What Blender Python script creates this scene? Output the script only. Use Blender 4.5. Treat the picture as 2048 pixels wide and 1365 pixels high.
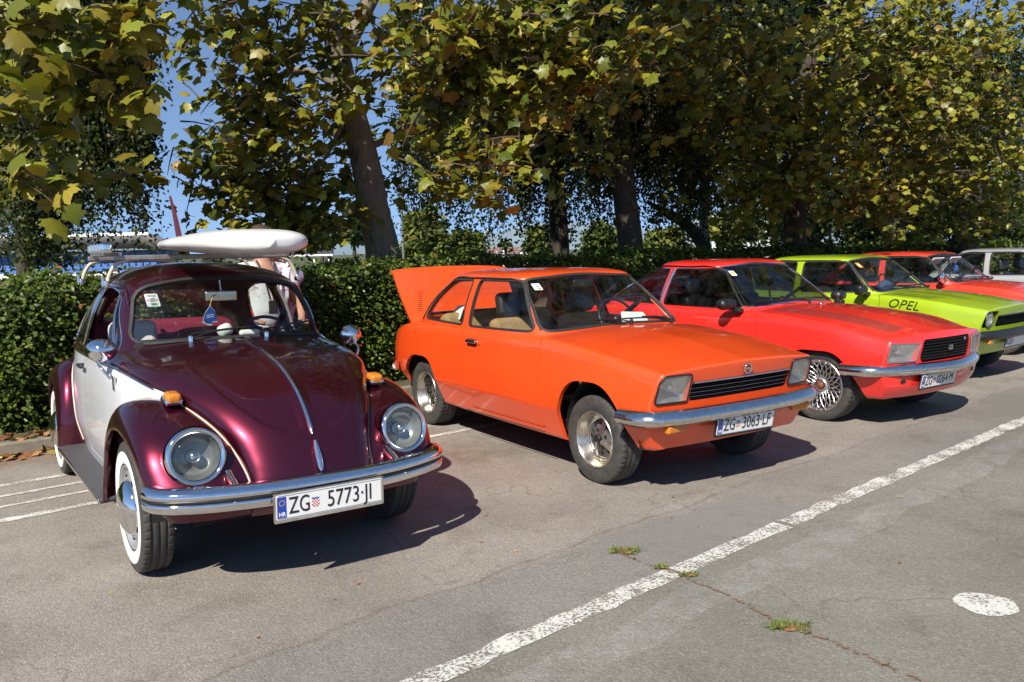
import bpy, bmesh, math, random
import numpy as np
from mathutils import Vector, Matrix
random.seed(7); rng = np.random.default_rng(11)
for _o in list(bpy.data.objects): bpy.data.objects.remove(_o, do_unlink=True)
scene = bpy.context.scene
COL = scene.collection
rad = math.radians

# ------------------------------------------------------------------ camera
FPX, PITCH, ROLL, CAMH = 1665.9, 0.108885, -0.022945, 1.5427
cd = bpy.data.cameras.new('camera'); cam = bpy.data.objects.new('camera', cd); COL.objects.link(cam)
cd.sensor_width = 36.0; cd.lens = 36.0*FPX/2048.0; cd.clip_start = 0.05; cd.clip_end = 3000
_c, _s = math.cos(PITCH), math.sin(PITCH); _cr, _sr = math.cos(ROLL), math.sin(ROLL)
_X = Vector((1, 0, 0)); _U = Vector((0, _s, _c)); _F = Vector((0, _c, -_s))
_R = _cr*_X + _sr*_U; _UP = -_sr*_X + _cr*_U
cam.matrix_world = Matrix(((_R.x, _UP.x, -_F.x, 0), (_R.y, _UP.y, -_F.y, 0), (_R.z, _UP.z, -_F.z, CAMH), (0, 0, 0, 1)))
scene.camera = cam

# ------------------------------------------------------------------ sky, sun, exposure
SUN = Vector((-0.367, -0.978, 1.0)).normalized()          # direction towards the sun
sun_el = math.asin(SUN.z); sun_az = math.atan2(SUN.x, SUN.y)
world = bpy.data.worlds.new('World'); scene.world = world; world.use_nodes = True
nt = world.node_tree; nt.nodes.clear()
sky = nt.nodes.new('ShaderNodeTexSky'); sky.sky_type = 'NISHITA'; sky.sun_disc = False
sky.sun_elevation = sun_el; sky.sun_rotation = sun_az; sky.air_density = 0.9; sky.dust_density = 0.0; sky.ozone_density = 2.2
bg = nt.nodes.new('ShaderNodeBackground'); bg.inputs['Strength'].default_value = 0.10
wo = nt.nodes.new('ShaderNodeOutputWorld')
_tc = nt.nodes.new('ShaderNodeTexCoord'); _sx = nt.nodes.new('ShaderNodeSeparateXYZ'); _cx = nt.nodes.new('ShaderNodeCombineXYZ')
_ab = nt.nodes.new('ShaderNodeMath'); _ab.operation = 'ABSOLUTE'; _ma = nt.nodes.new('ShaderNodeMath'); _ma.operation = 'ADD'; _ma.inputs[1].default_value = 0.20
nt.links.new(_tc.outputs['Generated'], _sx.inputs[0]); nt.links.new(_sx.outputs[2], _ab.inputs[0]); nt.links.new(_ab.outputs[0], _ma.inputs[0])
nt.links.new(_sx.outputs[0], _cx.inputs[0]); nt.links.new(_sx.outputs[1], _cx.inputs[1]); nt.links.new(_ma.outputs[0], _cx.inputs[2]); nt.links.new(_cx.outputs[0], sky.inputs['Vector'])
nt.links.new(sky.outputs[0], bg.inputs['Color']); nt.links.new(bg.outputs[0], wo.inputs['Surface'])
sl = bpy.data.lights.new('sun', 'SUN'); sl.energy = 4.2; sl.angle = rad(0.5); sl.color = (1.0, 0.93, 0.82)
so = bpy.data.objects.new('sun', sl); COL.objects.link(so); so.location = (-8, -20, 22)
so.rotation_euler = SUN.to_track_quat('Z', 'Y').to_euler()
scene.view_settings.view_transform = 'Standard'; scene.view_settings.look = 'None'
scene.view_settings.gamma = 1.0; scene.view_settings.exposure = 0.75; scene.view_settings.use_curve_mapping = False
scene.cycles.max_bounces = 10; scene.cycles.transparent_max_bounces = 24
scene.cycles.caustics_reflective = False; scene.cycles.caustics_refractive = False
scene.cycles.sample_clamp_indirect = 6.0
scene.cycles.use_denoising = True

def ray(u, v):
    """photo pixel (2048 wide) -> direction with unit depth along the camera axis"""
    x = (u-1024)/FPX; y = -(v-682.5)/FPX
    X = x*_cr - y*_sr; U = x*_sr + y*_cr
    return np.array([X, _c+_s*U, -_s+_c*U])
def at(u, v, Y):
    d = ray(u, v); t = Y/d[1]; return np.array([0, 0, CAMH]) + t*d
def ground_at(u, v, z=0.0):
    d = ray(u, v); t = (z-CAMH)/d[2]; return np.array([0, 0, CAMH]) + t*d

# ------------------------------------------------------------------ materials
def newmat(name):
    m = bpy.data.materials.new(name); m.use_nodes = True
    n = m.node_tree.nodes; b = n['Principled BSDF']
    return m, m.node_tree, b
def pset(b, **k):
    names = dict(color='Base Color', rough='Roughness', metal='Metallic', coat='Coat Weight', coatr='Coat Roughness',
                 ior='IOR', spec='Specular IOR Level', trans='Transmission Weight', sheen='Sheen Weight', emit='Emission Strength', alpha='Alpha')
    for a, v in k.items():
        i = b.inputs[names[a]]
        i.default_value = (*v, 1.0) if a == 'color' else v
def node(nt, t, **k):
    n = nt.nodes.new(t)
    for a, v in k.items(): setattr(n, a, v)
    return n
def noise(nt, scale, detail=4.0, rough=0.55, coord='Object', vec=None):
    if vec is None:
        tc = node(nt, 'ShaderNodeTexCoord'); vec = tc.outputs[coord]
    n = node(nt, 'ShaderNodeTexNoise'); n.inputs['Scale'].default_value = scale
    n.inputs['Detail'].default_value = detail; n.inputs['Roughness'].default_value = rough
    nt.links.new(vec, n.inputs['Vector']); return n.outputs['Fac']
def ramp(nt, fac, stops):
    r = node(nt, 'ShaderNodeValToRGB'); e = r.color_ramp.elements
    while len(e) < len(stops): e.new(0.5)
    for el, (p, c) in zip(e, stops):
        el.position = p; el.color = (*c, 1.0) if len(c) == 3 else c
    nt.links.new(fac, r.inputs['Fac']); return r.outputs['Color']
def bump(nt, b, h, strength=0.3, dist=0.01, normal=None):
    n = node(nt, 'ShaderNodeBump'); n.inputs['Strength'].default_value = strength; n.inputs['Distance'].default_value = dist
    nt.links.new(h, n.inputs['Height'])
    if normal is not None: nt.links.new(normal, n.inputs['Normal'])
    nt.links.new(n.outputs[0], b.inputs['Normal']); return n
def mixc(nt, fac, a, b, mode='MIX'):
    m = node(nt, 'ShaderNodeMix', data_type='RGBA', blend_type=mode)
    for s, x in ((0, fac), (6, a), (7, b)):
        i = m.inputs[s]
        if isinstance(x, (int, float)): i.default_value = x
        elif isinstance(x, tuple): i.default_value = (*x, 1.0)
        else: nt.links.new(x, i)
    return m.outputs[2]
def math_(nt, op, a, b=None, c=None, clamp=False):
    m = node(nt, 'ShaderNodeMath', operation=op, use_clamp=clamp)
    for i, x in enumerate((a, b, c)):
        if x is None: continue
        if isinstance(x, (int, float)): m.inputs[i].default_value = x
        else: nt.links.new(x, m.inputs[i])
    return m.outputs[0]
def simple(name, color, rough=0.5, metal=0.0, var=0.12, scale=18.0, bmp=0.0, **k):
    """plain material with slight mottling in colour and gloss"""
    m, t, b = newmat(name); pset(b, rough=rough, metal=metal, **k)
    f = noise(t, scale)
    lo = tuple(c*(1-var) for c in color); hi = tuple(min(1, c*(1+var)) for c in color)
    t.links.new(ramp(t, f, [(0.3, lo), (0.7, hi)]), b.inputs['Base Color'])
    r = math_(t, 'MULTIPLY_ADD', f, rough*0.35, rough*0.82); t.links.new(r, b.inputs['Roughness'])
    if bmp: bump(t, b, noise(t, scale*6, 5.0), bmp, 0.004)
    return m
def paint(name, color, metal=0.0, flake=False, rough=0.35, dust=0.10):
    """car paint under clear lacquer with road dust towards the sills"""
    m, t, b = newmat(name)
    pset(b, rough=rough, metal=metal, coat=1.0, coatr=0.03); b.inputs['Coat IOR'].default_value = 1.45
    tc = node(t, 'ShaderNodeTexCoord')
    f = noise(t, 2.2, 5.0, 0.6, vec=tc.outputs['Object']); f2 = noise(t, 45.0, 3.0, vec=tc.outputs['Object'])
    base = ramp(t, f, [(0.25, tuple(c*0.93 for c in color)), (0.75, tuple(min(1, c*1.04) for c in color))])
    if flake:
        v = node(t, 'ShaderNodeTexVoronoi'); v.inputs['Scale'].default_value = 900; t.links.new(tc.outputs['Object'], v.inputs['Vector'])
        base = mixc(t, math_(t, 'MULTIPLY', v.outputs['Distance'], 0.35), base, tuple(min(1, c*1.7) for c in color))
    sx = node(t, 'ShaderNodeSeparateXYZ'); t.links.new(tc.outputs['Object'], sx.inputs[0])
    low = math_(t, 'MULTIPLY_ADD', sx.outputs[2], -2.2, 1.05, clamp=True)
    d = math_(t, 'MULTIPLY', math_(t, 'ADD', math_(t, 'MULTIPLY', low, 0.55), 0.10), math_(t, 'MULTIPLY', f2, dust*4), clamp=True)
    base = mixc(t, d, base, (0.30, 0.26, 0.21))
    t.links.new(base, b.inputs['Base Color'])
    cr = math_(t, 'MULTIPLY_ADD', d, 0.5, 0.025, clamp=True); t.links.new(cr, b.inputs['Coat Roughness'])
    nb = node(t, 'ShaderNodeBump'); nb.inputs['Strength'].default_value = 0.02; nb.inputs['Distance'].default_value = 0.002
    t.links.new(noise(t, 320.0, 2.0, vec=tc.outputs['Object']), nb.inputs['Height']); t.links.new(nb.outputs[0], b.inputs['Coat Normal'])
    return m
def glass(name, tint=(0.80, 0.86, 0.84), refl=1.0):
    m = bpy.data.materials.new(name); m.use_nodes = True; t = m.node_tree; t.nodes.clear()
    o = node(t, 'ShaderNodeOutputMaterial'); tr = node(t, 'ShaderNodeBsdfTransparent'); gl = node(t, 'ShaderNodeBsdfGlossy')
    tr.inputs[0].default_value = (*tint, 1); gl.inputs['Roughness'].default_value = 0.015
    fr = node(t, 'ShaderNodeFresnel'); ge = node(t, 'ShaderNodeNewGeometry')
    t.links.new(math_(t, 'MULTIPLY_ADD', ge.outputs['Backfacing'], 1/1.5-1.5, 1.5), fr.inputs[0])
    df = node(t, 'ShaderNodeBsdfDiffuse'); df.inputs[0].default_value = (0.5, 0.48, 0.44, 1)
    mx = node(t, 'ShaderNodeMixShader'); m2 = node(t, 'ShaderNodeMixShader')
    dust = math_(t, 'MULTIPLY', ramp(t, noise(t, 7.0, 6.0, 0.7), [(0.42, (0, 0, 0)), (0.8, (1, 1, 1))]), 0.03)
    t.links.new(dust, m2.inputs[0]); t.links.new(tr.outputs[0], m2.inputs[1]); t.links.new(df.outputs[0], m2.inputs[2])
    t.links.new(math_(t, 'MULTIPLY', fr.outputs[0], refl), mx.inputs[0]); t.links.new(m2.outputs[0], mx.inputs[1]); t.links.new(gl.outputs[0], mx.inputs[2])
    t.links.new(mx.outputs[0], o.inputs[0]); return m
M = {}
M['chrome'] = simple('chrome', (0.80, 0.80, 0.80), 0.06, 1.0, var=0.06, scale=30)
M['oldchrome'] = simple('worn_chrome', (0.72, 0.71, 0.69), 0.13, 1.0, var=0.15, scale=40)
M['alu'] = simple('aluminium', (0.70, 0.70, 0.70), 0.28, 1.0, var=0.06)
M['silverpaint'] = simple('wheel_silver', (0.52, 0.52, 0.52), 0.32, 0.55, var=0.06)
M['rubber'] = simple('rubber', (0.022, 0.021, 0.020), 0.62, var=0.3, scale=30, bmp=0.1)
M['tyre'] = simple('tyre_rubber', (0.050, 0.047, 0.043), 0.72, var=0.25, scale=25, bmp=0.15)
M['whitewall'] = simple('whitewall_rubber', (0.80, 0.79, 0.76), 0.5, var=0.05)
M['black'] = simple('black_plastic', (0.015, 0.015, 0.016), 0.38, var=0.2)
M['blackmatt'] = simple('black_matt', (0.010, 0.010, 0.010), 0.9, var=0.2)
M['vinyl'] = simple('black_vinyl', (0.020, 0.020, 0.022), 0.42, var=0.2, scale=60, bmp=0.2)
M['tan'] = simple('tan_velour', (0.36, 0.22, 0.10), 0.85, var=0.15, scale=60, bmp=0.2)
M['redvinyl'] = simple('wine_vinyl', (0.22, 0.02, 0.05), 0.45, var=0.15, scale=60, bmp=0.15)
M['whitevinyl'] = simple('white_vinyl', (0.72, 0.71, 0.67), 0.45, var=0.06, scale=60)
M['greyfabric'] = simple('grey_fabric', (0.12, 0.12, 0.125), 0.9, var=0.2, scale=70, bmp=0.2)
M['runboard'] = simple('running_board_rubber', (0.055, 0.055, 0.058), 0.55, var=0.15, scale=40, bmp=0.2)
M['white'] = simple('white_print', (0.78, 0.78, 0.77), 0.45, var=0.04)
M['plate'] = simple('plate_white', (0.76, 0.76, 0.74), 0.3, var=0.05)
M['blue'] = simple('plate_blue', (0.02, 0.06, 0.36), 0.3, var=0.05)
M['bluetag'] = simple('blue_card', (0.02, 0.09, 0.42), 0.5, var=0.1)
M['redprint'] = simple('red_print', (0.55, 0.03, 0.04), 0.4, var=0.05)
M['ink'] = simple('black_print', (0.02, 0.02, 0.022), 0.4, var=0.05)
M['greenprint'] = simple('green_print', (0.05, 0.32, 0.12), 0.5, var=0.1)
M['yellowprint'] = simple('yellow_print', (0.75, 0.42, 0.08), 0.5, var=0.1)
M['cream'] = simple('cream_trim', (0.72, 0.58, 0.42), 0.4, var=0.08)
M['amber'] = simple('amber_lens', (0.62, 0.20, 0.015), 0.16, var=0.2, scale=60, coat=0.6)
def lamp_glass():
    m = glass('lamp_glass', (0.95, 0.96, 0.94), 1.0); t = m.node_tree
    d = [n for n in t.nodes if n.type == 'BSDF_DIFFUSE'][0]; d.inputs[0].default_value = (0.72, 0.72, 0.68, 1)
    x = [n for n in t.nodes if n.type == 'MIX_SHADER' and n.inputs[2].links and n.inputs[2].links[0].from_node == d][0]
    tc = node(t, 'ShaderNodeTexCoord'); w = node(t, 'ShaderNodeTexWave', bands_direction='Y'); w.inputs['Scale'].default_value = 26; w.inputs['Distortion'].default_value = 0.4
    t.links.new(tc.outputs['Object'], w.inputs['Vector'])
    t.links.new(math_(t, 'MULTIPLY_ADD', w.outputs['Fac'], 0.14, 0.10), x.inputs[0])
    gl = [n for n in t.nodes if n.type == 'BSDF_GLOSSY'][0]
    b = node(t, 'ShaderNodeBump'); b.inputs['Strength'].default_value = 0.25; b.inputs['Distance'].default_value = 0.003
    t.links.new(w.outputs['Fac'], b.inputs['Height']); t.links.new(b.outputs[0], gl.inputs['Normal'])
    return m
M['lampglass'] = lamp_glass(); M['clearglass'] = glass('clear_lamp_glass', (0.93, 0.95, 0.94), 1.0)
M['reflector'] = simple('lamp_reflector', (0.46, 0.47, 0.45), 0.22, 0.75, var=0.2, scale=14)
M['glass'] = glass('car_glass', (0.88, 0.93, 0.90), 1.0)
M['darkglass'] = glass('tinted_glass', (0.42, 0.46, 0.44), 1.0)
M['maroon'] = paint('maroon_metallic', (0.090, 0.006, 0.020), metal=0.82, flake=True, rough=0.30, dust=0.03)
M['beewhite'] = paint('white_paint', (0.76, 0.77, 0.79), dust=0.05)
M['orange'] = paint('orange_paint', (0.86, 0.078, 0.009), dust=0.07)
M['red'] = paint('red_paint', (0.86, 0.026, 0.018), dust=0.05)
M['red2'] = paint('light_red_paint', (0.80, 0.045, 0.022), dust=0.05)
M['green'] = paint('lime_paint', (0.335, 0.475, 0.008), dust=0.05)
M['silver'] = paint('silver_paint', (0.55, 0.57, 0.60), metal=0.5, flake=True, dust=0.05)
M['stripe'] = simple('satin_dark_film', (0.045, 0.05, 0.012), 0.35, var=0.1)
M['redsatin'] = paint('dark_red_film', (0.42, 0.018, 0.014), rough=0.5, dust=0.3)

# ------------------------------------------------------------------ scene objects
def tag(o, label=None, cat=None, group=None, kind=None):
    if label: o['label'] = label
    if cat: o['category'] = cat
    if group: o['group'] = group
    if kind: o['kind'] = kind
    return o
def empty(name, loc=(0, 0, 0), rz=0.0):
    o = bpy.data.objects.new(name, None); o.empty_display_size = 0.2; COL.objects.link(o)
    o.location = loc; o.rotation_euler = (0, 0, rz); return o
def link(name, me, parent=None, mat=None):
    o = bpy.data.objects.new(name, me); COL.objects.link(o)
    if parent is not None: o.parent = parent
    if mat is not None and not me.materials: me.materials.append(mat)
    return o

class Surf:
    def __init__(s, v, f, n=None, smooth=True):
        s.v = np.asarray(v, float).reshape(-1, 3); s.f = np.asarray(f, int).reshape(-1, 3)
        s.n = None if n is None else np.asarray(n, float).reshape(-1, 3)
    def __add__(s, o):
        if s.n is None: s.n = vnorm(s)
        if o.n is None: o.n = vnorm(o)
        return Surf(np.vstack([s.v, o.v]), np.vstack([s.f, o.f+len(s.v)]), np.vstack([s.n, o.n]))
    def moved(s, d): return Surf(s.v+np.asarray(d), s.f, s.n)
    def off(s, d):
        if s.n is None: s.n = vnorm(s)
        return Surf(s.v+s.n*d, s.f, s.n)
    def flip(s): return Surf(s.v, s.f[:, ::-1], None if s.n is None else -s.n)
    def mir(s):
        k = np.array([1, -1, 1.0]); return Surf(s.v*k, s.f[:, ::-1], None if s.n is None else s.n*k)
    def clean(s):
        u, inv = np.unique(s.f, return_inverse=True)
        return Surf(s.v[u], inv.reshape(-1, 3), None if s.n is None else s.n[u])
    def xf(s, Mx):
        A = np.array(Mx)[:3, :3]; t = np.array(Mx)[:3, 3]
        return Surf(s.v@A.T+t, s.f, None if s.n is None else s.n@A.T)
def vnorm(s):
    a, b, c = s.v[s.f[:, 0]], s.v[s.f[:, 1]], s.v[s.f[:, 2]]
    fn = np.cross(b-a, c-a); n = np.zeros_like(s.v)
    for i in range(3): np.add.at(n, s.f[:, i], fn)
    return n/np.maximum(np.linalg.norm(n, axis=1, keepdims=True), 1e-12)
def grid(P, wrap=False, normals=True):
    """P[i,j] -> surface; normal = dP/di x dP/dj"""
    P = np.asarray(P, float); a, b = P.shape[:2]
    i, j = np.meshgrid(np.arange(a-1), np.arange(b if wrap else b-1), indexing='ij'); j2 = (j+1) % b
    p, q, r, s = i*b+j, (i+1)*b+j, (i+1)*b+j2, i*b+j2
    f = np.stack([np.stack([p, q, r], -1), np.stack([p, r, s], -1)], 2).reshape(-1, 3)
    n = None
    if normals:
        di = np.gradient(P, axis=0)
        if wrap:
            dj = (np.roll(P, -1, 1)-np.roll(P, 1, 1))/2
        else: dj = np.gradient(P, axis=1)
        n = np.cross(di, dj); l = np.linalg.norm(n, axis=-1, keepdims=True)
        bad = (l < 1e-10)[..., 0]; n = n/np.maximum(l, 1e-12)
        if bad.any():
            for k in np.argwhere(bad):
                ii = min(max(k[0], 1), a-2); n[k[0], k[1]] = n[ii, k[1]]
    return Surf(P.reshape(-1, 3), f, None if n is None else n.reshape(-1, 3))
def split(s, fld):
    """cut a surface along fld==0 -> (fld<0 part, fld>0 part)"""
    f = np.where(np.abs(fld) < 1e-6, 1e-6, fld); sg = f > 0
    k = sg[s.f].sum(1); neg, pos = [s.f[k == 0]], [s.f[k == 3]]
    V, N = [s.v], [s.n] if s.n is not None else None; nb = len(s.v)
    for cnt in (1, 2):
        T = s.f[k == cnt]
        if not len(T): continue
        lone = sg[T] == (cnt == 1); r = lone.argmax(1)
        A = T[np.arange(len(T)), r]; B = T[np.arange(len(T)), (r+1) % 3]; C = T[np.arange(len(T)), (r+2) % 3]
        e = np.vstack([np.stack([A, B], 1), np.stack([A, C], 1)]); es = np.sort(e, 1)
        uq, inv = np.unique(es, axis=0, return_inverse=True); inv = inv.ravel()
        t = (f[uq[:, 0]]/(f[uq[:, 0]]-f[uq[:, 1]]))[:, None]
        V.append(s.v[uq[:, 0]]*(1-t)+s.v[uq[:, 1]]*t)
        if N is not None:
            nn = s.n[uq[:, 0]]*(1-t)+s.n[uq[:, 1]]*t; N.append(nn/np.maximum(np.linalg.norm(nn, axis=1, keepdims=True), 1e-9))
        m = len(T); ab = nb+inv[:m]; ac = nb+inv[m:]; nb += len(uq)
        lt = np.stack([A, ab, ac], 1); q = np.vstack([np.stack([ab, B, C], 1), np.stack([ab, C, ac], 1)])
        (pos if cnt == 1 else neg).append(lt); (neg if cnt == 1 else pos).append(q)
    V = np.vstack(V); N = None if N is None else np.vstack(N)
    return Surf(V, np.vstack(neg), N).clean(), Surf(V, np.vstack(pos), N).clean()
def border(s):
    """directed boundary edges"""
    e = np.vstack([s.f[:, [0, 1]], s.f[:, [1, 2]], s.f[:, [2, 0]]])
    # weld by position so cut seams count as shared
    key = np.round(s.v*1e5).astype(np.int64); _, w = np.unique(key, axis=0, return_inverse=True); w = w.ravel()
    ew = np.sort(w[e], 1); u, inv, c = np.unique(ew, axis=0, return_inverse=True, return_counts=True)
    return e[(c[inv.ravel()] == 1)]
def lip(s, vec=None, depth=0.01, sel=None):
    """walls going down from the border: along -normal*depth or along vec(v)"""
    e = border(s)
    if sel is not None:
        mid = (s.v[e[:, 0]]+s.v[e[:, 1]])/2; e = e[sel(mid)]
    if not len(e): return Surf(np.zeros((0, 3)), np.zeros((0, 3), int), np.zeros((0, 3)))
    if s.n is None: s.n = vnorm(s)
    d = -s.n*depth if vec is None else vec(s.v)
    a, b = s.v[e[:, 0]], s.v[e[:, 1]]; a2, b2 = a+d[e[:, 0]], b+d[e[:, 1]]
    n = len(e); V = np.vstack([a, b, b2, a2]); i = np.arange(n)
    F = np.vstack([np.stack([i+n, i, i+3*n], 1), np.stack([i+n, i+3*n, i+2*n], 1)])
    r = Surf(V, F); r.n = None
    fn = np.cross(a-b, a2-b); fn /= np.maximum(np.linalg.norm(fn, axis=1, keepdims=True), 1e-12)
    r.n = np.vstack([fn]*4); return r
def mesh_of(name, s, mat=None, custom=True):
    s = s.clean() if len(s.f) else s
    me = bpy.data.meshes.new(name); nv, nf = len(s.v), len(s.f)
    me.vertices.add(nv); me.vertices.foreach_set('co', s.v.astype(np.float32).ravel())
    me.loops.add(nf*3); me.loops.foreach_set('vertex_index', s.f.astype(np.int32).ravel())
    me.polygons.add(nf); me.polygons.foreach_set('loop_start', np.arange(0, nf*3, 3, dtype=np.int32))
    me.polygons.foreach_set('use_smooth', np.ones(nf, bool)); me.update(calc_edges=True)
    if custom and s.n is not None and nv: me.normals_split_custom_set_from_vertices(s.n.tolist())
    if mat is not None: me.materials.append(mat)
    return me
def part(name, s, mat, parent, label=None):
    o = link(name, mesh_of(name, s, mat), parent)
    if label: o['label'] = label
    return o

def pieces(name, L, mat, parent, label=None):
    return [part(name, s, mat, parent, label) for s in L if len(s.f)][-1]
def sides(s):
    a, b = split(s, s.v[:, 1]); return [a, b]
def islands(s):
    key = np.round(s.v*1e5).astype(np.int64); _, w = np.unique(key, axis=0, return_inverse=True); w = w.ravel(); F = w[s.f]
    lab = np.arange(w.max()+1)
    while True:
        m = lab[F].min(1); old = lab.copy(); np.minimum.at(lab, F.ravel(), np.repeat(m, 3)); lab = lab[lab]
        if (lab == old).all(): break
    fl = lab[F[:, 0]]
    return [Surf(s.v, s.f[fl == u], s.n).clean() for u in np.unique(fl)]
# ---- small solid builders (return Surf with hard or smooth normals)
def flat(s):
    """unshare vertices: faceted shading"""
    v = s.v[s.f].reshape(-1, 3); f = np.arange(len(v)).reshape(-1, 3)
    fn = np.cross(v[1::3]-v[0::3], v[2::3]-v[0::3]); fn /= np.maximum(np.linalg.norm(fn, axis=1, keepdims=True), 1e-12)
    return Surf(v, f, np.repeat(fn, 3, 0))
def join(*L):
    L = [x for x in L if len(x.f)]; r = L[0]
    for x in L[1:]: r = r+x
    return r
def bm_surf(bm):
    bmesh.ops.triangulate(bm, faces=bm.faces[:]); bm.verts.ensure_lookup_table()
    v = np.array([x.co[:] for x in bm.verts]); f = np.array([[w.index for w in p.verts] for p in bm.faces]); bm.free()
    return v, f
def box(sx, sy, sz, c=(0, 0, 0), bev=0.0, seg=2, rot=None):
    bm = bmesh.new(); bmesh.ops.create_cube(bm, size=1.0)
    for v in bm.verts: v.co = Vector((v.co.x*sx, v.co.y*sy, v.co.z*sz))
    if bev > 0: bmesh.ops.bevel(bm, geom=bm.edges[:], offset=min(bev, 0.49*min(sx, sy, sz)), segments=seg, affect='EDGES', profile=0.5)
    v, f = bm_surf(bm); s = Surf(v, f)
    s = flat(s) if bev <= 0 else Surf(s.v, s.f, vnorm(s))
    if rot is not None: s = s.xf(rot.to_4x4() if not len(rot) == 4 else rot)
    return s.moved(c)
def lathe(prof, n=32, axis='y'):
    """profile (along, radius) turned about the axis"""
    prof = np.asarray(prof, float); th = np.linspace(0, 2*np.pi, n, endpoint=False)
    a, r = prof[:, 0][:, None], prof[:, 1][:, None]
    if axis == 'y': P = np.stack([r*np.cos(th), a+0*th, r*np.sin(th)], -1)
    elif axis == 'x': P = np.stack([a+0*th, r*np.cos(th), r*np.sin(th)], -1)
    else: P = np.stack([r*np.cos(th), r*np.sin(th), a+0*th], -1)
    s = grid(P, wrap=True); return s
def out(s, c=None):
    """flip so that normals point away from the centre"""
    c = s.v.mean(0) if c is None else np.asarray(c)
    m = s.v[s.f].mean(1); a, b, d = s.v[s.f[:, 0]], s.v[s.f[:, 1]], s.v[s.f[:, 2]]
    fn = np.cross(b-a, d-a); sgn = (fn*(m-c)).sum()
    s2 = s if sgn > 0 else Surf(s.v, s.f[:, ::-1], s.n)
    if s2.n is not None and (s2.n*vnorm(s2)).sum() < 0: s2.n = -s2.n
    return s2
def tube(pts, r, n=8, closed=False, cap=True):
    pts = np.asarray(pts, float); m = len(pts); r = np.broadcast_to(np.asarray(r, float), (m,))
    t = np.gradient(pts, axis=0) if not closed else (np.roll(pts, -1, 0)-np.roll(pts, 1, 0))
    t /= np.maximum(np.linalg.norm(t, axis=1, keepdims=True), 1e-12)
    ref = np.array([0, 0, 1.0]) if abs(t[0][2]) < 0.9 else np.array([1.0, 0, 0])
    a = np.cross(t[0], ref); a /= np.linalg.norm(a); A = []
    for k in range(m):
        a = a-t[k]*np.dot(a, t[k]); a /= np.linalg.norm(a); A.append(a.copy())
    A = np.array(A); B = np.cross(t, A); th = np.linspace(0, 2*np.pi, n, endpoint=False)
    P = pts[:, None]+r[:, None, None]*(A[:, None]*np.cos(th)[None, :, None]+B[:, None]*np.sin(th)[None, :, None])
    if closed: P = np.concatenate([P, P[:1]], 0)
    s = grid(P, wrap=True)
    nn = (P-(pts if not closed else np.vstack([pts, pts[:1]]))[:, None]); nn /= np.maximum(np.linalg.norm(nn, axis=-1, keepdims=True), 1e-12)
    s = Surf(s.v, s.f, nn.reshape(-1, 3))
    if (vnorm(s)*s.n).sum() < 0: s = Surf(s.v, s.f[:, ::-1], s.n)
    if cap and not closed:
        for k, sg in ((0, -1), (m-1, 1)):
            v = np.vstack([P[k], pts[k:k+1]]); f = [[i, (i+1) % n, n] for i in range(n)]
            c = Surf(v, f, np.tile(t[k]*sg, (n+1, 1)))
            if (vnorm(c)*c.n).sum() < 0: c = Surf(c.v, c.f[:, ::-1], c.n)
            s = s+c
    return s
def sweep(path, prof, caps=True):
    """profile (outward, up) closed loop along a path lying roughly in plan; outward = right of travel x up"""
    path = np.asarray(path, float); prof = np.asarray(prof, float); m, k = len(path), len(prof)
    t = np.gradient(path, axis=0); t[:, 2] = 0; t /= np.maximum(np.linalg.norm(t, axis=1, keepdims=True), 1e-12)
    o = np.stack([t[:, 1], -t[:, 0], 0*t[:, 0]], 1); z = np.array([0, 0, 1.0])
    P = path[:, None]+prof[None, :, 0, None]*o[:, None]+prof[None, :, 1, None]*z
    s = grid(P, wrap=True); s = out(Surf(s.v, s.f, s.n))
    # smooth=analytic normals would soften the profile corners; facet across the profile only
    if caps:
        for e in (0, m-1):
            v = np.vstack([P[e], P[e].mean(0)[None]]); f = [[i, (i+1) % k, k] for i in range(k)]
            c = flat(Surf(v, f)); d = t[e]*(1 if e else -1)
            if (c.n*d).sum() < 0: c = Surf(c.v, c.f[:, ::-1], -c.n)
            s = s+c
    return s
def prism(poly, depth, frame):
    """2D polygon (counter-clockwise) extruded by depth; frame = (origin, ex, ey, ez)"""
    o, ex, ey, ez = [np.asarray(x, float) for x in frame]; poly = np.asarray(poly, float); n = len(poly)
    bm = bmesh.new(); vs = [bm.verts.new((p[0], p[1], 0)) for p in poly]; bm.faces.new(vs)
    bmesh.ops.triangulate(bm, faces=bm.faces[:]); v, f = bm_surf(bm)
    top = np.column_stack([v[:, :2], np.full(len(v), depth)]); bot = v.copy()
    fn = np.cross(v[f[0][1]]-v[f[0][0]], v[f[0][2]]-v[f[0][0]])[2]
    ft = f if fn > 0 else f[:, ::-1]
    V = [top, bot]; F = [ft, ft[:, ::-1]+len(v)]; b = 2*len(v)
    q = np.column_stack([poly, np.zeros(n)]); q2 = np.column_stack([poly, np.full(n, depth)])
    area = 0.5*np.sum(poly[:, 0]*np.roll(poly[:, 1], -1)-np.roll(poly[:, 0], -1)*poly[:, 1])
    i = np.arange(n); j = (i+1) % n
    w = np.vstack([np.stack([i, j, j+n], 1), np.stack([i, j+n, i+n], 1)])+b
    if area < 0: w = w[:, ::-1]
    V += [q, q2]; F.append(w)
    V = np.vstack(V); s = Surf(V@np.stack([ex, ey, ez])+o, np.vstack(F))
    if np.dot(np.cross(ex, ey), ez) < 0: s = Surf(s.v, s.f[:, ::-1])
    return flat(s)
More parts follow.
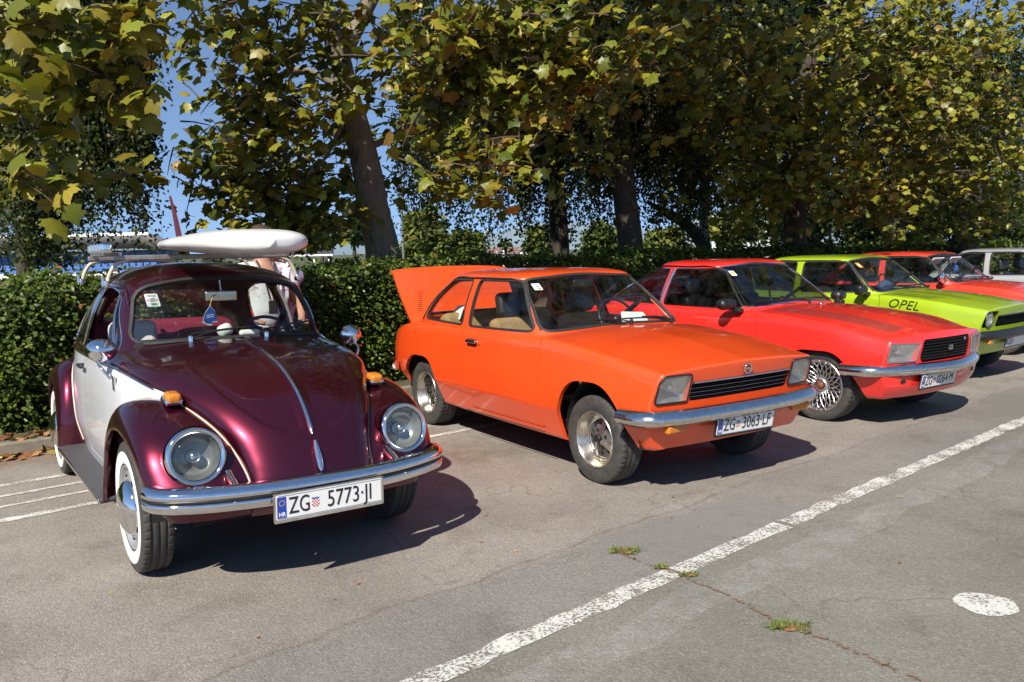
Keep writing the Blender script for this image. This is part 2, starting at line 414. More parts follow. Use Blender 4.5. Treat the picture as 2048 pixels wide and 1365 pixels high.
def rpoly2(P, r, n=6):
    """closed polygon with rounded corners"""
    P = np.asarray(P, float); k = len(P); r = np.broadcast_to(np.asarray(r, float), (k,)); out_ = []
    for i in range(k):
        a, b, c = P[i-1], P[i], P[(i+1) % k]; la, lc = np.linalg.norm(a-b), np.linalg.norm(c-b)
        q = min(r[i], 0.48*la, 0.48*lc)
        if q < 1e-5: out_.append(b); continue
        p0, p2 = b+(a-b)/la*q, b+(c-b)/lc*q
        for t in np.linspace(0, 1, n+1): out_.append((1-t)**2*p0+2*t*(1-t)*b+t*t*p2)
    return np.array(out_)
def sdp(px, py, P):
    """signed distance to a closed polygon (negative inside)"""
    P = np.asarray(P, float); d = np.full(len(px), 1e9); ins = np.zeros(len(px), bool); k = len(P)
    for i in range(k):
        a, b = P[i], P[(i+1) % k]; e = b-a; wx, wy = px-a[0], py-a[1]
        t = np.clip((wx*e[0]+wy*e[1])/max(e@e, 1e-12), 0, 1)
        d = np.minimum(d, np.hypot(wx-e[0]*t, wy-e[1]*t))
        c = (a[1] <= py) != (b[1] <= py)
        with np.errstate(divide='ignore', invalid='ignore'):
            xi = a[0]+(py-a[1])/(b[1]-a[1] if b[1] != a[1] else 1e-12)*e[0]
        ins ^= c & (px < xi)
    return np.where(ins, -d, d)
def sdl(px, py, L):
    """distance to an open polyline"""
    L = np.asarray(L, float); d = np.full(len(px), 1e9)
    for a, b in zip(L[:-1], L[1:]):
        e = b-a; wx, wy = px-a[0], py-a[1]; t = np.clip((wx*e[0]+wy*e[1])/max(e@e, 1e-12), 0, 1)
        d = np.minimum(d, np.hypot(wx-e[0]*t, wy-e[1]*t))
    return d
def pch(tab, x):
    """monotone cubic through (x,y) pairs"""
    T = np.asarray(sorted(tab), float); X, Y = T[:, 0], T[:, 1]; x = np.asarray(x, float)
    h = np.diff(X); dl = np.diff(Y)/h; m = np.zeros_like(Y); m[0], m[-1] = dl[0], dl[-1]
    for i in range(1, len(Y)-1):
        if dl[i-1]*dl[i] > 0:
            w1, w2 = 2*h[i]+h[i-1], h[i]+2*h[i-1]; m[i] = (w1+w2)/(w1/dl[i-1]+w2/dl[i])
    xc = np.clip(x, X[0], X[-1]); i = np.clip(np.searchsorted(X, xc)-1, 0, len(h)-1); t = (xc-X[i])/h[i]
    return (Y[i]*(1+2*t)*(1-t)**2+m[i]*h[i]*t*(1-t)**2+Y[i+1]*t*t*(3-2*t)+m[i+1]*h[i]*t*t*(t-1))
def catmull(P, n):
    """smooth open curve through points, n samples"""
    P = np.asarray(P, float); k = len(P); d = np.r_[0, np.cumsum(np.maximum(np.linalg.norm(np.diff(P, axis=0), axis=1), 1e-9))]
    m = np.gradient(P, d, axis=0); x = np.linspace(0, d[-1], n); i = np.clip(np.searchsorted(d, x)-1, 0, k-2)
    h = (d[i+1]-d[i])[:, None]; t = ((x-d[i])/(d[i+1]-d[i]))[:, None]
    return P[i]*(1+2*t)*(1-t)**2+m[i]*h*t*(1-t)**2+P[i+1]*t*t*(3-2*t)+m[i+1]*h*t*t*(t-1)
def disc(r, n=24, c=(0, 0, 0), axis='x', dome=0.0, rings=5):
    p = [(dome*math.sqrt(max(0, 1-(q/rings)**2)), r*q/rings) for q in range(rings+1)]
    s = lathe(p, n, axis); k = {'x': 0, 'y': 1, 'z': 2}[axis]
    if s.n[:, k].mean() < 0: s = s.flip()
    return s.moved(c)
_txt = {}
def text_surf(body, size, frame, depth=0.003, xs=1.0, shear=0.0, off=0.0, align='CENTER'):
    o_, ex, ey, ez = [np.asarray(x, float) for x in frame]
    cu = bpy.data.curves.new('txt', 'FONT'); cu.body = body; cu.size = size; cu.extrude = depth/2; cu.shear = shear
    cu.align_x = align; cu.align_y = 'CENTER'; cu.offset = off; cu.resolution_u = 3
    o = bpy.data.objects.new('txt', cu); COL.objects.link(o); bpy.context.view_layer.update()
    me = bpy.data.meshes.new_from_object(o.evaluated_get(bpy.context.evaluated_depsgraph_get()))
    me.calc_loop_triangles()
    v = np.array([x.co[:] for x in me.vertices]).reshape(-1, 3); f = np.array([list(t.vertices) for t in me.loop_triangles]).reshape(-1, 3)
    bpy.data.objects.remove(o, do_unlink=True); bpy.data.curves.remove(cu); bpy.data.meshes.remove(me)
    v[:, 0] *= xs
    return flat(Surf(v@np.stack([ex, ey, ez])+o_, f))
# ================================================================== cars: shared pieces
def car_root(name, x, y, yaw, label, cat='car', group=None):
    """local +x = forward, +y = the car's left; yaw = heading measured from straight at the camera"""
    r = empty(name, (x, y, 0), yaw-math.pi/2); tag(r, label, cat, group); return r

def tyre_surf(R, w, rr, n=288, flatspot=0.006):
    h = R-rr
    p = [(-.40*w, rr-.004), (-.44*w, rr+.02*h), (-.485*w, rr+.2*h), (-.5*w, rr+.45*h), (-.495*w, rr+.62*h), (-.47*w, rr+.8*h), (-.455*w, R-.012), (-.43*w, R-.005), (-.38*w, R-.001)]
    tread = []
    for g in (-.22, 0.0, .22):
        tread += [((g*w-.006), R), (g*w-.004, R-.007), (g*w+.004, R-.007), (g*w+.006, R)]
    prof = np.array(p+[(-.30*w, R)]+tread+[(.30*w, R)]+[(-a, b) for a, b in p[::-1]])
    th = np.linspace(0, 2*np.pi, n, endpoint=False); k = np.arange(n)
    a = np.repeat(prof[:, :1], n, 1); r = np.repeat(prof[:, 1:], n, 1)
    sh = (r > R-.006) & (np.abs(a) > .28*w); r = r-np.where(sh & ((k % 6) == 0)[None], .006, 0)
    z = r*np.sin(th); z = np.where(z < -R+flatspot, -R+flatspot+(z+R-flatspot)*.15, z)
    s = grid(np.stack([r*np.cos(th), a, z], -1), wrap=True); s = Surf(s.v, s.f)
    s.n = vnorm(s); m = s.v[:, [0, 2]]; mid = (np.abs(s.v[:, 1]) < .2*w)
    if ((s.n[:, [0, 2]]*m).sum(1)[mid]).mean() < 0: s = s.flip()
    return s

def wheel_parts(kind, R, w):
    """list of (name, surf, material); first = the rim that parents the others; outer face towards -y"""
    L = []; o = lambda s: s
    def lat(p, n=48):
        s = lathe(p, n, 'y'); f = s.n[:, 1].mean()
        return s if f < 0 else s.flip()
    if kind == 'beetle':
        rr = .205; y0 = -.5*w
        L.append(('rim', lat([(y0+.012, .212), (y0+.004, .207), (y0+.010, .198), (y0+.028, .190), (y0+.030, .175), (y0+.014, .160), (y0+.010, .145), (y0+.018, .125), (y0+.02, .02)]), M['silverpaint']))
        L.append(('tyre', tyre_surf(R, w, rr), M['tyre']))
        h = R-rr
        L.append(('whitewall', lat([(y0+.004, rr+.10*h), (y0-.001, rr+.22*h), (y0-.0045, rr+.45*h), (y0-.003, rr+.575*h), (y0+.002, rr+.60*h)]), M['whitewall']))
        hc = lat([(y0+.020, .139), (y0+.004, .136), (y0-.012, .125), (y0-.030, .100), (y0-.041, .070), (y0-.046, .035), (y0-.047, .0005)])
        L.append(('hub_cap', hc, M['chrome']))
        sl = []
        for k in range(8):
            a = 2*math.pi*(k+.3)/8
            sl.append(box(.034, .006, .013, (0.155*math.cos(a), y0+.012, .155*math.sin(a)), .005, 2, Matrix.Rotation(-(a+math.pi/2), 3, 'Y')))
        L.append(('vent_slot', sl, M['blackmatt']))
    elif kind == 'spoke4':
        rr = .186; y0 = -.5*w
        L.append(('rim', lat([(y0+.014, .193), (y0+.002, .189), (y0+.004, .180), (y0+.016, .176), (y0+.022, .170), (y0+.075, .148), (y0+.080, .140), (y0+.078, .134), (y0+.086, .130)]), M['tanrim']))
        L.append(('tyre', tyre_surf(R, w, rr), M['tyre']))
        L.append(('wheel_disc', lat([(y0+.086, .133), (y0+.082, .10), (y0+.060, .055), (y0+.052, .02), (y0+.052, .0005)]), M['greydisc']))
        sp = []
        for k in range(4):
            a = math.pi/4+k*math.pi/2+.35; c, s_ = math.cos(a), math.sin(a)
            fr = (np.array([.03*c, y0+.050, .03*s_]), np.array([c, .22, s_])/1.02, np.array([-s_, 0, c]), np.array([.2*c, -1, .2*s_]))
            pl = [(0, -.010), (.055, -.013), (.098, -.021), (.098, .021), (.055, .013), (0, .010)]
            sp.append(prism(pl, .014, fr))
        L.append(('spoke', sp, M['alu']))
        hl = []
        for k in range(8):
            a = math.pi/4+.35+math.pi/4*k+math.pi/8
            hl.append(disc(.018, 12, (0, 0, 0), 'y').flip().moved((.095*math.cos(a), y0+.078, .095*math.sin(a))))
        for k in range(4):
            a = .35+math.pi/2*k
            hl.append(disc(.014, 12, (0, 0, 0), 'y').flip().moved((.06*math.cos(a), y0+.056, .06*math.sin(a))))
        L.append(('wheel_hole', hl, M['blackmatt']))
        L.append(('centre_cap', lat([(y0+.055, .030), (y0+.034, .028), (y0+.030, .020), (y0+.030, .0005)], 24), M['black']))
    elif kind == 'mesh':
        rr = R-.085; y0 = -.5*w; q = rr
        L.append(('rim', lat([(y0+.010, q+.006), (y0, q+.002), (y0+.004, q-.008), (y0+.016, q-.012), (y0+.020, q-.022), (y0+.016, q-.030), (y0+.05, q-.034)]), M['alu']))
        L.append(('tyre', tyre_surf(R, w, rr), M['tyre']))
        L.append(('back_disc', disc(q-.03, 40, (0, 0, 0), 'y').flip().moved((0, y0+.075, 0)), M['blackmatt']))  # plain matt black disc behind the lattice
        sp = []; ro = q-.026
        for k in range(22):
            for sg in (-1, 1):
                a0 = 2*math.pi*k/22; pts = []
                for t in np.linspace(0, 1, 6):
                    r_ = .055+(ro-.055)*t; a = a0+sg*.42*t
                    pts.append((r_*math.cos(a), y0+.052-.034*t**1.0+.0*t, r_*math.sin(a)))
                sp.append(tube(pts, np.linspace(.0042, .0058, 6), 6))
        L.append(('lattice_spoke', sp, M['alu']))
        bt = []
        for k in range(30):
            a = 2*math.pi*k/30
            bt.append(disc(.0045, 8, (0, 0, 0), 'y', .004).flip().moved(((q-.020)*math.cos(a), y0+.013, (q-.020)*math.sin(a))))
        L.append(('rim_bolt', bt, M['oldchrome']))
        L.append(('centre_cap', lat([(y0+.06, .060), (y0+.040, .056), (y0+.036, .036), (y0+.046, .034), (y0+.046, .0005)], 32), M['alu']))
        L.append(('hub_nut', lat([(y0+.045, .030), (y0+.03, .024), (y0+.03, .0005)], 12), M['rust']))
    else:
        rr = R-.105; y0 = -.5*w
        L.append(('rim', lat([(y0+.010, rr+.006), (y0, rr), (y0+.012, rr-.012), (y0+.03, rr-.022), (y0+.022, rr-.05), (y0+.012, rr-.07), (y0+.03, .07), (y0+.02, .05), (y0+.012, .03), (y0+.012, .0005)]), M['alu']))
        L.append(('tyre', tyre_surf(R, w, rr, 80), M['tyre']))
        sl = []
        for k in range(8):
            a = 2*math.pi*k/8; sl.append(box(.030, .008, .016, ((rr-.05)*math.cos(a), y0+.020, (rr-.05)*math.sin(a)), .006, 2, Matrix.Rotation(-(a+math.pi/2), 3, 'Y')))
        L.append(('vent_slot', sl, M['blackmatt']))
    return L
M['tanrim'] = simple('tan_rim', (.50, .46, .40), .26, .9, var=.25, scale=25)  # tan reflected in the barrel is put into the metal colour
M['greydisc'] = simple('wheel_grey', (0.16, 0.14, 0.13), 0.5, 0.5, var=0.3, scale=40)
M['rust'] = simple('rusty_hub', (0.22, 0.07, 0.03), 0.7, var=0.3, scale=60)

def add_wheels(root, kind, R, w, places, camber=0.0):
    P = wheel_parts(kind, R, w); me = {}
    for (x, y, steer) in places:
        side = 'r' if y < 0 else 'l'; par = None
        for k, (nm, s, m) in enumerate(P):
            if (nm, side) not in me:
                me[nm, side] = [mesh_of(nm, q if side == 'r' else q.mir(), m) for q in (s if isinstance(s, list) else [s])]
            if k == 0:
                par = link('wheel', me[nm, side][0], root); par.location = (x, y, R)
                par.rotation_euler = (0, 0, steer)
            else:
                for q in me[nm, side]: link(nm, q, par)

def letters(txt, size, frame, depth, xs, mat, parent, off=0.0):
    if not txt: return
    s = text_surf(txt, size, frame, depth, xs, off=off); o, ex, ey, ez = [np.asarray(v, float) for v in frame]
    # one mesh per character: split by connected island, keeping counters with their letter
    key = np.round(s.v*2e5).astype(np.int64); _, w = np.unique(key, axis=0, return_inverse=True); w = w.ravel(); F = w[s.f]
    lab = np.arange(w.max()+1)
    while True:
        m = lab[F].min(1); old = lab.copy(); np.minimum.at(lab, F.ravel(), np.repeat(m, 3)); lab = lab[lab]
        if (lab == old).all(): break
    fl = lab[F[:, 0]]
    for u in np.unique(fl): part('letter', Surf(s.v, s.f[fl == u], s.n).clean(), mat, parent)
def plate_parts(root, frame, w, h, left, right, frame_mat=None, sticker=False):
    """Croatian number plate lying in frame (origin at its centre, ex along the text, ey up, ez out)"""
    o, ex, ey, ez = [np.asarray(v, float) for v in frame]; F = lambda x, y, z: o+ex*x+ey*y+ez*z
    fr = lambda x, y, z: (F(x, y, z), ex, ey, ez)
    rc = lambda a, b, r: rpoly2([(-a/2, -b/2), (a/2, -b/2), (a/2, b/2), (-a/2, b/2)], r, 3)
    p = part('number_plate', prism(rc(w, h, .008), .004, fr(0, 0, 0)), M['plate'], root)
    part('plate_holder', prism(rc(w+.022, h+.024, .01), .008, fr(0, -.004, -.009)), frame_mat or M['black'], p)
    # embossed rim, blue field, characters
    e = h/2-.004; g = w/2-.004
    rim = tube([F(*q, .0042) for q in rpoly2([(-g, -e), (g, -e), (g, e), (-g, e)], .007, 3)], .0013, 6, closed=True)
    part('plate_rim', rim, M['oldchrome'], p)
    bx = -w/2+.006; part('blue_field', prism([(bx, -h/2+.008), (bx+.040, -h/2+.008), (bx+.040, h/2-.008), (bx, h/2-.008)], .0008, fr(0, 0, .0041)), M['blue'], p)
    st = [prism([(bx+.02+.012*math.cos(a)+.0022*math.cos(b), .020+.012*math.sin(a)+.0022*math.sin(b)) for b in np.linspace(0, 2*math.pi, 5, endpoint=False)], .0006, fr(0, 0, .005)) for a in np.linspace(0, 2*math.pi, 12, endpoint=False)]
    pieces('star', st, M['yellowprint'], p)
    letters('HR', .026, fr(bx+.020, -h/2+.024, .0052), .001, .9, M['white'], p, .0006)
    hh = h*.98
    letters(left, hh, fr(-w/2+.108, -.001, .0048), .0022, .68, M['ink'], p); letters(right, hh, fr(.094, -.001, .0048), .0022, .76, M['ink'], p)
    # chequered shield between the groups
    cx, cy, q = -w/2+.184, -.004, .0072; red = []; whi = []
    for i in range(5):
        for j in range(5):
            if j == 0 and i in (0, 4): continue
            x0, y0 = cx+(i-2.5)*q, cy+(j-2.6)*q
            (red if (i+j) % 2 else whi).append(prism([(x0, y0), (x0+q, y0), (x0+q, y0+q), (x0, y0+q)], .0006, fr(0, 0, .0042)))
    crown = [prism([(cx+(i-2.5)*q, cy+2.4*q), (cx+(i-1.5)*q, cy+2.4*q), (cx+(i-1.7)*q, cy+3.6*q), (cx+(i-2.3)*q, cy+3.6*q)], .0006, fr(0, 0, .0042)) for i in range(5)]
    pieces('shield_square', red, M['redprint'], p); pieces('shield_square', whi, M['white'], p); pieces('shield_crown', crown, M['blue'], p)
    return p

def seat(root, x, y, z, mat, head=None, w=.48, hgt=.56, headrest=True, tilt=.22):
    hm = head or mat
    R_ = Matrix.Rotation(-tilt, 3, 'Y')
    cush = box(.50, w, .16, (x+.20, y, z+.08), .06, 3)
    s = part('seat', cush, mat, root)
    part('seat_back', box(.13, w, hgt, (x-.08, y, z+.10+hgt/2), .055, 3, R_), mat, s)
    if headrest: part('headrest', box(.10, w*.62, .20, (x-.08-math.sin(tilt)*(hgt/2+.14), y, z+.10+hgt+.10), .045, 3, R_), hm, s)
    return s
def steering(root, x, y, z, r=.19, tilt=.5, rim=None, mat2=None):
    Rm = Matrix.Translation((x, y, z)) @ Matrix.Rotation(-tilt, 4, 'Y')
    th = np.linspace(0, 2*np.pi, 40, endpoint=False)
    ring = tube(np.stack([0*th, r*np.cos(th), r*np.sin(th)], 1), .011, 8, closed=True).xf(Rm)
    w = part('steering_wheel', ring, rim or M['black'], root)
    pieces('wheel_spoke', [tube([(0, 0, 0), (.0, r*math.cos(a), r*math.sin(a))], .010, 6).xf(Rm) for a in (-.25, math.pi+.25, -math.pi/2)], mat2 or M['black'], w)
    part('horn_pad', disc(.045, 16, (0, 0, 0), 'x', .02).flip().xf(Rm), mat2 or M['black'], w); part('steering_column', tube([(0, 0, 0), (.35, 0, 0)], .02, 8).xf(Rm), M['black'], w)
def wiper(root, p0, p1, p2, p3, mat, hub=None):
    """arm p0->p1, blade p2->p3"""
    a = part('wiper_arm', tube(catmull([p0, (np.array(p0)+p1)/2+np.array([.006, 0, .012]), p1], 8), .0055, 6), mat, root); part('wiper_blade', tube(catmull([p2, (np.array(p2)+p3)/2+np.array([.003, 0, .006]), p3], 8), .0065, 6), mat, a)
    if hub is not None: part('wiper_hub', out(lathe([(-.02, .014), (.012, .014), (.02, .008), (.02, .0005)], 14, 'z').moved(p0)), hub, a)
    return a

# ================================================================== three-box cars
def sedan(root, c):
    g = lambda k, d=None: c.get(k, d)
    PM = c['paint']; nst, det = g('nst', 200), g('det', 1.0)
    xr, xf = c['xr'], c['xf']
    u = np.linspace(0, 1, nst); xs = np.sort(np.r_[xr+(xf-xr)*(u+.04*np.sin(2*np.pi*u)*-1), xf-.022*np.linspace(.12, .95, 6), xr+.022*np.linspace(.12, .95, 4)])     # finer at the ends
    W, zt, zc, zb = [pch(c[k], xs) for k in ('W', 'zt', 'zc', 'zb')]
    zk = c['zk']
    e = np.clip((xs-(xf-.022))/.022, 0, 1); er = np.clip(((xr+.05)-xs)/.05, 0, 1); q = 1-np.sqrt(np.maximum(0, 1-np.maximum(e, er)**2))
    K = [(W-.16, zb), (W-.085, zb), (W-.002, 0*W+zk), (W, 0*W+zk+.14), (W-.030, zt-.055), (W-.058, zt), (W*.5, zt+(zc-zt)*.72), (0*W, zc)]
    if g('flare'):   # swollen wheel arches
        pass
    P = np.stack([np.stack([-a, b], -1) for a, b in K], 1)
    RR = [0, .03, .014, .16, .035, .040, .25, 0]; NS = [int(n*det)+1 for n in (4, 14, 10, 16, 3, 12, 14)]
    segs = []; prev = P[:, 0]; K_ = P.shape[1]
    for i in range(1, K_):
        b = P[:, i]
        if i < K_-1:
            d1 = P[:, i-1]-b; l1 = np.linalg.norm(d1, axis=1, keepdims=True); d2 = P[:, i+1]-b; l2 = np.linalg.norm(d2, axis=1, keepdims=True)
            r = np.minimum(RR[i], .45*np.minimum(l1, l2)); p0, p2 = b+d1/l1*r, b+d2/l2*r
        else: p0 = b
        for t in np.linspace(0, 1, NS[i-1], endpoint=False): segs.append(prev*(1-t)+p0*t)
        if i < K_-1:
            for t in np.linspace(0, 1, 5, endpoint=False): segs.append((1-t)**2*p0+2*t*(1-t)*b+t*t*p2)
            prev = p2
    segs.append(P[:, -1])
    H = np.stack(segs, 1)                                     # right half, bottom to crown
    full = np.concatenate([H, (H*np.array([-1, 1]))[:, ::-1][:, 1:]], 1)
    zm = (zb+zt)/2
    full = np.stack([full[..., 0]*(1-q[:, None]*.016), (full[..., 1]-zm[:, None])*(1-q[:, None]*.034)+zm[:, None]], -1)
    XF = lambda y, z: pch(c['xfz'], z)-g('bow', .06)*np.abs(y/.75)**2.4
    XR = lambda y, z: pch(c['xrz'], z)+g('bowr', .06)*np.abs(y/.75)**2.4
    sm = lambda t: t*t*(3-2*t)
    wf = sm(np.clip((xs-(xf-.55))/.55, 0, 1))[:, None]; wr = sm(np.clip(((xr+.55)-xs)/.55, 0, 1))[:, None]
    X = xs[:, None]+wf*(XF(full[..., 0], full[..., 1])-xf)+wr*(XR(full[..., 0], full[..., 1])-xr)
    body = grid(np.stack([X, full[..., 0], full[..., 1]], -1))
    XYZ = lambda s: (s.v[:, 0], s.v[:, 1], s.v[:, 2])
    # ---- openings
    fp = c['footprint']; x, y, z = XYZ(body)
    _, body = split(body, np.maximum(sdp(x, y, fp), c['belt']-.14-z))
    if g('trunk') is not None:
        x, y, z = XYZ(body); lid, body = split(body, np.maximum(sdp(x, y, c['trunk']), .70-z))
    lips = []
    for A in c['arches']:
        x, y, z = XYZ(body); sd = np.maximum(sdp(x, z, A), .45-np.abs(y)); _, body = split(body, sd)
        l = lip(body, vec=lambda v: np.stack([0*v[:, 0], -np.sign(v[:, 1])*.030, 0*v[:, 0]], 1), sel=lambda m, A=A: (np.abs(sdp(m[:, 0], m[:, 2], A)) < .004) & (np.abs(m[:, 1]) > .5))
        lips.append(l)
    seams = []; panels_ = {}; decs = []
    gap = .0030
    for nm, poly, axes, cond in c['panels']:
        F = lambda s: np.maximum(sdp(s.v[:, axes[0]], s.v[:, axes[1]], poly), cond(s))
        inn, body = split(body, F(body)-gap)
        core, ring = split(inn, F(inn)+gap)
        if nm == 'bonnet':
            for dnm, dp_, dm in g('decals', ()):
                fl_, core = split(core, sdp(core.v[:, 0], core.v[:, 1], dp_)); decs.append((dnm, fl_, dm))
        panels_[nm] = core; seams.append(ring)
    bo = part('body', join(body, lip(body, depth=.010), *lips), PM, root)
    for nm, s_ in zip(panels_, seams): pieces('panel_seam', [q.off(-.007) for q in (sides(s_) if nm == 'door' else islands(s_))], M['blackmatt'], bo)
    for nm, core in list(panels_.items()):
        base = nm; sd_ = [core]
        if base == 'door':
            sd_ = sides(core)
        for s_ in sd_:
            if len(s_.f): o = part(base, join(s_, lip(s_, depth=.009)), PM, root); panels_[nm+('r' if s_.v[:, 1].mean() < 0 else 'l')] = o
    for dnm, fl_, dm in decs:
        if len(fl_.f): part(dnm, fl_, dm, panels_.get('bonnetl') or panels_.get('bonnetr') or root)
    # ---- front and rear walls
    def wall(k, XX, front):
        E = np.stack([X[k], full[k, :, 0], full[k, :, 1]], -1); n = len(E)//2; m = 61
        r, l = E[:n+1], E[::-1][:n+1]; t = np.linspace(0, 1, m)[None, :, None]
        G = l[:, None]*(1-t)+r[:, None]*t if front else r[:, None]*(1-t)+l[:, None]*t
        ins = float((E[n, 0]-XX(np.zeros(1), E[n:n+1, 2]))[0])
        G[..., 0] = XX(G[..., 1], G[..., 2])+ins
        return grid(G)
    fas = wall(-1, XF, True); tail = wall(0, XR, False)
    part('rear_panel', tail, PM, root)
    cuts = {}
    for nm, poly in c['fascia']:
        f = sdp(fas.v[:, 1], fas.v[:, 2], poly); inn, fas = split(fas, f); cuts[nm] = inn
    part('front_panel', join(fas, lip(fas, vec=lambda v: np.stack([0*v[:, 0]-.06, 0*v[:, 0], 0*v[:, 0]], 1))), PM, root)
    # ---- greenhouse
    G = c['gh']; nl, nth = int(34*det)+2, int(150*det)//2*2+1
    ts = np.linspace(0, 1, nl); zz = G['z0']+(G['z1']-G['z0'])*ts
    def ring(xf_, xr_, b_, nf, nr):
        th = np.linspace(0, np.pi, 900); cc, ss = np.cos(th), np.sin(th); xc = (xf_+xr_)/2; a = (xf_-xr_)/2
        nn = np.where(cc > 0, nf, nr)
        px = xc+a*np.sign(cc)*np.abs(cc)**(2/nn); py = b_*np.abs(ss)**(2/nn)
        d = np.r_[0, np.cumsum(np.hypot(np.diff(px), np.diff(py)))]; k = np.linspace(0, d[-1], nth)
        hx, hy = np.interp(k, d, px), np.interp(k, d, py)
        return np.concatenate([np.stack([hx, -hy], -1), np.stack([hx, hy], -1)[::-1][1:-1]])   # front -> right -> rear -> left
    rows = []
    for t, z_ in zip(ts, zz):
        bl = math.sin(math.pi*t)
        R_ = ring(pch(G['xf'], z_), pch(G['xr'], z_), G['b0']+(G['b1']-G['b0'])*t+G.get('bulge', .018)*bl, G['n0']+(G['n1']-G['n0'])*t, G.get('nr', 6))
        rows.append(np.column_stack([R_, np.full(len(R_), z_)]))
    top = rows[-1]; xc = (pch(G['xf'], G['z1'])+pch(G['xr'], G['z1']))/2
    for ph in np.linspace(0, np.pi/2, int(22*det)+2)[1:]:
        sc = math.cos(ph)**(2/3.2); hz = math.sin(ph)**(2/2.2)
        rows.append(np.column_stack([xc+(top[:, 0]-xc)*max(sc, 1e-3), top[:, 1]*max(sc, 1e-3), np.full(len(top), G['z1']+G['h']*hz)]))
    gh = grid(np.array(rows), wrap=True)
    if gh.n[np.argmin(gh.v[:, 1]), 1] > 0: gh = gh.flip()
    xm = (c['gh']['xf'][0][1]+c['gh']['xr'][0][1])/2
    for nm, poly, kind in c['windows']:
        for side in ((-1, 1) if kind == 'side' else (0,)):
            def F(s):
                if kind == 'side': return np.maximum(sdp(s.v[:, 0], s.v[:, 2], poly), .1-s.v[:, 1]*side)
                return np.maximum(sdp(s.v[:, 1], s.v[:, 2], poly), (xm-s.v[:, 0])*(1 if kind == 'front' else -1))
            sw = g('seal', .016)
            inn, gh = split(gh, F(gh)-sw); pane, ring_ = split(inn, F(inn))
            gp = None
            if not (nm in g('open_windows', ())):
                gp = part(nm, pane.off(-.006), g('glass', M['glass']), root)
            sr = ring_.off(.004); part('window_seal', join(sr, lip(sr, depth=.014)), g('sealmat', M['rubber']), gp or root)
    part('roof', join(gh, lip(gh, depth=.030)), PM, root); part('pillar_lining', gh.off(-.031).flip(), g('liner', M['greyfabric']), root)
    c['_XF'] = XF; c['_cuts'] = cuts; c['_pieces'] = panels_
    # ---- dark innards: floor, wells, door trims, dash
    uz = .335
    fl = Surf([(fp[0][0], -.70, uz)]*0+[(xr+.2, -.56, uz), (xf-.2, -.56, uz), (xf-.2, .56, uz), (xr+.2, .56, uz)], [[0, 1, 2], [0, 2, 3]])
    part('underbody', flat(fl), M['blackmatt'], root)
    ws = []
    for A in c['arches']:
        cx = float(A[:, 0].max()+A[:, 0].min())/2; r0 = (A[:, 0].max()-A[:, 0].min())/2-.012; zt_ = A[:, 1].max()+.02
        th = np.linspace(0, np.pi, 17)
        for sgn in (-1, 1):
            pr = np.stack([cx+r0*np.cos(th), .30+(zt_-.30)*np.sin(th)], 1)
            w1 = grid(np.stack([np.column_stack([pr[:, 0], np.full(17, sgn*.44), pr[:, 1]]), np.column_stack([pr[:, 0], np.full(17, sgn*.70), pr[:, 1]])], 0))
            fanv = np.vstack([np.column_stack([pr[:, 0], np.full(17, sgn*.44), pr[:, 1]]), [[cx, sgn*.44, .30]]])
            w2 = Surf(fanv, [[i, i+1, 17] for i in range(16)])
            ws.append(flat(w1)+flat(w2))
    pieces('wheel_well', ws, M['blackmatt'], root)
    x0, x1 = min(p[0] for p in fp), max(p[0] for p in fp); bz = c['belt']-.03; yi = c['inner']
    tr = g('trim', M['vinyl'])
    part('cabin_floor', flat(Surf([(x0-.1, -yi, .36), (x1+.35, -yi, .36), (x1+.35, yi, .36), (x0-.1, yi, .36)], [[0, 1, 2], [0, 2, 3]])), M['greyfabric'], root)
    for sg in (-1, 1): part('door_trim', box(x1-x0-.06, .03, bz-.37, ((x0+x1)/2, sg*(yi-.01), (bz+.37)/2), .01), tr, root)
    part('dashboard', box(.30, 2*yi-.06, .26, (x1-.10, 0, bz-.10), .07, 3), M['black'], root)
    part('rear_shelf', box(.40, 2*yi-.10, .05, (x0+.18, 0, bz-.05), .02), g('shelf', M['greyfabric']), root)
    part('rear_bulkhead', box(.03, 2*yi-.04, bz-.38, (x0+.02, 0, (bz+.36)/2), .01), M['blackmatt'], root)
    rs = part('rear_seat', box(.50, 1.15, .18, (x0+.62, 0, .52), .06, 3), g('seatmat', M['vinyl']), root)
    part('rear_seat_back', box(.16, 1.15, .52, (x0+.36, 0, .74), .06, 3, Matrix.Rotation(-.25, 3, 'Y')), g('seatmat', M['vinyl']), rs)
    return c

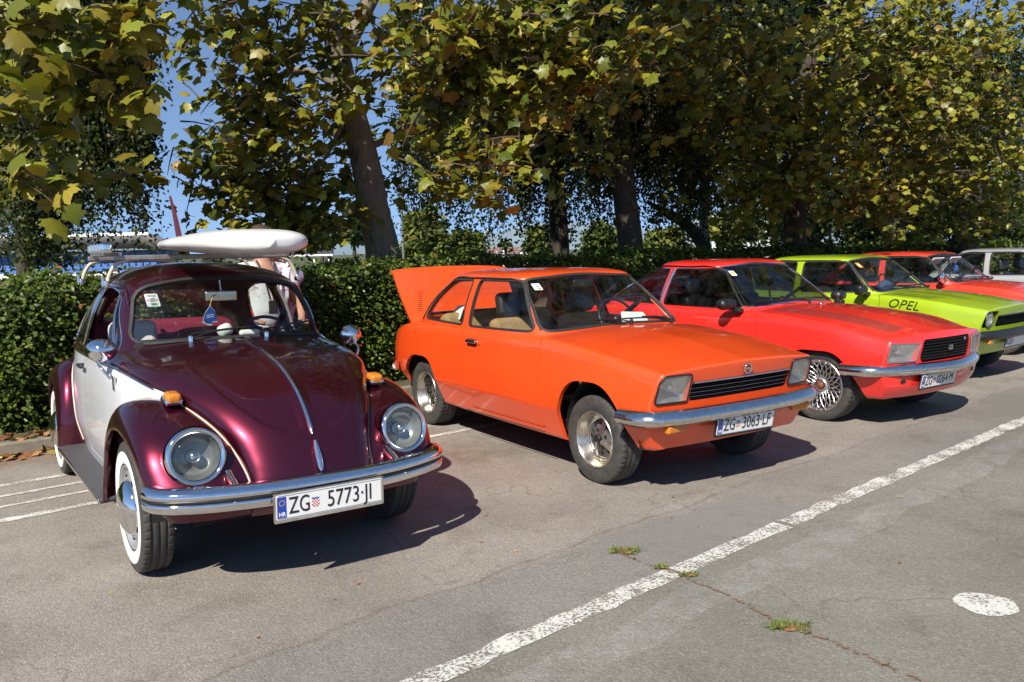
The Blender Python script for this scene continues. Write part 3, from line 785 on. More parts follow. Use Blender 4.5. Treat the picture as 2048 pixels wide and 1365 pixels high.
def bumper(root, pts, prof, mat, n=60, name='bumper'):
    path = catmull(pts, n); s = sweep(path, prof); s.n = None; return part(name, s if s.n is not None else Surf(s.v, s.f, vnorm(s)), mat, root)
def lampset(root, cut, XF, depth, trim=None, polys=None):
    """cut-out of the front wall becomes the lens; a reflector bowl sits behind it"""
    for sg in (-1, 1):
        nm = 'r' if sg < 0 else 'l'; p = cut[nm]
        lens = p.moved((.004, 0, 0)); lamp = part('headlight', lens, M['lampglass'], root)
        cy, cz = p.v[:, 1].mean(), p.v[:, 2].mean(); wy = np.ptp(p.v[:, 1])/2; wz = np.ptp(p.v[:, 2])/2
        b = Surf(p.v.copy(), p.f, None); rr = np.minimum(1, np.maximum(np.abs((b.v[:, 1]-cy)/wy), np.abs((b.v[:, 2]-cz)/wz)))
        b.v[:, 0] -= .012+depth*(1-rr**2.2); b.n = vnorm(b)
        part('reflector', b, M['reflector'], lamp)
        bl = disc(.028, 16, (0, 0, 0), 'x', .03).moved((p.v[:, 0].mean()-depth*.75, cy-sg*wy*.15, cz)); part('bulb', bl, M['oldchrome'], lamp)
        nl = 9; y0, y1 = p.v[:, 1].min(), p.v[:, 1].max()
        e = border(p); mid = p.v[e].mean(1)
        # chrome or dark bezel following the edge
        Q = np.asarray(polys[nm], float); Q = np.vstack([Q, Q[:1]]); dl = np.r_[0, np.cumsum(np.linalg.norm(np.diff(Q, axis=0), axis=1))]; kk = np.linspace(0, dl[-1], 81)[:-1]; ly, lz = np.interp(kk, dl, Q[:, 0]), np.interp(kk, dl, Q[:, 1])
        lx = np.array([p.v[np.argmin((p.v[:, 1]-a)**2+(p.v[:, 2]-b_)**2), 0] for a, b_ in zip(ly, lz)]); loop = np.column_stack([lx, ly, lz])
        part('lamp_bezel', tube(loop+np.array([.005, 0, 0]), .0055, 6, closed=True), trim or M['chrome'], lamp)
# ================================================================== Kadett-type two-door saloons
def mirpoly(p): return [(-a, b) for a, b in p][::-1]
def kadett_cfg(paint_, lamp='rect', det=1.0, nst=200):
    lr = [(-.702, .603), (-.462, .603), (-.462, .776), (-.666, .776), (-.697, .732)]
    lr = rpoly2(lr, .02, 3)
    arF = rpoly2([(-.33, .10), (-.325, .45), (-.20, .675), (.16, .690), (.34, .52), (.45, .10)], [.02, .22, .16, .16, .2, .02], 8)
    arR = rpoly2([(-2.74, .10), (-2.72, .46), (-2.56, .635), (-2.20, .635), (-2.06, .46), (-2.02, .10)], [.02, .2, .13, .13, .2, .02], 8)
    door = rpoly2([(-1.565, .285), (-.53, .285), (-.53, .88), (-.60, 1.02), (-1.63, 1.02), (-1.625, .93)], .02, 2)
    return dict(paint=M[paint_], nst=nst, det=det, xr=-3.12, xf=.66, zk=.455, belt=.925, inner=.66,
        W=[(-3.12, .70), (-2.9, .748), (-2.3, .785), (-1.2, .79), (0, .787), (.35, .768), (.66, .735)],
        zt=[(-3.12, .845), (-2.7, .90), (-2.2, .922), (-1.6, .925), (-.6, .925), (0, .880), (.4, .825), (.66, .790)],
        zc=[(-3.12, .87), (-2.6, .93), (-2, .95), (-.6, .965), (0, .928), (.4, .868), (.66, .825)],
        zb=[(-3.12, .37), (-2.85, .31), (-2.0, .235), (-.4, .225), (.35, .27), (.66, .30)],
        xfz=[(.28, .535), (.36, .562), (.45, .594), (.52, .604), (.60, .612), (.70, .640), (.79, .664), (.835, .672)], bow=.055,
        xrz=[(.36, -3.00), (.5, -3.09), (.7, -3.12), (.85, -3.08), (.9, -3.05)], bowr=.07,
        footprint=rpoly2([(-2.62, -.62), (-.66, -.62), (-.66, .62), (-2.62, .62)], .06, 4),
        arches=[arF, arR],
        panels=[('door', door, (0, 2), lambda s: .5-np.abs(s.v[:, 1])),
                ('bonnet', rpoly2([(-.50, -.655), (.70, -.66), (.70, .66), (-.50, .655)], .03, 3), (0, 1), lambda s: np.maximum(.25-s.n[:, 2], .6-s.v[:, 2]))],
        fascia=[('r', lr), ('l', np.array(mirpoly(lr))), ('grille', np.array([(-.447, .602), (.447, .602), (.447, .712), (-.447, .712)]))],
        gh=dict(z0=.90, z1=1.315, xf=[(.90, -.515), (.95, -.565), (1.315, -1.025)], xr=[(.90, -2.76), (1.05, -2.62), (1.315, -2.20)], b0=.735, b1=.578, n0=8, n1=8, nr=5, h=.072),
        windows=[('door_window', rpoly2([(-1.565, .952), (-.705, .962), (-1.055, 1.302), (-1.60, 1.300)], [.03, .05, .06, .04], 5), 'side'),
                 ('quarter_window', rpoly2([(-1.685, .955), (-2.36, .972), (-2.22, 1.22), (-2.06, 1.296), (-1.71, 1.300)], [.03, .05, .10, .09, .03], 5)[::-1], 'side'),
                 ('windscreen', rpoly2([(-.655, .962), (0, .985), (.655, .962), (.525, 1.308), (0, 1.338), (-.525, 1.308)], [.06, .2, .06, .06, .2, .06], 5), 'front'),
                 ('rear_window', rpoly2([(-.60, .985), (.60, .985), (.50, 1.285), (-.50, 1.285)], .07, 5), 'rear')])
def gh_y(c, z):
    G = c['gh']; t = (z-G['z0'])/(G['z1']-G['z0']); return G['b0']+(G['b1']-G['b0'])*t+G.get('bulge', .018)*np.sin(np.pi*np.clip(t, 0, 1))
def drip(root, c, pts, r=.0075, mat=None):
    for sg in (-1, 1):
        p = catmull(pts, 60); z_ = np.minimum(p[:, 1], c['gh']['z1']); G = c['gh']; t = (z_-G['z0'])/(G['z1']-G['z0'])
        a0, a1 = pch(G['xf'], z_), pch(G['xr'], z_); u_ = np.clip((p[:, 0]-(a0+a1)/2)/((a0-a1)/2), -.985, .985); n_ = np.where(u_ > 0, G['n0']+(G['n1']-G['n0'])*t, G['nr'])
        y = gh_y(c, z_)*(1-np.abs(u_)**n_)**(1/n_)+.004
        part('drip_rail', tube(np.column_stack([p[:, 0], sg*y, p[:, 1]]), r, 6), mat or M['rubber'], root)
def frontbar(root, name, c, z, y0, y1, h, d, mat, dx=.0, par=None):
    ys = np.linspace(y0, y1, 40); x = c['_XF'](ys, np.full(40, z))+dx
    s = sweep(np.column_stack([x, ys, np.full(40, z)]), [(-d, -h/2), (d*.3, -h/2), (d, -h*.15), (d, h*.15), (d*.3, h/2), (-d, h/2)])
    return part(name, Surf(s.v, s.f, vnorm(s)), mat, par or root)
BLADE = [(-.025, -.048), (.010, -.050), (.030, -.030), (.040, -.012), (.040, .002), (.026, .022), (.004, .046), (-.025, .046)]
def kadett(x, y, yaw, label, paint_, wheels, lamp='rect', det=1.0, nst=200, group=None, trim='chrome', tilt=0.0, **kw):
    c = kadett_cfg(paint_, lamp, det, nst); c.update(kw)
    root = car_root('parked_car', x, y, rad(yaw), label, 'car', group)
    sedan(root, c); XF = c['_XF']; cuts = c['_cuts']; black = trim == 'black'
    ch = M['black'] if black else M['oldchrome']
    if lamp == 'rect': lampset(root, cuts, XF, .10, M['black'], polys=dict(c['fascia']))
    else:
        for sg, nm in ((-1, 'r'), (1, 'l')):
            p = cuts[nm]; cy, cz = sg*.578, .692
            b = p.moved((-.05, 0, 0)); pan = part('lamp_panel', b+lip(p, vec=lambda v: np.stack([0*v[:, 0]-.05, 0*v[:, 0], 0*v[:, 0]], 1)), M['blackmatt'], root)
            x0 = float(XF(np.array([cy]), np.array([cz]))[0])
            lamp_ = part('headlight', disc(.083, 32, (x0-.012, cy, cz), 'x', .022), M['lampglass'], root)
            part('lamp_bezel', out(lathe([(-.05, .086), (.0, .090), (.004, .086), (-.002, .081)], 32, 'x')).moved((x0-.012, cy, cz)), M['oldchrome'], lamp_)
            part('reflector', disc(.080, 32, (x0-.018, cy, cz), 'x', -.05).flip().flip(), M['reflector'], lamp_)
    # grille
    g = cuts['grille']; gr = part('grille', g.moved((-.055, 0, 0))+lip(g, vec=lambda v: np.stack([0*v[:, 0]-.055, 0*v[:, 0], 0*v[:, 0]], 1)), M['blackmatt'], root)
    fin = [box(.03, .004, .100, (float(XF(np.array([q]), np.array([.655]))[0])-.040, q, .655)) for q in np.linspace(-.43, .43, 44)]
    pieces('grille_fin', fin, M['blackmatt'], gr)
    for z in (.680, .652, .626): frontbar(root, 'grille_bar', c, z, -.445, .445, .005, .004, ch, -.006, gr)
    for z in (.695, .666, .639, .613): frontbar(root, 'grille_slat', c, z, -.445, .445, .007, .012, M['black'], -.018, gr)
    frontbar(root, 'grille_trim', c, .717, -.44, .44, .014, .007, ch, .004, gr)
    if not black:
        ex = float(XF(np.zeros(1), np.array([.768]))[0])+.012; th = np.linspace(0, 2*np.pi, 28, endpoint=False)
        em = part('emblem', tube(np.column_stack([0*th+ex, .031*np.cos(th), .768+.031*np.sin(th)]), .0042, 8, closed=True), M['chrome'], root)
        zz = [(-.050, .0), (-.008, .004), (-.012, .012), (.012, .002), (.050, 0), (.008, -.004), (.012, -.012), (-.012, -.002)]
        part('emblem_bolt', prism(zz[::-1], .005, ((ex-.002, 0, .768), (0, 1, 0), (0, 0, 1), (1, 0, 0))), M['chrome'], em)
    # bumpers
    R_ = [(.36, -.800), (.50, -.790), (.585, -.735), (.635, -.60), (.665, -.35), (.675, 0)]
    pts = [(a, b, .522) for a, b in R_]+[(a, -b, .522) for a, b in R_[::-1][1:]]
    bp = bumper(root, pts, BLADE, ch)
    pieces('bumper_bolt', [disc(.011, 12, (float(.703-.03*abs(q)), q, .517), 'x', .006) for q in (-.33, .33)], ch, bp)
    pieces('bumper_bracket', [box(.10, .035, .03, (.62, q, .545), .005) for q in (-.30, .30)], M['black'], bp)
    R2 = [(-2.80, -.800), (-2.98, -.785), (-3.08, -.70), (-3.15, -.4), (-3.16, 0)]
    pts = [(a, b, .51) for a, b in R2]+[(a, -b, .51) for a, b in R2[::-1][1:]]
    bumper(root, pts[::-1], BLADE, ch)
    for sg in (-1, 1):
        part('indicator', box(.045, .155, .050, (.612, sg*.575, .450), .012, 3, Matrix.Rotation(-sg*.12, 3, 'Z')), M['amber'], root)
        part('tail_light', box(.03, .30, .11, (-3.105, sg*.50, .70), .015, 2), M['redprint'], root)
        h = part('door_handle', box(.150, .022, .026, (-1.44, sg*.790, .832), .010, 3), M['black'] if black else M['oldchrome'], root)
        part('handle_recess', box(.125, .012, .045, (-1.45, sg*.778, .830), .006, 2), M['blackmatt'], h)
        part('lock_button', disc(.010, 12, (0, 0, 0), 'y', .008).moved((0, 0, 0)).xf(Matrix.Rotation(0 if sg > 0 else math.pi, 4, 'Z')).moved((-1.335, sg*.787, .836)), M['oldchrome'], h)
        pieces('vent_louver', [box(.07+.002*k, .006, .006, (-2.47-.012*k, sg*(gh_y(c, 1.02+.018*k)-.002), 1.02+.018*k)) for k in range(10)], M['blackmatt'], root)
        part('sill_trim', box(1.1, .006, .004, (-1.05, sg*.748, .262)), M['blackmatt'], root)
    drip(root, c, [(-.66, .965), (-.88, 1.16), (-1.06, 1.300), (-1.12, 1.316), (-1.3, 1.322), (-1.7, 1.322), (-2.02, 1.316), (-2.20, 1.26), (-2.36, 1.08), (-2.44, .95)])
    wr = M['black']
    wiper(root, (-.545, .10, .985), (-.600, -.20, 1.015), (-.585, .02, 1.000), (-.635, -.46, 1.012), wr, M['black'])
    wiper(root, (-.560, .52, .975), (-.605, .26, 1.010), (-.585, .50, .985), (-.602, .06, 1.006), wr, M['black'])
    part('washer_jet', disc(.010, 10, (-.42, -.50, .925), 'z', .012), M['black'], root)
    seat(root, -1.35, -.34, .40, c.get('seatmat', M['vinyl']), c.get('headmat'), hgt=.50, headrest=c.get('heads', True)); seat(root, -1.35, .34, .40, c.get('seatmat', M['vinyl']), c.get('headmat'), hgt=.50, headrest=c.get('heads', True))
    steering(root, -.98, .34, .965, .185, .55)
    part('inner_mirror', box(.02, .20, .06, (-1.0, 0, 1.27), .012, 2), M['black'], root)
    add_wheels(root, wheels[0], wheels[1], wheels[2], [(0, -.625, 0.0), (0, .625, 0.0), (-2.395, -.625, 0), (-2.395, .625, 0)])
    pieces('axle', [tube([(0, -.6, .27), (0, .6, .27)], .035, 8), tube([(-2.395, -.6, .27), (-2.395, .6, .27)], .04, 8), tube([(.1, -.15, .24), (-3.0, -.25, .24)], .03, 8)], M['blackmatt'], root)
    return root, c
PLATE_TILT = (np.array([.20, 0, .98]))
def plate_frame(x, y, z, lean=.2, roll=0.0):
    ex = np.array([0, math.cos(roll), math.sin(roll)]); ey = np.array([lean, 0, 1.0]); ey -= ex*np.dot(ex, ey); ey /= np.linalg.norm(ey); return ((x, y, z), ex, ey, np.cross(ex, ey))
def sticker(root, frame, w, h, bits, base=None, par=None):
    o, ex, ey, ez = [np.asarray(v, float) for v in frame]
    s = part('windscreen_sticker', prism(rpoly2([(-w/2, -h/2), (w/2, -h/2), (w/2, h/2), (-w/2, h/2)], .006, 2), .001, frame), base or M['white'], root)
    for (a, b, ww, hh, m) in bits: part('sticker_print', prism([(a-ww/2, b-hh/2), (a+ww/2, b-hh/2), (a+ww/2, b+hh/2), (a-ww/2, b+hh/2)], .0008, (o+ez*.0012, ex, ey, ez)), M[m], s)
    return s

# ---------------------------------------------------------------- orange saloon with its boot open
ORANGE, oc = kadett(1.1186, 5.7552, 32.98, 'bright orange two-door saloon with rectangular headlamps and its boot lid raised', 'orange', ('spoke4', .292, .185),
    seatmat=M['tan'], headmat=M['vinyl'], trunk=rpoly2([(-3.03, -.60), (-2.80, -.60), (-2.80, .60), (-3.03, .60)], .05, 4), liner=simple('beige_liner', (.30, .24, .18), .9))
plate_parts(ORANGE, plate_frame(.655, 0, .420, .16, -.02), .520, .112, 'ZG', '3063·LF')
L_ = []
for k, s_ in enumerate(np.linspace(0, 1, 22)):       # raised lid: hinge edge to tail edge
    bx = -2.80-.335*s_-.03*math.sin(math.pi*s_); bz = .90+.500*s_; row = []
    for yy in np.linspace(-1, 1, 41):
        hw = .615+.03*s_; e = abs(yy)**6
        row.append((bx-.02*yy*yy-.03*e*0-.035*max(0, s_-.93)/.07*1.0, yy*hw, bz+.018*(1-yy*yy)*s_-.012*e-.02*max(0, s_-.95)/.05))
    L_.append(row)
lid = grid(np.array(L_)); lid = lid if lid.n[:, 0].mean() > 0 else lid.flip()
back = lid.off(-.028).flip()
part('boot_lid', join(lid, back, lip(lid, depth=.028)), M['orange'], ORANGE, 'raised orange boot lid')
pieces('lid_hinge', [tube(catmull([(-2.62, q, .80), (-2.70, q, .93), (-2.84, q, .95)], 10), .012, 6) for q in (-.42, .42)], M['black'], ORANGE)
part('boot_floor', box(.60, 1.2, .02, (-2.78, 0, .48), .004), M['blackmatt'], ORANGE)
n_ = np.array([.60, 0, .80]); ex_ = np.array([0, 1.0, 0]); ey_ = np.array([-.775, 0, .63])
sticker(ORANGE, ((-.945, -.485, 1.262), ex_, ey_/np.linalg.norm(ey_), np.cross(ex_, ey_/np.linalg.norm(ey_))), .075, .075, [(0, .022, .05, .010, 'silver'), (-.02, 0, .008, .008, 'redprint'), (.005, 0, .03, .02, 'silver'), (.012, -.024, .034, .012, 'greenprint')])
pp = rpoly2([(-.13, -.06), (-.05, -.075), (.15, -.07), (.13, .05), (-.10, .07)], .02, 3)
t_ = part('paper_sheet', prism(pp, .001, ((-.73, .28, .985), (0, 1, 0), (-.5, 0, .86), (.86, 0, .5))), M['white'], ORANGE)
t2_ = part('paper_sheet', prism([(-.12, -.08), (.10, -.06), (.06, .09), (-.05, .08)], .002, ((-2.30, -.42, .99), (1, 0, .0), (0, .5, .8), (0, -.8, .5))), M['white'], ORANGE)

M['navy'] = simple('navy_cushion', (.035, .055, .13), .8, var=.2)
# ---------------------------------------------------------------- lime green saloon
_dg = []
for k, y0 in enumerate((-.615, -.552, -.505, -.458, -.411, -.364, -.317, -.270)):
    for sg in (1, -1):
        w_ = .040 if k == 0 else .034; xa, xb = -.46-.0*k, -.02+.05*k; _dg.append(('bonnet_stripe', np.array([(xa, sg*y0), (xb, sg*y0), (xb+.03, sg*(y0+w_)), (xa, sg*(y0+w_))]), M['stripe']))
GREEN, gc = kadett(5.183, 9.68, 38.6, 'lime green two-door saloon with dark bonnet stripes and round headlamps', 'green', ('steel', .288, .175), lamp='round', det=.7, nst=140, trim='black', seatmat=M['vinyl'], heads=False, decals=_dg)
def hood_pt(c, x, y, dz=.004):
    """point on the bonnet skin above (x,y)"""
    W_, zt_, zc_ = float(pch(c['W'], x)), float(pch(c['zt'], x)), float(pch(c['zc'], x)); zm_ = zt_+(zc_-zt_)*.72; a = abs(y)
    z = zc_+(zm_-zc_)*(a/(W_*.5)) if a < W_*.5 else zm_+(zt_-zm_)*min(1, (a-W_*.5)/(W_*.5-.075))
    return np.array([x, y, z+dz])
s_ = text_surf('OPEL', .142, ((0, 0, 0), (1, 0, 0), (0, 1, 0), (0, 0, 1)), .002, 1.1, .30, -.001)
v_ = s_.v; lx, ly = v_[:, 0], v_[:, 1]                  # lettering along the right wing shoulder
def _wy(x, z):
    W_, zt_ = float(pch(gc['W'], x)), float(pch(gc['zt'], x)); return float(np.interp(z, [.595, zt_-.055, zt_], [W_, W_-.030, W_-.058]))+.008
s_.v = np.array([(lambda X, Z: np.array([X, -_wy(X, Z), Z]))(-.25+a, float(pch(gc['zt'], -.25+a))-.080+b) for a, b in zip(lx, ly)])
part('wing_lettering', flat(s_), M['ink'], GREEN)
mr = part('door_mirror', box(.10, .17, .115, (-.70, -.86, .985), .035, 3), M['black'], GREEN); part('mirror_stalk', box(.06, .10, .04, (-.68, -.77, .94), .012, 2), M['black'], mr)
plate_parts(GREEN, plate_frame(.640, .02, .420, .16), .520, .112, 'ZG', '', M['black'])
sticker(GREEN, ((-.945, -.47, 1.262), ex_, ey_/np.linalg.norm(ey_), np.cross(ex_, ey_/np.linalg.norm(ey_))), .085, .085, [(0, 0, .03, .03, 'white')], M['yellowprint'])
part('dash_cushion', out(lathe([(-.12, .0005), (-.10, .06), (0, .085), (.10, .06), (.12, .0005)], 16, 'y')).moved((-.86, .0, .985)), M['navy'], GREEN)

# ---------------------------------------------------------------- second red saloon and the silver one beyond
RED2, r2 = kadett(7.05, 11.50, 40.5, 'light red two-door saloon with a chrome door mirror behind the lime green car', 'red2', ('steel', .288, .175), lamp='rect', det=.6, nst=120, heads=False)
mr = part('door_mirror', out(lathe([(-.05, .0005), (-.045, .03), (-.01, .062), (.02, .068), (.022, .0005)], 20, 'x')).moved((-.72, -.84, 1.03)), M['chrome'], RED2)
part('mirror_stalk', tube([(-.72, -.84, .98), (-.70, -.80, .94), (-.70, -.755, .93)], .010, 6), M['chrome'], mr)
for q in (-.30, .30): part('sun_visor', box(.02, .34, .12, (-1.02, q, 1.245), .008, 2, Matrix.Rotation(.75, 3, 'Y')), M['whitevinyl'], RED2)
part('dash_ornament', disc(.06, 20, (-.84, -.05, 1.12), 'x', .02), M['bluetag'], RED2)
SILV, sc_ = kadett(9.60, 13.25, 38.0, 'silver saloon at the right edge beyond the light red car', 'silver', ('steel', .288, .175), lamp='rect', det=.6, nst=120)

# ---------------------------------------------------------------- red coupe
def coupe():
    root = car_root('parked_car', 3.274, 7.578, rad(33.9), 'red coupe with black mesh grille and lattice alloy wheels between the orange and lime cars', 'car')
    lr = rpoly2([(-.715, .563), (-.425, .560), (-.395, .706), (-.690, .716)], .012, 3)
    arF = rpoly2([(-.36, .10), (-.345, .42), (-.22, .62), (.20, .625), (.36, .44), (.47, .10)], [.02, .2, .16, .16, .2, .02], 8)
    arR = arF*np.array([.95, 1])+np.array([-2.66, 0])
    c = dict(paint=M['red'], nst=190, det=.9, xr=-3.55, xf=.74, zk=.44, belt=.91, inner=.66, glass=M['darkglass'], seal=.012, sealmat=M['oldchrome'],
        W=[(-3.55, .68), (-3.2, .76), (-2.6, .80), (-1.5, .805), (0, .81), (.4, .785), (.74, .735)],
        zt=[(-3.55, .80), (-2.9, .895), (-2.3, .925), (-1.4, .905), (-.7, .915), (0, .862), (.45, .79), (.74, .745)],
        zc=[(-3.55, .83), (-2.9, .925), (-.8, .955), (0, .91), (.45, .835), (.74, .785)],
        zb=[(-3.55, .36), (-3.1, .28), (-2.2, .20), (-.4, .19), (.40, .235), (.74, .245)],
        xfz=[(.22, .60), (.28, .655), (.36, .70), (.45, .715), (.56, .72), (.70, .735), (.76, .725), (.80, .70)], bow=.125,
        xrz=[(.36, -3.40), (.5, -3.50), (.7, -3.55), (.85, -3.50)], bowr=.08,
        footprint=rpoly2([(-2.75, -.63), (-.88, -.63), (-.88, .63), (-2.75, .63)], .06, 4), arches=[arF, arR],
        panels=[('door', rpoly2([(-1.93, .27), (-.64, .27), (-.645, .86), (-.78, 1.0), (-1.97, 1.0), (-1.97, .90)], .02, 2), (0, 2), lambda s: .5-np.abs(s.v[:, 1])),
                ('bonnet', rpoly2([(-.62, -.66), (.56, -.66), (.62, -.3), (.62, .3), (.56, .66), (-.62, .66)], .04, 3), (0, 1), lambda s: np.maximum(.3-s.n[:, 2], .6-s.v[:, 2]))],
        decals=[('bonnet_stripe', np.array([(-.70, sg*.61), (-.70, sg*.36), (.50, sg*.27), (.53, sg*.50), (.10, sg*.57)]), M['redsatin']) for sg in (-1, 1)],
        fascia=[('r', lr), ('l', np.array(mirpoly(lr))), ('grille', rpoly2([(-.365, .545), (.365, .545), (.375, .60), (.350, .733), (-.350, .733), (-.375, .60)], .03, 3))],
        gh=dict(z0=.88, z1=1.322, xf=[(.88, -.69), (.945, -.775), (1.322, -1.285)], xr=[(.88, -3.10), (1.0, -2.95), (1.322, -2.25)], b0=.745, b1=.565, n0=7, n1=7, nr=4.5, h=.075),
        windows=[('door_window', rpoly2([(-1.905, .948), (-.90, .940), (-1.285, 1.300), (-1.87, 1.300)], [.03, .04, .05, .03], 5), 'side'),
                 ('quarter_window', rpoly2([(-1.985, .950), (-2.80, .966), (-2.60, 1.17), (-2.36, 1.300), (-1.955, 1.302)], [.02, .04, .2, .14, .03], 6)[::-1], 'side'),
                 ('windscreen', rpoly2([(-.675, .955), (0, .98), (.675, .955), (.525, 1.318), (0, 1.352), (-.525, 1.318)], [.05, .2, .05, .06, .2, .06], 5), 'front'),
                 ('rear_window', rpoly2([(-.60, .985), (.60, .985), (.48, 1.28), (-.48, 1.28)], .06, 5), 'rear')])
    sedan(root, c); XF = c['_XF']; cuts = c['_cuts']
    lampset(root, cuts, XF, .10, M['chrome'], polys=dict(c['fascia']))
    g = cuts['grille']; gr = part('grille', g.moved((-.05, 0, 0))+lip(g, vec=lambda v: np.stack([0*v[:, 0]-.05, 0*v[:, 0], 0*v[:, 0]], 1)), M['blackmatt'], root)
    for z in np.linspace(.565, .715, 7): frontbar(root, 'grille_slat', c, z, -.36+.0*(z-.54), .36, .007, .010, M['black'], -.014, gr)
    pieces('grille_fin', [box(.022, .006, .17, (float(XF(np.array([q]), np.array([.64]))[0])-.028, q, .640)) for q in np.linspace(-.34, .34, 25)], M['black'], gr)
    letters('GS', .055, ((float(XF(np.zeros(1), np.array([.64]))[0])+.002, .03, .640), (0, 1, 0), (0, 0, 1), (1, 0, 0)), .006, 1.0, M['oldchrome'], gr, .002)
    part('grille_emblem', disc(.016, 14, (float(XF(np.zeros(1)+.27, np.array([.7]))[0])+.0, .27, .70), 'x', .004), M['oldchrome'], gr)
    R_ = [(.28, -.835), (.44, -.82), (.545, -.765), (.62, -.64), (.71, -.40), (.765, -.18), (.785, 0)]
    pts = [(a, b, .495) for a, b in R_]+[(a, -b, .495) for a, b in R_[::-1][1:]]
    bumper(root, pts, [(-.03, -.050), (.010, -.052), (.032, -.032), (.042, -.008), (.042, .010), (.028, .030), (.006, .048), (-.03, .048)], M['oldchrome'])
    R2 = [(-3.2, -.82), (-3.45, -.78), (-3.56, -.6), (-3.60, 0)]; pts = [(a, b, .50) for a, b in R2]+[(a, -b, .50) for a, b in R2[::-1][1:]]
    bumper(root, pts[::-1], BLADE, M['oldchrome'])
    plate_parts(root, plate_frame(.725, -.13, .385, .22), .520, .112, 'ZG', '0264·M')
    for sg in (-1, 1):
        part('indicator', box(.02, .12, .035, (.700-.05, sg*.50, .40), .008, 2), M['black'], root)
        part('tail_light', box(.03, .34, .10, (-3.50, sg*.46, .68), .015, 2), M['redprint'], root)
        part('door_handle', box(.16, .02, .024, (-1.78, sg*.808, .815), .009, 2), M['black'], root)
        q = np.array([(-1.945, .945), (-1.93, 1.10), (-1.905, 1.22), (-1.885, 1.305)]); q = catmull(q, 14)
        part('pillar_trim', tube(np.column_stack([q[:, 0], sg*(gh_y(c, q[:, 1])+.006), q[:, 1]]), .013, 8), M['oldchrome'], root)
        lv = [(-2.90, 1.035), (-2.73, 1.14), (-2.70, 1.12), (-2.86, 1.015)]
        part('pillar_vent', prism([(a, b) for a, b in lv], .004, ((0, sg*(gh_y(c, 1.08)+.006), 0), (1, 0, 0), (0, 0, 1), (0, sg, 0))), M['blackmatt'], root)
        mb = part('door_mirror', box(.13, .19, .105, (-.93, sg*.87, .985), .05, 4, Matrix.Rotation(sg*.25, 3, 'Z')), M['black'], root)
        part('mirror_stalk', box(.09, .08, .04, (-.86, sg*.785, .925), .015, 3), M['black'], mb)
    drip(root, c, [(-.87, .955), (-1.12, 1.17), (-1.31, 1.305), (-1.39, 1.326), (-1.7, 1.330), (-2.2, 1.328), (-2.48, 1.275), (-2.75, 1.10), (-2.88, .96)], .007, M['black'])
    wiper(root, (-.66, .02, .975), (-.78, -.30, 1.005), (-.76, -.05, .992), (-.82, -.58, 1.0), M['black'], M['black'])
    wiper(root, (-.68, .50, .965), (-.79, .25, 1.005), (-.77, .48, .985), (-.80, .0, 1.0), M['black'], M['black'])
    part('washer_jet', disc(.012, 10, (-.52, 0, .955), 'z', .014), M['oldchrome'], root)
    seat(root, -1.65, -.34, .40, M['vinyl'], hgt=.52); seat(root, -1.65, .34, .40, M['vinyl'], hgt=.52); steering(root, -1.22, .34, .96, .19, .55)
    part('inner_mirror', box(.02, .22, .06, (-1.28, 0, 1.28), .012, 2), M['black'], root)
    sticker(root, ((-1.185, -.49, 1.262), ex_, ey_/np.linalg.norm(ey_), np.cross(ex_, ey_/np.linalg.norm(ey_))), .075, .075, [(0, .0, .05, .03, 'yellowprint')])
    wh = [(-.20, .045, .05, .012, 'white'), (0, .05, .10, .02, 'white'), (.02, .02, .16, .012, 'white')]
    add_wheels(root, 'mesh', .312, .205, [(0, -.655, 0.05), (0, .655, 0.05), (-2.66, -.655, 0), (-2.66, .655, 0)])
    pieces('axle', [tube([(0, -.6, .27), (0, .6, .27)], .035, 8), tube([(-2.66, -.6, .27), (-2.66, .6, .27)], .04, 8), tube([(.1, -.15, .24), (-3.3, -.25, .24)], .03, 8)], M['blackmatt'], root)
    return root
RED = coupe()
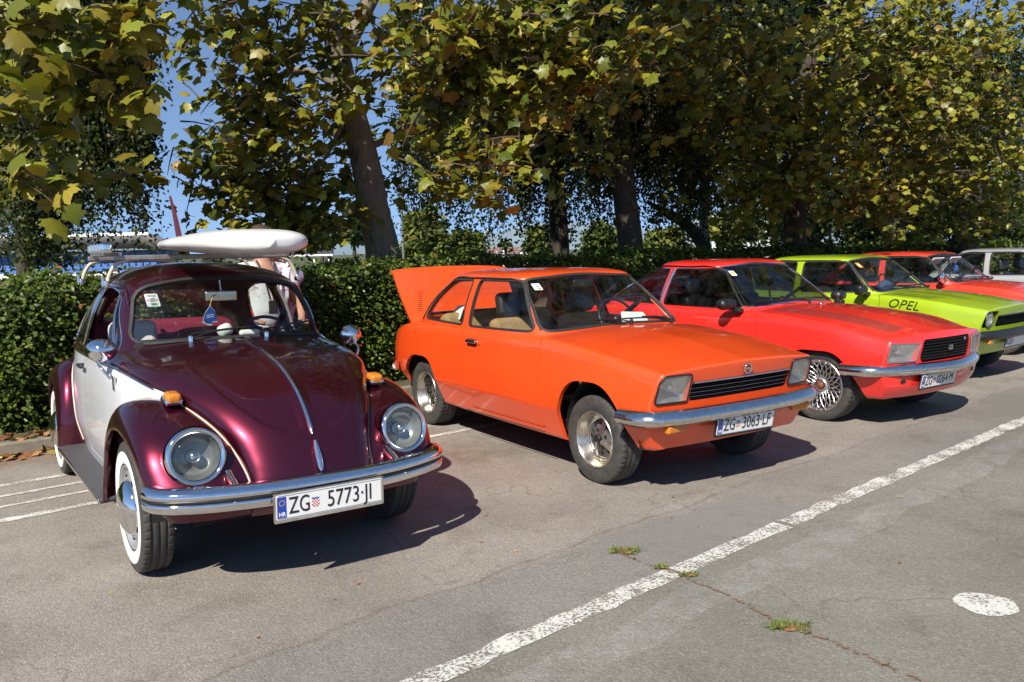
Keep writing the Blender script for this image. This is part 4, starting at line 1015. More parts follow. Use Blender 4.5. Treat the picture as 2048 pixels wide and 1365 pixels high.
# ================================================================== the maroon and white beetle-shaped car
def beetle():
    root = car_root('parked_car', -1.316, 4.4106, rad(35.31), 'rounded maroon and white vintage car with whitewall tyres and a board on its roof', 'car')
    PM, WH = M['maroon'], M['beewhite']
    # ---- main shell: rings in plan stacked in height, closed by the roof dome
    XFt = [(.28, .20), (.84, .20), (.90, .10), (.945, -.05), (.985, -.24), (1.03, -.42), (1.06, -.480), (1.08, -.505), (1.2, -.600), (1.36, -.775)]
    XRt = [(.28, -2.78), (.5, -2.98), (.7, -2.91), (.9, -2.74), (1.0, -2.62), (1.2, -2.32), (1.36, -1.99)]
    Bt = [(.28, .655), (.5, .695), (.75, .702), (.95, .684), (1.02, .664), (1.2, .612), (1.36, .538)]
    NFt = [(.28, 4.5), (.90, 4.5), (1.05, 3.9), (1.36, 5.4)]; NR = 2.7
    def side_y(x, z):
        a0, a1 = pch(XFt, z), pch(XRt, z); u = np.clip((x-(a0+a1)/2)/((a0-a1)/2), -1, 1); n = np.where(u > 0, pch(NFt, z), NR)
        return pch(Bt, z)*(1-np.abs(u)**n)**(1/n)
    zz = np.r_[np.linspace(.28, .92, 38), np.linspace(.93, 1.36, 40)]; rows = []; nth = 161
    for z in zz:
        a0, a1, b, nf = float(pch(XFt, z)), float(pch(XRt, z)), float(pch(Bt, z)), float(pch(NFt, z))
        th = np.linspace(0, np.pi, 1200); cc, ss = np.cos(th), np.abs(np.sin(th)); nn = np.where(cc > 0, nf, NR); xc, a = (a0+a1)/2, (a0-a1)/2
        p_ = np.stack([xc+a*np.sign(cc)*np.abs(cc)**(2/nn), b*ss**(2/nn)], 1); d = np.r_[0, np.cumsum(np.linalg.norm(np.diff(p_, axis=0), axis=1))]
        k = np.linspace(0, d[-1], nth); h = np.stack([np.interp(k, d, p_[:, 0]), np.interp(k, d, p_[:, 1])], 1)
        r = np.concatenate([h*np.array([1, -1]), (h[::-1])[1:-1]]); rows.append(np.column_stack([r, np.full(len(r), z)]))
    top = rows[-1]; xc = (-.775-1.99)/2; bz = lambda t, p0, p1, p2, p3: (1-t)**3*p0+3*t*(1-t)**2*p1+3*t*t*(1-t)*p2+t**3*p3
    for t in np.linspace(0, 1, 32)[1:]:
        zt_ = bz(t, 1.36, 1.450, 1.512, 1.512); sy = bz(t, .538, .494, .33, .0006)/.538
        sf = bz(t, .607, .500, .33, .0006)/.607; sr_ = bz(t, .607, .455, .28, .0006)/.607
        dx = top[:, 0]-xc; rows.append(np.column_stack([xc+dx*np.where(dx > 0, sf, sr_), top[:, 1]*sy, np.full(len(top), zt_)]))
    P = np.array(rows)
    sh = grid(P, wrap=True)
    if sh.n[np.argmin(sh.v[:, 1]), 1] > 0: sh = sh.flip()
    F2 = lambda s, poly, a, b: sdp(s.v[:, a], s.v[:, b], poly)
    # windscreen and rear window
    wsp = rpoly2([(-.548, 1.062), (-.30, 1.079), (0, 1.084), (.30, 1.079), (.548, 1.062), (.480, 1.352), (.25, 1.400), (0, 1.411), (-.25, 1.400), (-.480, 1.352)], [.075, .2, .2, .2, .075, .085, .2, .2, .2, .085], 6)
    rwp = rpoly2([(-.44, 1.06), (.44, 1.06), (.36, 1.32), (-.36, 1.32)], .10, 6)
    def glaze(s, nm, F, sw, sealmat, gm, rise=.006, holder=root):
        inn, s = split(s, F(s)-sw); pane, ring = split(inn, F(inn)); gp = part(nm, pane.off(-.006), gm, holder) if gm else holder
        r2 = ring.off(rise); part('window_seal', join(r2, lip(r2, depth=.018)), sealmat, gp); return s
    grey = simple('grey_rubber', (.032, .032, .032), .5, var=.15); M['darkliner'] = simple('dark_liner', (.045, .030, .030), .9)
    sh = glaze(sh, 'windscreen', lambda s: np.maximum(F2(s, wsp, 1, 2), -.95-s.v[:, 0]), .013, grey, M['glass'], .006)
    sh = glaze(sh, 'rear_window', lambda s: np.maximum(F2(s, rwp, 1, 2), s.v[:, 0]+1.6), .022, grey, M['glass'])
    door = rpoly2([(-1.41, .345), (-.44, .345), (-.425, .93), (-.575, 1.02), (-.74, 1.23), (-.90, 1.368), (-1.12, 1.388), (-1.385, 1.385), (-1.425, 1.02)], [.06, .06, .05, .05, .1, .10, .1, .05, .1], 5)
    vent = rpoly2([(-.690, 1.008), (-.775, 1.008), (-.915, 1.318), (-.895, 1.305)], .012, 3)[::-1]
    dwin = rpoly2([(-.800, 1.008), (-1.355, 1.004), (-1.335, 1.358), (-1.09, 1.358), (-.945, 1.332)], [.02, .04, .06, .08, .02], 5)[::-1]
    qwin = rpoly2([(-1.485, 1.008), (-2.05, 1.02), (-2.00, 1.17), (-1.84, 1.31), (-1.66, 1.360), (-1.475, 1.362)], [.03, .06, .1, .1, .08, .04], 5)[::-1]
    belt = lambda x: .945+0*x
    lower_of = lambda s: np.maximum(s.v[:, 2]-(belt(s.v[:, 0])), -2.15-s.v[:, 0])
    seam = []
    for sg in (-1, 1):
        Fd = lambda s: np.maximum(F2(s, door, 0, 2), .2-s.v[:, 1]*sg)
        inn, sh = split(sh, Fd(sh)-.003); core, ring = split(inn, Fd(inn)+.003); seam.append(ring)
        lo, up = split(core, lower_of(core))
        for nm, w in (('vent_window', vent), ('door_window', dwin)):
            up = glaze(up, nm, lambda s: F2(s, w, 0, 2), .007, M['chrome'], None if nm == 'door_window' else M['glass'], .004)
        dp = part('door', join(lo, lip(lo, depth=.012)), WH, root); part('window_frame', join(up, lip(up, depth=.03)), PM, dp)
        hy = float(side_y(-1.30, .875)); h = part('door_handle', box(.135, .022, .024, (-1.30, sg*(hy+.030), .885), .010, 3), M['black'], dp)
        part('handle_post', box(.02, .04, .02, (-1.355, sg*(hy+.012), .885), .006, 2), M['black'], h)
        sh = glaze(sh, 'quarter_window', lambda s: np.maximum(F2(s, qwin, 0, 2), .2-s.v[:, 1]*sg), .014, M['chrome'], M['glass'], .004)
    pieces('panel_seam', [s_.off(-.008) for s_ in seam], M['blackmatt'], root)
    lo, up = split(sh, lower_of(sh))
    # open the shell where the wheels and the cabin floor are; keep the upper shell maroon, the flanks white
    for s_ in sides(split(lo, .30-np.abs(lo.v[:, 1]))[0]): part('side_panel', join(s_, lip(s_, depth=.012)), WH, root)
    part('body', join(up, lip(up, depth=.025)), PM, root); part('headliner', up.off(-.027).flip(), M['darkliner'], root)
    # ---- bonnet
    Pk = [(-.518, 1.079), (-.30, 1.056), (-.1, 1.030), (.082, .997), (.22, .958), (.338, .905), (.44, .840), (.519, .768), (.575, .700), (.615, .635), (.655, .560), (.676, .505), (.676, .45), (.655, .395), (.61, .335)]
    Ek = [(-.60, .955), (-.30, .930), (-.1, .900), (.06, .850), (.165, .815), (.26, .778), (.345, .735), (.42, .685), (.475, .63), (.520, .58), (.565, .52), (.60, .468), (.612, .43), (.605, .385), (.56, .33)]
    Ey = [0, 0, 0, .530, .490, .445, .405, .370, .342, .322, .308, .302, .30, .30, .30]
    E3 = [(x, (float(side_y(x, z))+.006 if k < 3 else Ey[k]), z) for k, (x, z) in enumerate(Ek)]
    ns, nv = 150, 46
    Pc = catmull([(a, 0, b) for a, b in Pk], ns); Ec = catmull(E3, ns)
    vs = np.sin(np.linspace(0, np.pi/2, nv))**(2/2.25); dv = 1-np.maximum(0, 1-vs**2.25)**(1/2.25)
    H = np.zeros((ns, nv, 3)); H[..., 1] = Ec[:, None, 1]*vs
    for a in (0, 2): H[..., a] = Pc[:, None, a]+(Ec-Pc)[:, None, a]*dv
    hood = grid(np.concatenate([(H*np.array([1, -1, 1]))[:, ::-1], H[:, 1:]], 1))
    if hood.n[:, 2].mean() < 0: hood = hood.flip()
    # pressed panels either side of the centre ridge
    sl_ = np.repeat(np.linspace(0, 1, ns)[:, None], 2*nv-1, 1).ravel(); yy = np.abs(hood.v[:, 1]); ey = np.repeat(np.interp(np.linspace(0, 1, ns), np.linspace(0, 1, ns), Ec[:, 1])[:, None], 2*nv-1, 1).ravel()
    cell = rpoly2([(.15, .060), (.30, .42), (.56, .345), (.700, .215), (.742, .10), (.735, .034), (.45, .040)], [.02, .10, .10, .05, .035, .02, .05], 6)
    sd = sdp(sl_*1.9/1.9, yy, cell); dep = .008*np.clip(.5-sd/.016, 0, 1); dep = dep*dep*(3*.008-2*dep)/.008**2
    hood.v = hood.v-hood.n*dep[:, None]; hood.n = vnorm(hood)
    # the lid's own outline: groove between lid and cowl
    hb = part('bonnet', join(hood, lip(hood, depth=.03)), PM, root)
    def on_hood(x):    # centreline height
        k = np.argmin(np.abs(Pc[:, 0]-x)); return Pc[k]
    sel = (Pc[:, 0] > -.385) & (Pc[:, 2] > .668); st = Pc[sel][::2]+np.array([.003, 0, .006])
    part('chrome_strip', tube(st, np.r_[.004, np.full(len(st)-2, .0098), .004], 8), M['chrome'], hb)
    hp = Pc[(Pc[:, 2] < .655) & (Pc[:, 2] > .515)][:, :]; hp = hp[:: max(1, len(hp)//12)]
    part('bonnet_handle', tube(hp+np.array([.016, 0, .006]), np.interp(np.linspace(0, 1, len(hp)), [0, .2, .6, .9, 1], [.006, .012, .017, .014, .005]), 10), M['chrome'], hb)
    c0 = on_hood(-.40); part('washer_plate', out(lathe([(0, .046), (.006, .044), (.010, .034), (.014, .015), (.016, .0005)], 24, 'z').xf(Matrix.Diagonal((.55, 1, 1, 1)))).moved((c0[0], 0, c0[2]+.002)), M['chrome'], hb)
    c1 = on_hood(-.30)
    # ---- wings
    def wing(I, O, K, n=2.35, ns=90, nv=34):
        Ic, Oc = catmull(I, ns), catmull(O, ns); Kc = catmull([(i[0]+k[0], o[1], i[2]+k[1]) for i, o, k in zip(I, O, K)], ns)
        ph = np.linspace(0, np.pi/2, nv); A = 1-np.sin(ph)**(2/n); B = 1-np.cos(ph)**(2/n)
        G = Kc[:, None]+(Ic-Kc)[:, None]*A[None, :, None]+(Oc-Kc)[:, None]*B[None, :, None]
        s = grid(G); return s, Ic, Oc
    If = [(.575, .30, .345), (.60, .302, .42), (.60, .302, .468), (.52, .322, .58), (.42, .370, .685), (.26, .445, .778), (.10, .515, .835), (-.05, .585, .838), (-.20, .635, .79), (-.32, .668, .69), (-.40, .688, .55), (-.43, .695, .40), (-.445, .695, .262)]
    Of = [(.47, .64, .345), (.455, .695, .40), (.44, .722, .46), (.395, .742, .55), (.305, .752, .628), (.185, .758, .680), (.04, .762, .704), (-.09, .764, .690), (-.20, .764, .640), (-.29, .766, .565), (-.35, .768, .46), (-.385, .772, .36), (-.395, .775, .262)]
    Kf = [(0, 0), (.0, 0), (.0, .0), (.010, .010), (.025, .028), (.030, .032), (.012, .022), (0, .012), (-.005, .01), (-.01, .005), (-.01, 0), (-.005, 0), (0, 0)]
    Ir = [(-1.93, .70, .262), (-1.94, .705, .45), (-1.98, .705, .60), (-2.07, .70, .74), (-2.22, .68, .825), (-2.42, .63, .835), (-2.62, .55, .78), (-2.78, .46, .67), (-2.88, .40, .52), (-2.92, .38, .36)]
    Or = [(-2.03, .79, .262), (-2.04, .785, .38), (-2.08, .78, .49), (-2.16, .775, .60), (-2.28, .772, .665), (-2.42, .770, .680), (-2.56, .765, .640), (-2.68, .755, .55), (-2.76, .74, .43), (-2.78, .72, .34)]
    Kr = [(0, 0)]*10
    If = [p if k < 7 else (p[0], float(side_y(p[0], p[2]))-.004, p[2]) for k, p in enumerate(If)]
    Ir = [(p[0], min(p[1], float(side_y(p[0], p[2]))-.004), p[2]) for p in Ir]
    for sg in (-1, 1):
        for nm, (I, O, K) in (('front', (If, Of, Kf)), ('rear', (Ir, Or, Kr))):
            s_, Ic, Oc = wing(I, O, K)
            if sg < 0: s_ = s_.mir()
            m = s_.v-np.array([0 if nm == 'front' else -2.40, 0, .33])
            if (s_.n*m).sum() < 0: s_ = s_.flip()
            if nm == 'front':   # the lamp sits in an opening of the wing
                axi = np.array((Matrix.Translation((.530, sg*.527, .640)) @ Matrix.Rotation(rad(-11), 4, 'Y')).inverted()); q_ = s_.v@axi[:3, :3].T+axi[:3, 3]
                _, s_ = split(s_, np.maximum(np.hypot(q_[:, 1], q_[:, 2])-.112, -.16-q_[:, 0]))
            o = part('front_wing' if nm == 'front' else 'rear_wing', join(s_, lip(s_, depth=.02), s_.off(-.004).flip()), PM, root)
            e = Ic*np.array([1, sg, 1])+np.array([0, sg*.004, .004]); part('wing_bead', tube(e[2:], .0048, 6), M['cream'] , o)
        th = np.linspace(0, np.pi, 24)      # dark liners
        for cx, r0 in ((0, .40), (-2.40, .40)):
            pr = np.stack([cx+r0*np.cos(th), .33+r0*np.sin(th)], 1)
            w1 = grid(np.stack([np.column_stack([pr[:, 0], np.full(24, sg*.46), pr[:, 1]]), np.column_stack([pr[:, 0], np.full(24, sg*.70), pr[:, 1]])], 0))
            fv = np.vstack([np.column_stack([pr[:, 0], np.full(24, sg*.46), pr[:, 1]]), [[cx, sg*.46, .33]]])
            part('wheel_well', flat(w1)+flat(Surf(fv, [[i, i+1, 24] for i in range(23)])), M['blackmatt'], root)
        # headlamp: bucket, ring, glass, bowl
        ax = Matrix.Translation((.530, sg*.527, .640)) @ Matrix.Rotation(rad(-11), 4, 'Y') @ Matrix.Rotation(rad(sg*2), 4, 'Z')
        Lx = lambda p, n=44: out(lathe(p, n, 'x')).xf(ax)
        hb_ = part('headlight', disc(.106, 40, (.006, 0, 0), 'x', .030, 8).xf(ax), M['clearglass'], root)
        part('headlight_bucket', Lx([(-.26, .105), (-.16, .130), (-.06, .139), (-.012, .139)]), PM, hb_)
        part('headlight_ring', Lx([(-.030, .136), (-.012, .136), (.004, .132), (.012, .126), (.014, .120), (.010, .113), (.004, .108)]), M['chrome'], hb_)
        part('reflector', disc(.106, 40, (-.004, 0, 0), 'x', -.085, 8).flip().flip().xf(ax), M['reflector'], hb_)
        part('bulb', out(lathe([(-.08, .030), (-.045, .030), (-.030, .026), (-.020, .016), (-.016, .0005)], 18, 'x')).xf(ax), M['oldchrome'], hb_)
        # indicator on the wing
        ib = part('indicator', box(.090, .075, .058, (.175, sg*.535, .862), .022, 4, Matrix.Rotation(.10, 3, 'Y')), M['amber'], root)
        part('indicator_base', box(.115, .086, .038, (.160, sg*.535, .850), .018, 3, Matrix.Rotation(.12, 3, 'Y')), M['chrome'], ib)
        # running board
        rb = part('running_board', box(1.56, .165, .030, (-1.18, sg*.708, .262), .010, 2, Matrix.Rotation(-sg*.05, 3, 'X')), M['runboard'], root)
        part('running_board_trim', box(1.54, .010, .022, (-1.18, sg*.7935, .258), .004, 2), M['oldchrome'], rb)
        # belt moulding
        xs_ = np.linspace(-.455, -2.12, 60); p_ = np.column_stack([xs_, sg*(side_y(xs_, np.full(60, .948))+.004), np.full(60, .948)])
        part('belt_moulding', tube(p_, .0065, 6), M['chrome'], root)
        eb = Ec[Ec[:, 0] < .075]*np.array([1, sg, 1])+np.array([0, sg*.004, -.002]); part('bonnet_moulding', tube(eb, .0062, 6), M['chrome'], root)
        # rain gutter above the doors
        q = catmull([(-.80, 1.255), (-.92, 1.338), (-1.05, 1.358), (-1.4, 1.362), (-1.7, 1.360), (-2.0, 1.24), (-2.2, 1.06)], 60)
        gy = side_y(q[:, 0], np.minimum(q[:, 1]+.022, 1.36)); part('rain_gutter', tube(np.column_stack([q[:, 0], sg*(gy+.002), np.minimum(q[:, 1]+.022, 1.368)]), .0065, 6), PM, root)
        # mirror
        mc = np.array([-.545, sg*.718, 1.045]); mr = out(lathe([(-.012, .0005), (-.010, .056), (0, .062), (.02, .060), (.045, .046), (.062, .024), (.068, .0005)], 28, 'x').xf(Matrix.Diagonal((1, 1.3, 1, 1))))
        mo = part('door_mirror', mr.xf(Matrix.Rotation(sg*.35, 4, 'Z')).moved(mc), M['chrome'], root)
        part('mirror_arm', tube(catmull([mc+np.array([.01, -sg*.01, -.03]), (-.50, sg*.745, .985), (-.455, sg*.735, .955), (-.435, sg*.700, .90)], 14), .007, 8), M['chrome'], mo)
        part('door_hinge', box(.035, .012, .075, (-.428, sg*(float(side_y(-.43, .87))+.006), .875), .004, 2), M['oldchrome'], root)
    part('fuel_flap', box(.12, .004, .13, (0, 0, 0), .012, 3, Matrix.Rotation(.30, 3, 'Z')).moved((-.215, -(float(side_y(-.215, .79))+.0005), .80)), WH, root)
    # ---- bumpers
    PR = [(-.03, -.056), (.010, -.058), (.030, -.046), (.036, -.022), (.034, -.012), (.026, -.009), (.026, .007), (.034, .010), (.037, .028), (.022, .050), (-.004, .057), (-.03, .056)]
    R_ = [(.475, -.722), (.53, -.712), (.585, -.675), (.635, -.595), (.685, -.47), (.725, -.30), (.742, 0)]; pts = [(a, b, .470) for a, b in R_]+[(a, -b, .470) for a, b in R_[::-1][1:]]
    b_ = bumper(root, pts, PR, M['chrome'], 90)
    s_ = sweep(catmull(pts, 90), [(.018, -.0095), (.031, -.0095), (.031, .0075), (.018, .0075)]); part('bumper_strip', Surf(s_.v, s_.f, vnorm(s_)), M['black'], b_)
    pieces('bumper_bolt', [disc(.010, 12, (.748-.09*abs(q)**2, q, .455), 'x', .006) for q in (-.42, .42)], M['chrome'], b_)
    pieces('bumper_bracket', [box(.16, .030, .045, (.63, q, .525), .012, 2, Matrix.Rotation(.35, 3, 'Y')) for q in (-.40, .40)], M['oldchrome'], b_)
    R2 = [(-2.98, -.690), (-3.05, -.62), (-3.12, -.48), (-3.18, -.3), (-3.20, 0)]; pts = [(a, b, .45) for a, b in R2]+[(a, -b, .45) for a, b in R2[::-1][1:]]
    bumper(root, pts[::-1], PR, M['chrome'], 60)
    plate_parts(root, plate_frame(.790, 0, .415, .0), .520, .112, 'ZG', '5773·JI', M['oldchrome'])
    for sg in (-1, 1): part('tail_light', box(.06, .10, .16, (-2.90, sg*.60, .68), .03, 3), M['redprint'], root)
    # ---- wipers
    def wsx(y, z): return float(pch(XFt, z))-.0
    for (py, tip, bl0, bl1) in ((.16, (.40, 1.115), (.16, 1.112), (.55, 1.135)), (-.27, (-.02, 1.125), (-.26, 1.105), (.12, 1.130))):
        f = lambda y, z, d=.030: (lambda a0, a1, n: (a0+a1)/2+(a0-a1)/2*(1-(abs(y)/float(pch(Bt, z)))**n)**(1/n)+d)(float(pch(XFt, z)), float(pch(XRt, z)), float(pch(NFt, z)))
        z0 = 1.083
        wiper(root, (f(py, z0, .035), py, z0), (f(*tip), *tip), (f(*bl0, .020), *bl0), (f(*bl1, .020), *bl1), M['black'], M['chrome'])
    # ---- cabin
    part('cabin_floor', box(1.9, 1.26, .02, (-1.4, 0, .33), .004), M['greyfabric'], root)
    part('dashboard', box(.16, 1.10, .26, (-.64, 0, .945), .05, 3), M['blackmatt'], root)
    part('front_bulkhead', box(.03, 1.24, .70, (-.56, 0, .66), .01), M['blackmatt'], root)
    for sg in (-1, 1): part('door_trim', box(1.6, .02, .56, (-1.40, sg*.62, .68), .008), M['redvinyl'], root)
    part('rear_seat', box(.5, 1.1, .2, (-2.05, 0, .55), .07, 3), M['redvinyl'], root); part('rear_seat_back', box(.16, 1.1, .50, (-2.30, 0, .84), .07, 3, Matrix.Rotation(-.25, 3, 'Y')), M['redvinyl'], root)
    part('luggage_shelf', box(.30, 1.0, .03, (-2.42, 0, 1.0), .01), M['greyfabric'], root)
    seat(root, -1.42, -.33, .42, M['redvinyl'], hgt=.50, headrest=False); seat(root, -1.42, .33, .42, M['redvinyl'], hgt=.50, headrest=False)
    part('seat_cover', box(.11, .30, .20, (-1.56, -.36, 1.03), .05, 3, Matrix.Rotation(-.22, 3, 'Y')), M['whitevinyl'], root)
    steering(root, -.86, .31, 1.00, .19, .62, M['black'], M['oldchrome'])
    im = part('inner_mirror', box(.02, .19, .065, (-.80, 0, 1.305), .018, 3), M['oldchrome'], root); part('mirror_stalk', tube([(-.80, 0, 1.33), (-.82, 0, 1.40)], .006, 6), M['oldchrome'], im)
    # hanging blue tree-shaped card on a cord
    tr = [(-.012, -.055), (.012, -.055), (.012, -.040), (.040, -.040), (.026, -.012), (.035, -.012), (.020, .016), (.026, .016), (.0, .055), (-.026, .016), (-.020, .016), (-.035, -.012), (-.026, -.012), (-.040, -.040), (-.012, -.040)]
    fr_ = lambda d: ((-.742+d, -.085, 1.195), (0, 1, 0), (.2, 0, 1), (1, 0, -.2))
    ca = part('hanging_card', prism([(a*1.12, b*1.12) for a, b in tr], .0015, fr_(-.002)), M['white'], root); part('card_print', prism([(a*.98, b*.98+.004) for a, b in tr], .001, fr_(.0006)), M['bluetag'], ca)
    part('cord', tube([(-.742, -.085, 1.25), (-.77, -.06, 1.30), (-.80, -.01, 1.33)], .0022, 5), M['yellowprint'], ca)
    pieces('card_line', [prism([(-.022, z), (.020, z+.006), (.020, z+.010), (-.022, z+.004)], .0005, fr_(.002)) for z in (-.016, -.004)], M['white'], ca)
    dd = part('dash_ornament', box(.07, .09, .075, (-.615, -.04, 1.11), .03, 3, Matrix.Rotation(.4, 3, 'X')), M['whitevinyl'], root); part('dash_ornament', box(.05, .12, .04, (-.60, .10, 1.088), .018, 3), M['whitevinyl'], root)
    eu = np.array([-.48, 0, .88]); e1 = np.array([-.25, .97, 0]); eu = eu-e1*np.dot(eu, e1); eu /= np.linalg.norm(eu)
    sticker(root, ((-.748, -.405, 1.295), e1, eu, np.cross(e1, eu)), .078, .082, [(0, .028, .05, .010, 'silver'), (-.026, .0, .008, .010, 'redprint'), (.026, .0, .008, .010, 'redprint'), (0, .002, .032, .024, 'silver'), (.004, -.026, .036, .014, 'greenprint')])
    part('underbody', box(3.0, 1.0, .05, (-1.2, 0, .27), .01), M['blackmatt'], root)
    pieces('axle', [tube([(0, -.6, .30), (0, .6, .30)], .05, 8), tube([(-2.40, -.6, .32), (-2.40, .6, .32)], .06, 8)], M['blackmatt'], root)
    bank = Matrix.Translation((0, 0, .30)) @ Matrix.Rotation(rad(-1.0), 4, 'X') @ Matrix.Translation((0, 0, -.30))
    for o in list(root.children):
        if not o.name.startswith('wheel') or o.name.startswith('wheel_well'): o.matrix_basis = bank @ o.matrix_basis
    add_wheels(root, 'beetle', .326, .150, [(0, -.652, 0.0), (0, .652, 0.0), (-2.40, -.668, 0), (-2.40, .668, 0)])
    return root
BEETLE = beetle()
# ================================================================== roof rack, board, people
BZ = rad(35.31)-math.pi/2; BM = Matrix.Translation((-1.316, 4.4106, 0)) @ Matrix.Rotation(BZ, 4, 'Z')
def bw(x, y, z): return BM @ Vector((x, y, z))
rack = empty('roof_rack', bw(-1.4, 0, 1.50), BZ); tag(rack, 'grey metal roof rack with a chrome light bar, clamped on the maroon and white car', 'roof rack')
O0 = np.array([-1.4, 0, 1.50]); rl = lambda *p: np.array(p, float)-O0
M['galv'] = simple('galvanised_bar', (.34, .33, .31), .45, .7, var=.2, scale=30)
M['creamtube'] = simple('cream_painted_tube', (.52, .47, .36), .5, var=.15, scale=30)
for x in (-1.0, -1.9):
    zb_ = 1.548
    cb = part('cross_bar', box(.034, 1.06, .030, rl(x, .0, zb_), .005, 2), M['galv'], rack)
    for sg in (-1, 1):
        ft = rl(x, sg*.575, 1.400); tp = rl(x, sg*.515, 1.515)
        lg = part('rack_leg', tube(catmull([ft, ft*.5+tp*.5+np.array([0, sg*.012, 0]), tp, rl(x, sg*.47, 1.530), rl(x, sg*.22, 1.531)], 24), .012, 8), M['creamtube'], rack)
        part('gutter_clamp', join(box(.05, .030, .045, ft+np.array([0, sg*.006, -.006]), .010, 2)), M['oldchrome'], lg)
        part('clamp_bolt', out(lathe([(-.03, .008), (.03, .008), (.034, .0005)], 10, 'z')).moved(ft+np.array([0, sg*.024, .012])), M['oldchrome'], lg)
for sg in (-1, 1): part('side_bar', tube([rl(-.97, sg*.50, 1.570), rl(-1.93, sg*.50, 1.570)], .012, 8), M['galv'], rack)
lb = part('light_bar', box(.46, .055, .062, rl(-1.16, -.575, 1.603), .010, 2), M['chrome'], rack)
for k in range(4):
    lp = part('lamp_lens', box(.085, .012, .046, rl(-.995-.110*k, -.605, 1.603), .008, 2), M['lampglass'], lb)
    part('lamp_frame', box(.010, .020, .060, rl(-.940-.110*k, -.600, 1.603), .003, 1), M['chrome'], lb)
# ---- board, deck down, nose forward
bx0, bx1, nb, mb = .30, -1.72, 90, 40
board = empty('surfboard', bw(-1.1, .0, 1.60), BZ-rad(1.5)); tag(board, 'thick white board lying upside down on the roof rack with a maroon fin', 'surfboard')
rows = []
for s_ in np.linspace(0, 1, nb)**1.5:
    hw = .295*float(pch([(0, .06), (.015, .42), (.05, .70), (.12, .90), (.25, .99), (.45, 1.0), (.7, .86), (.9, .52), (.98, .25), (1, .0)], s_))+.002
    th = .062*float(pch([(0, .35), (.010, .62), (.03, .88), (.08, 1.05), (.2, 1.10), (.5, .86), (.75, .62), (.93, .36), (1, .12)], s_))
    zc_ = 1.624+float(pch([(0, -.020), (.12, -.010), (.35, -.004), (.7, .0), (1, -.02)], s_))-1.60
    x_ = bx0+(bx1-bx0)*s_+1.1; q = np.linspace(0, 2*np.pi, mb, endpoint=False); cc, ss = np.cos(q), np.sin(q)
    rows.append(np.column_stack([np.full(mb, x_), hw*np.sign(cc)*np.abs(cc)**.75, zc_+th*np.sign(ss)*np.abs(ss)**.85]))
_cap = lambda r, d: [np.column_stack([r[:, 0]*0+r[:, 0].mean()+d*k, r[:, 1]*q, (r[:, 2]-r[:, 2].mean())*q+r[:, 2].mean()]) for k, q in ((.35, .8), (.8, .45), (1.0, .01))]
rows = _cap(rows[0], .012)[::-1]+rows+_cap(rows[-1], -.010); bs = out(grid(np.array(rows), wrap=True))
M['boardwhite'] = simple('board_gelcoat', (.78, .76, .71), .28, var=.04, scale=6, coat=.3)
part('hull', Surf(bs.v, bs.f, vnorm(bs)), M['boardwhite'], board)
tip = out(grid(np.array([r*np.array([1, 1.012, 1])+np.array([0, 0, (r[:, 2].mean())*-.0]) for r in rows[-9:]]), wrap=True)); part('tail_cap', Surf(tip.v, tip.f, vnorm(tip)).off(.003), M['greyfabric'], board)
fz = [(-.06, 0), (.06, 0), (.035, .10), (-.01, .20), (-.055, .27), (-.062, .265), (-.055, .15)]
part('fin', prism([(a-.30, b+.08) for a, b in fz], .012, ((0, -.05, 0), (1, 0, 0), (0, -.10, .995), (0, -.995, -.10))), simple('maroon_fin', (.10, .012, .022), .35), board)

# ---- people behind the car
def skin_mesh(verts, edges, sub=2):
    me = bpy.data.meshes.new('sk'); me.from_pydata([v[:3] for v in verts], edges, []); o = bpy.data.objects.new('sk', me); COL.objects.link(o)
    md = o.modifiers.new('s', 'SKIN'); md.use_smooth_shade = True
    for i, v in enumerate(verts):
        r = v[3]; me.skin_vertices[0].data[i].radius = (r, r) if not isinstance(r, tuple) else r
        me.skin_vertices[0].data[i].use_root = (i == 0)
    ss = o.modifiers.new('u', 'SUBSURF'); ss.levels = sub; ss.render_levels = sub
    bpy.context.view_layer.update(); m2 = bpy.data.meshes.new_from_object(o.evaluated_get(bpy.context.evaluated_depsgraph_get()))
    m2.calc_loop_triangles(); v = np.array([x.co[:] for x in m2.vertices]).reshape(-1, 3); f = np.array([list(t.vertices) for t in m2.loop_triangles]).reshape(-1, 3)
    bpy.data.objects.remove(o, do_unlink=True); bpy.data.meshes.remove(me); bpy.data.meshes.remove(m2)
    s = Surf(v, f); s.n = vnorm(s); return s
def relax(s, it):
    e = np.unique(np.sort(np.vstack([s.f[:, [0, 1]], s.f[:, [1, 2]], s.f[:, [2, 0]]]), 1), axis=0); n = len(s.v); c = np.zeros(n); np.add.at(c, e.ravel(), 1)
    for k in range(it*2):
        a = np.zeros_like(s.v); np.add.at(a, e[:, 0], s.v[e[:, 1]]); np.add.at(a, e[:, 1], s.v[e[:, 0]]); d = a/np.maximum(c, 1)[:, None]-s.v; s.v = s.v+d*(.55 if k % 2 == 0 else -.50)
    s.n = vnorm(s); return s
M['skin'] = simple('skin', (.46, .24, .16), .5, var=.12, scale=30); M['hair'] = simple('brown_hair', (.055, .030, .018), .6, var=.3, scale=80, bmp=.4)
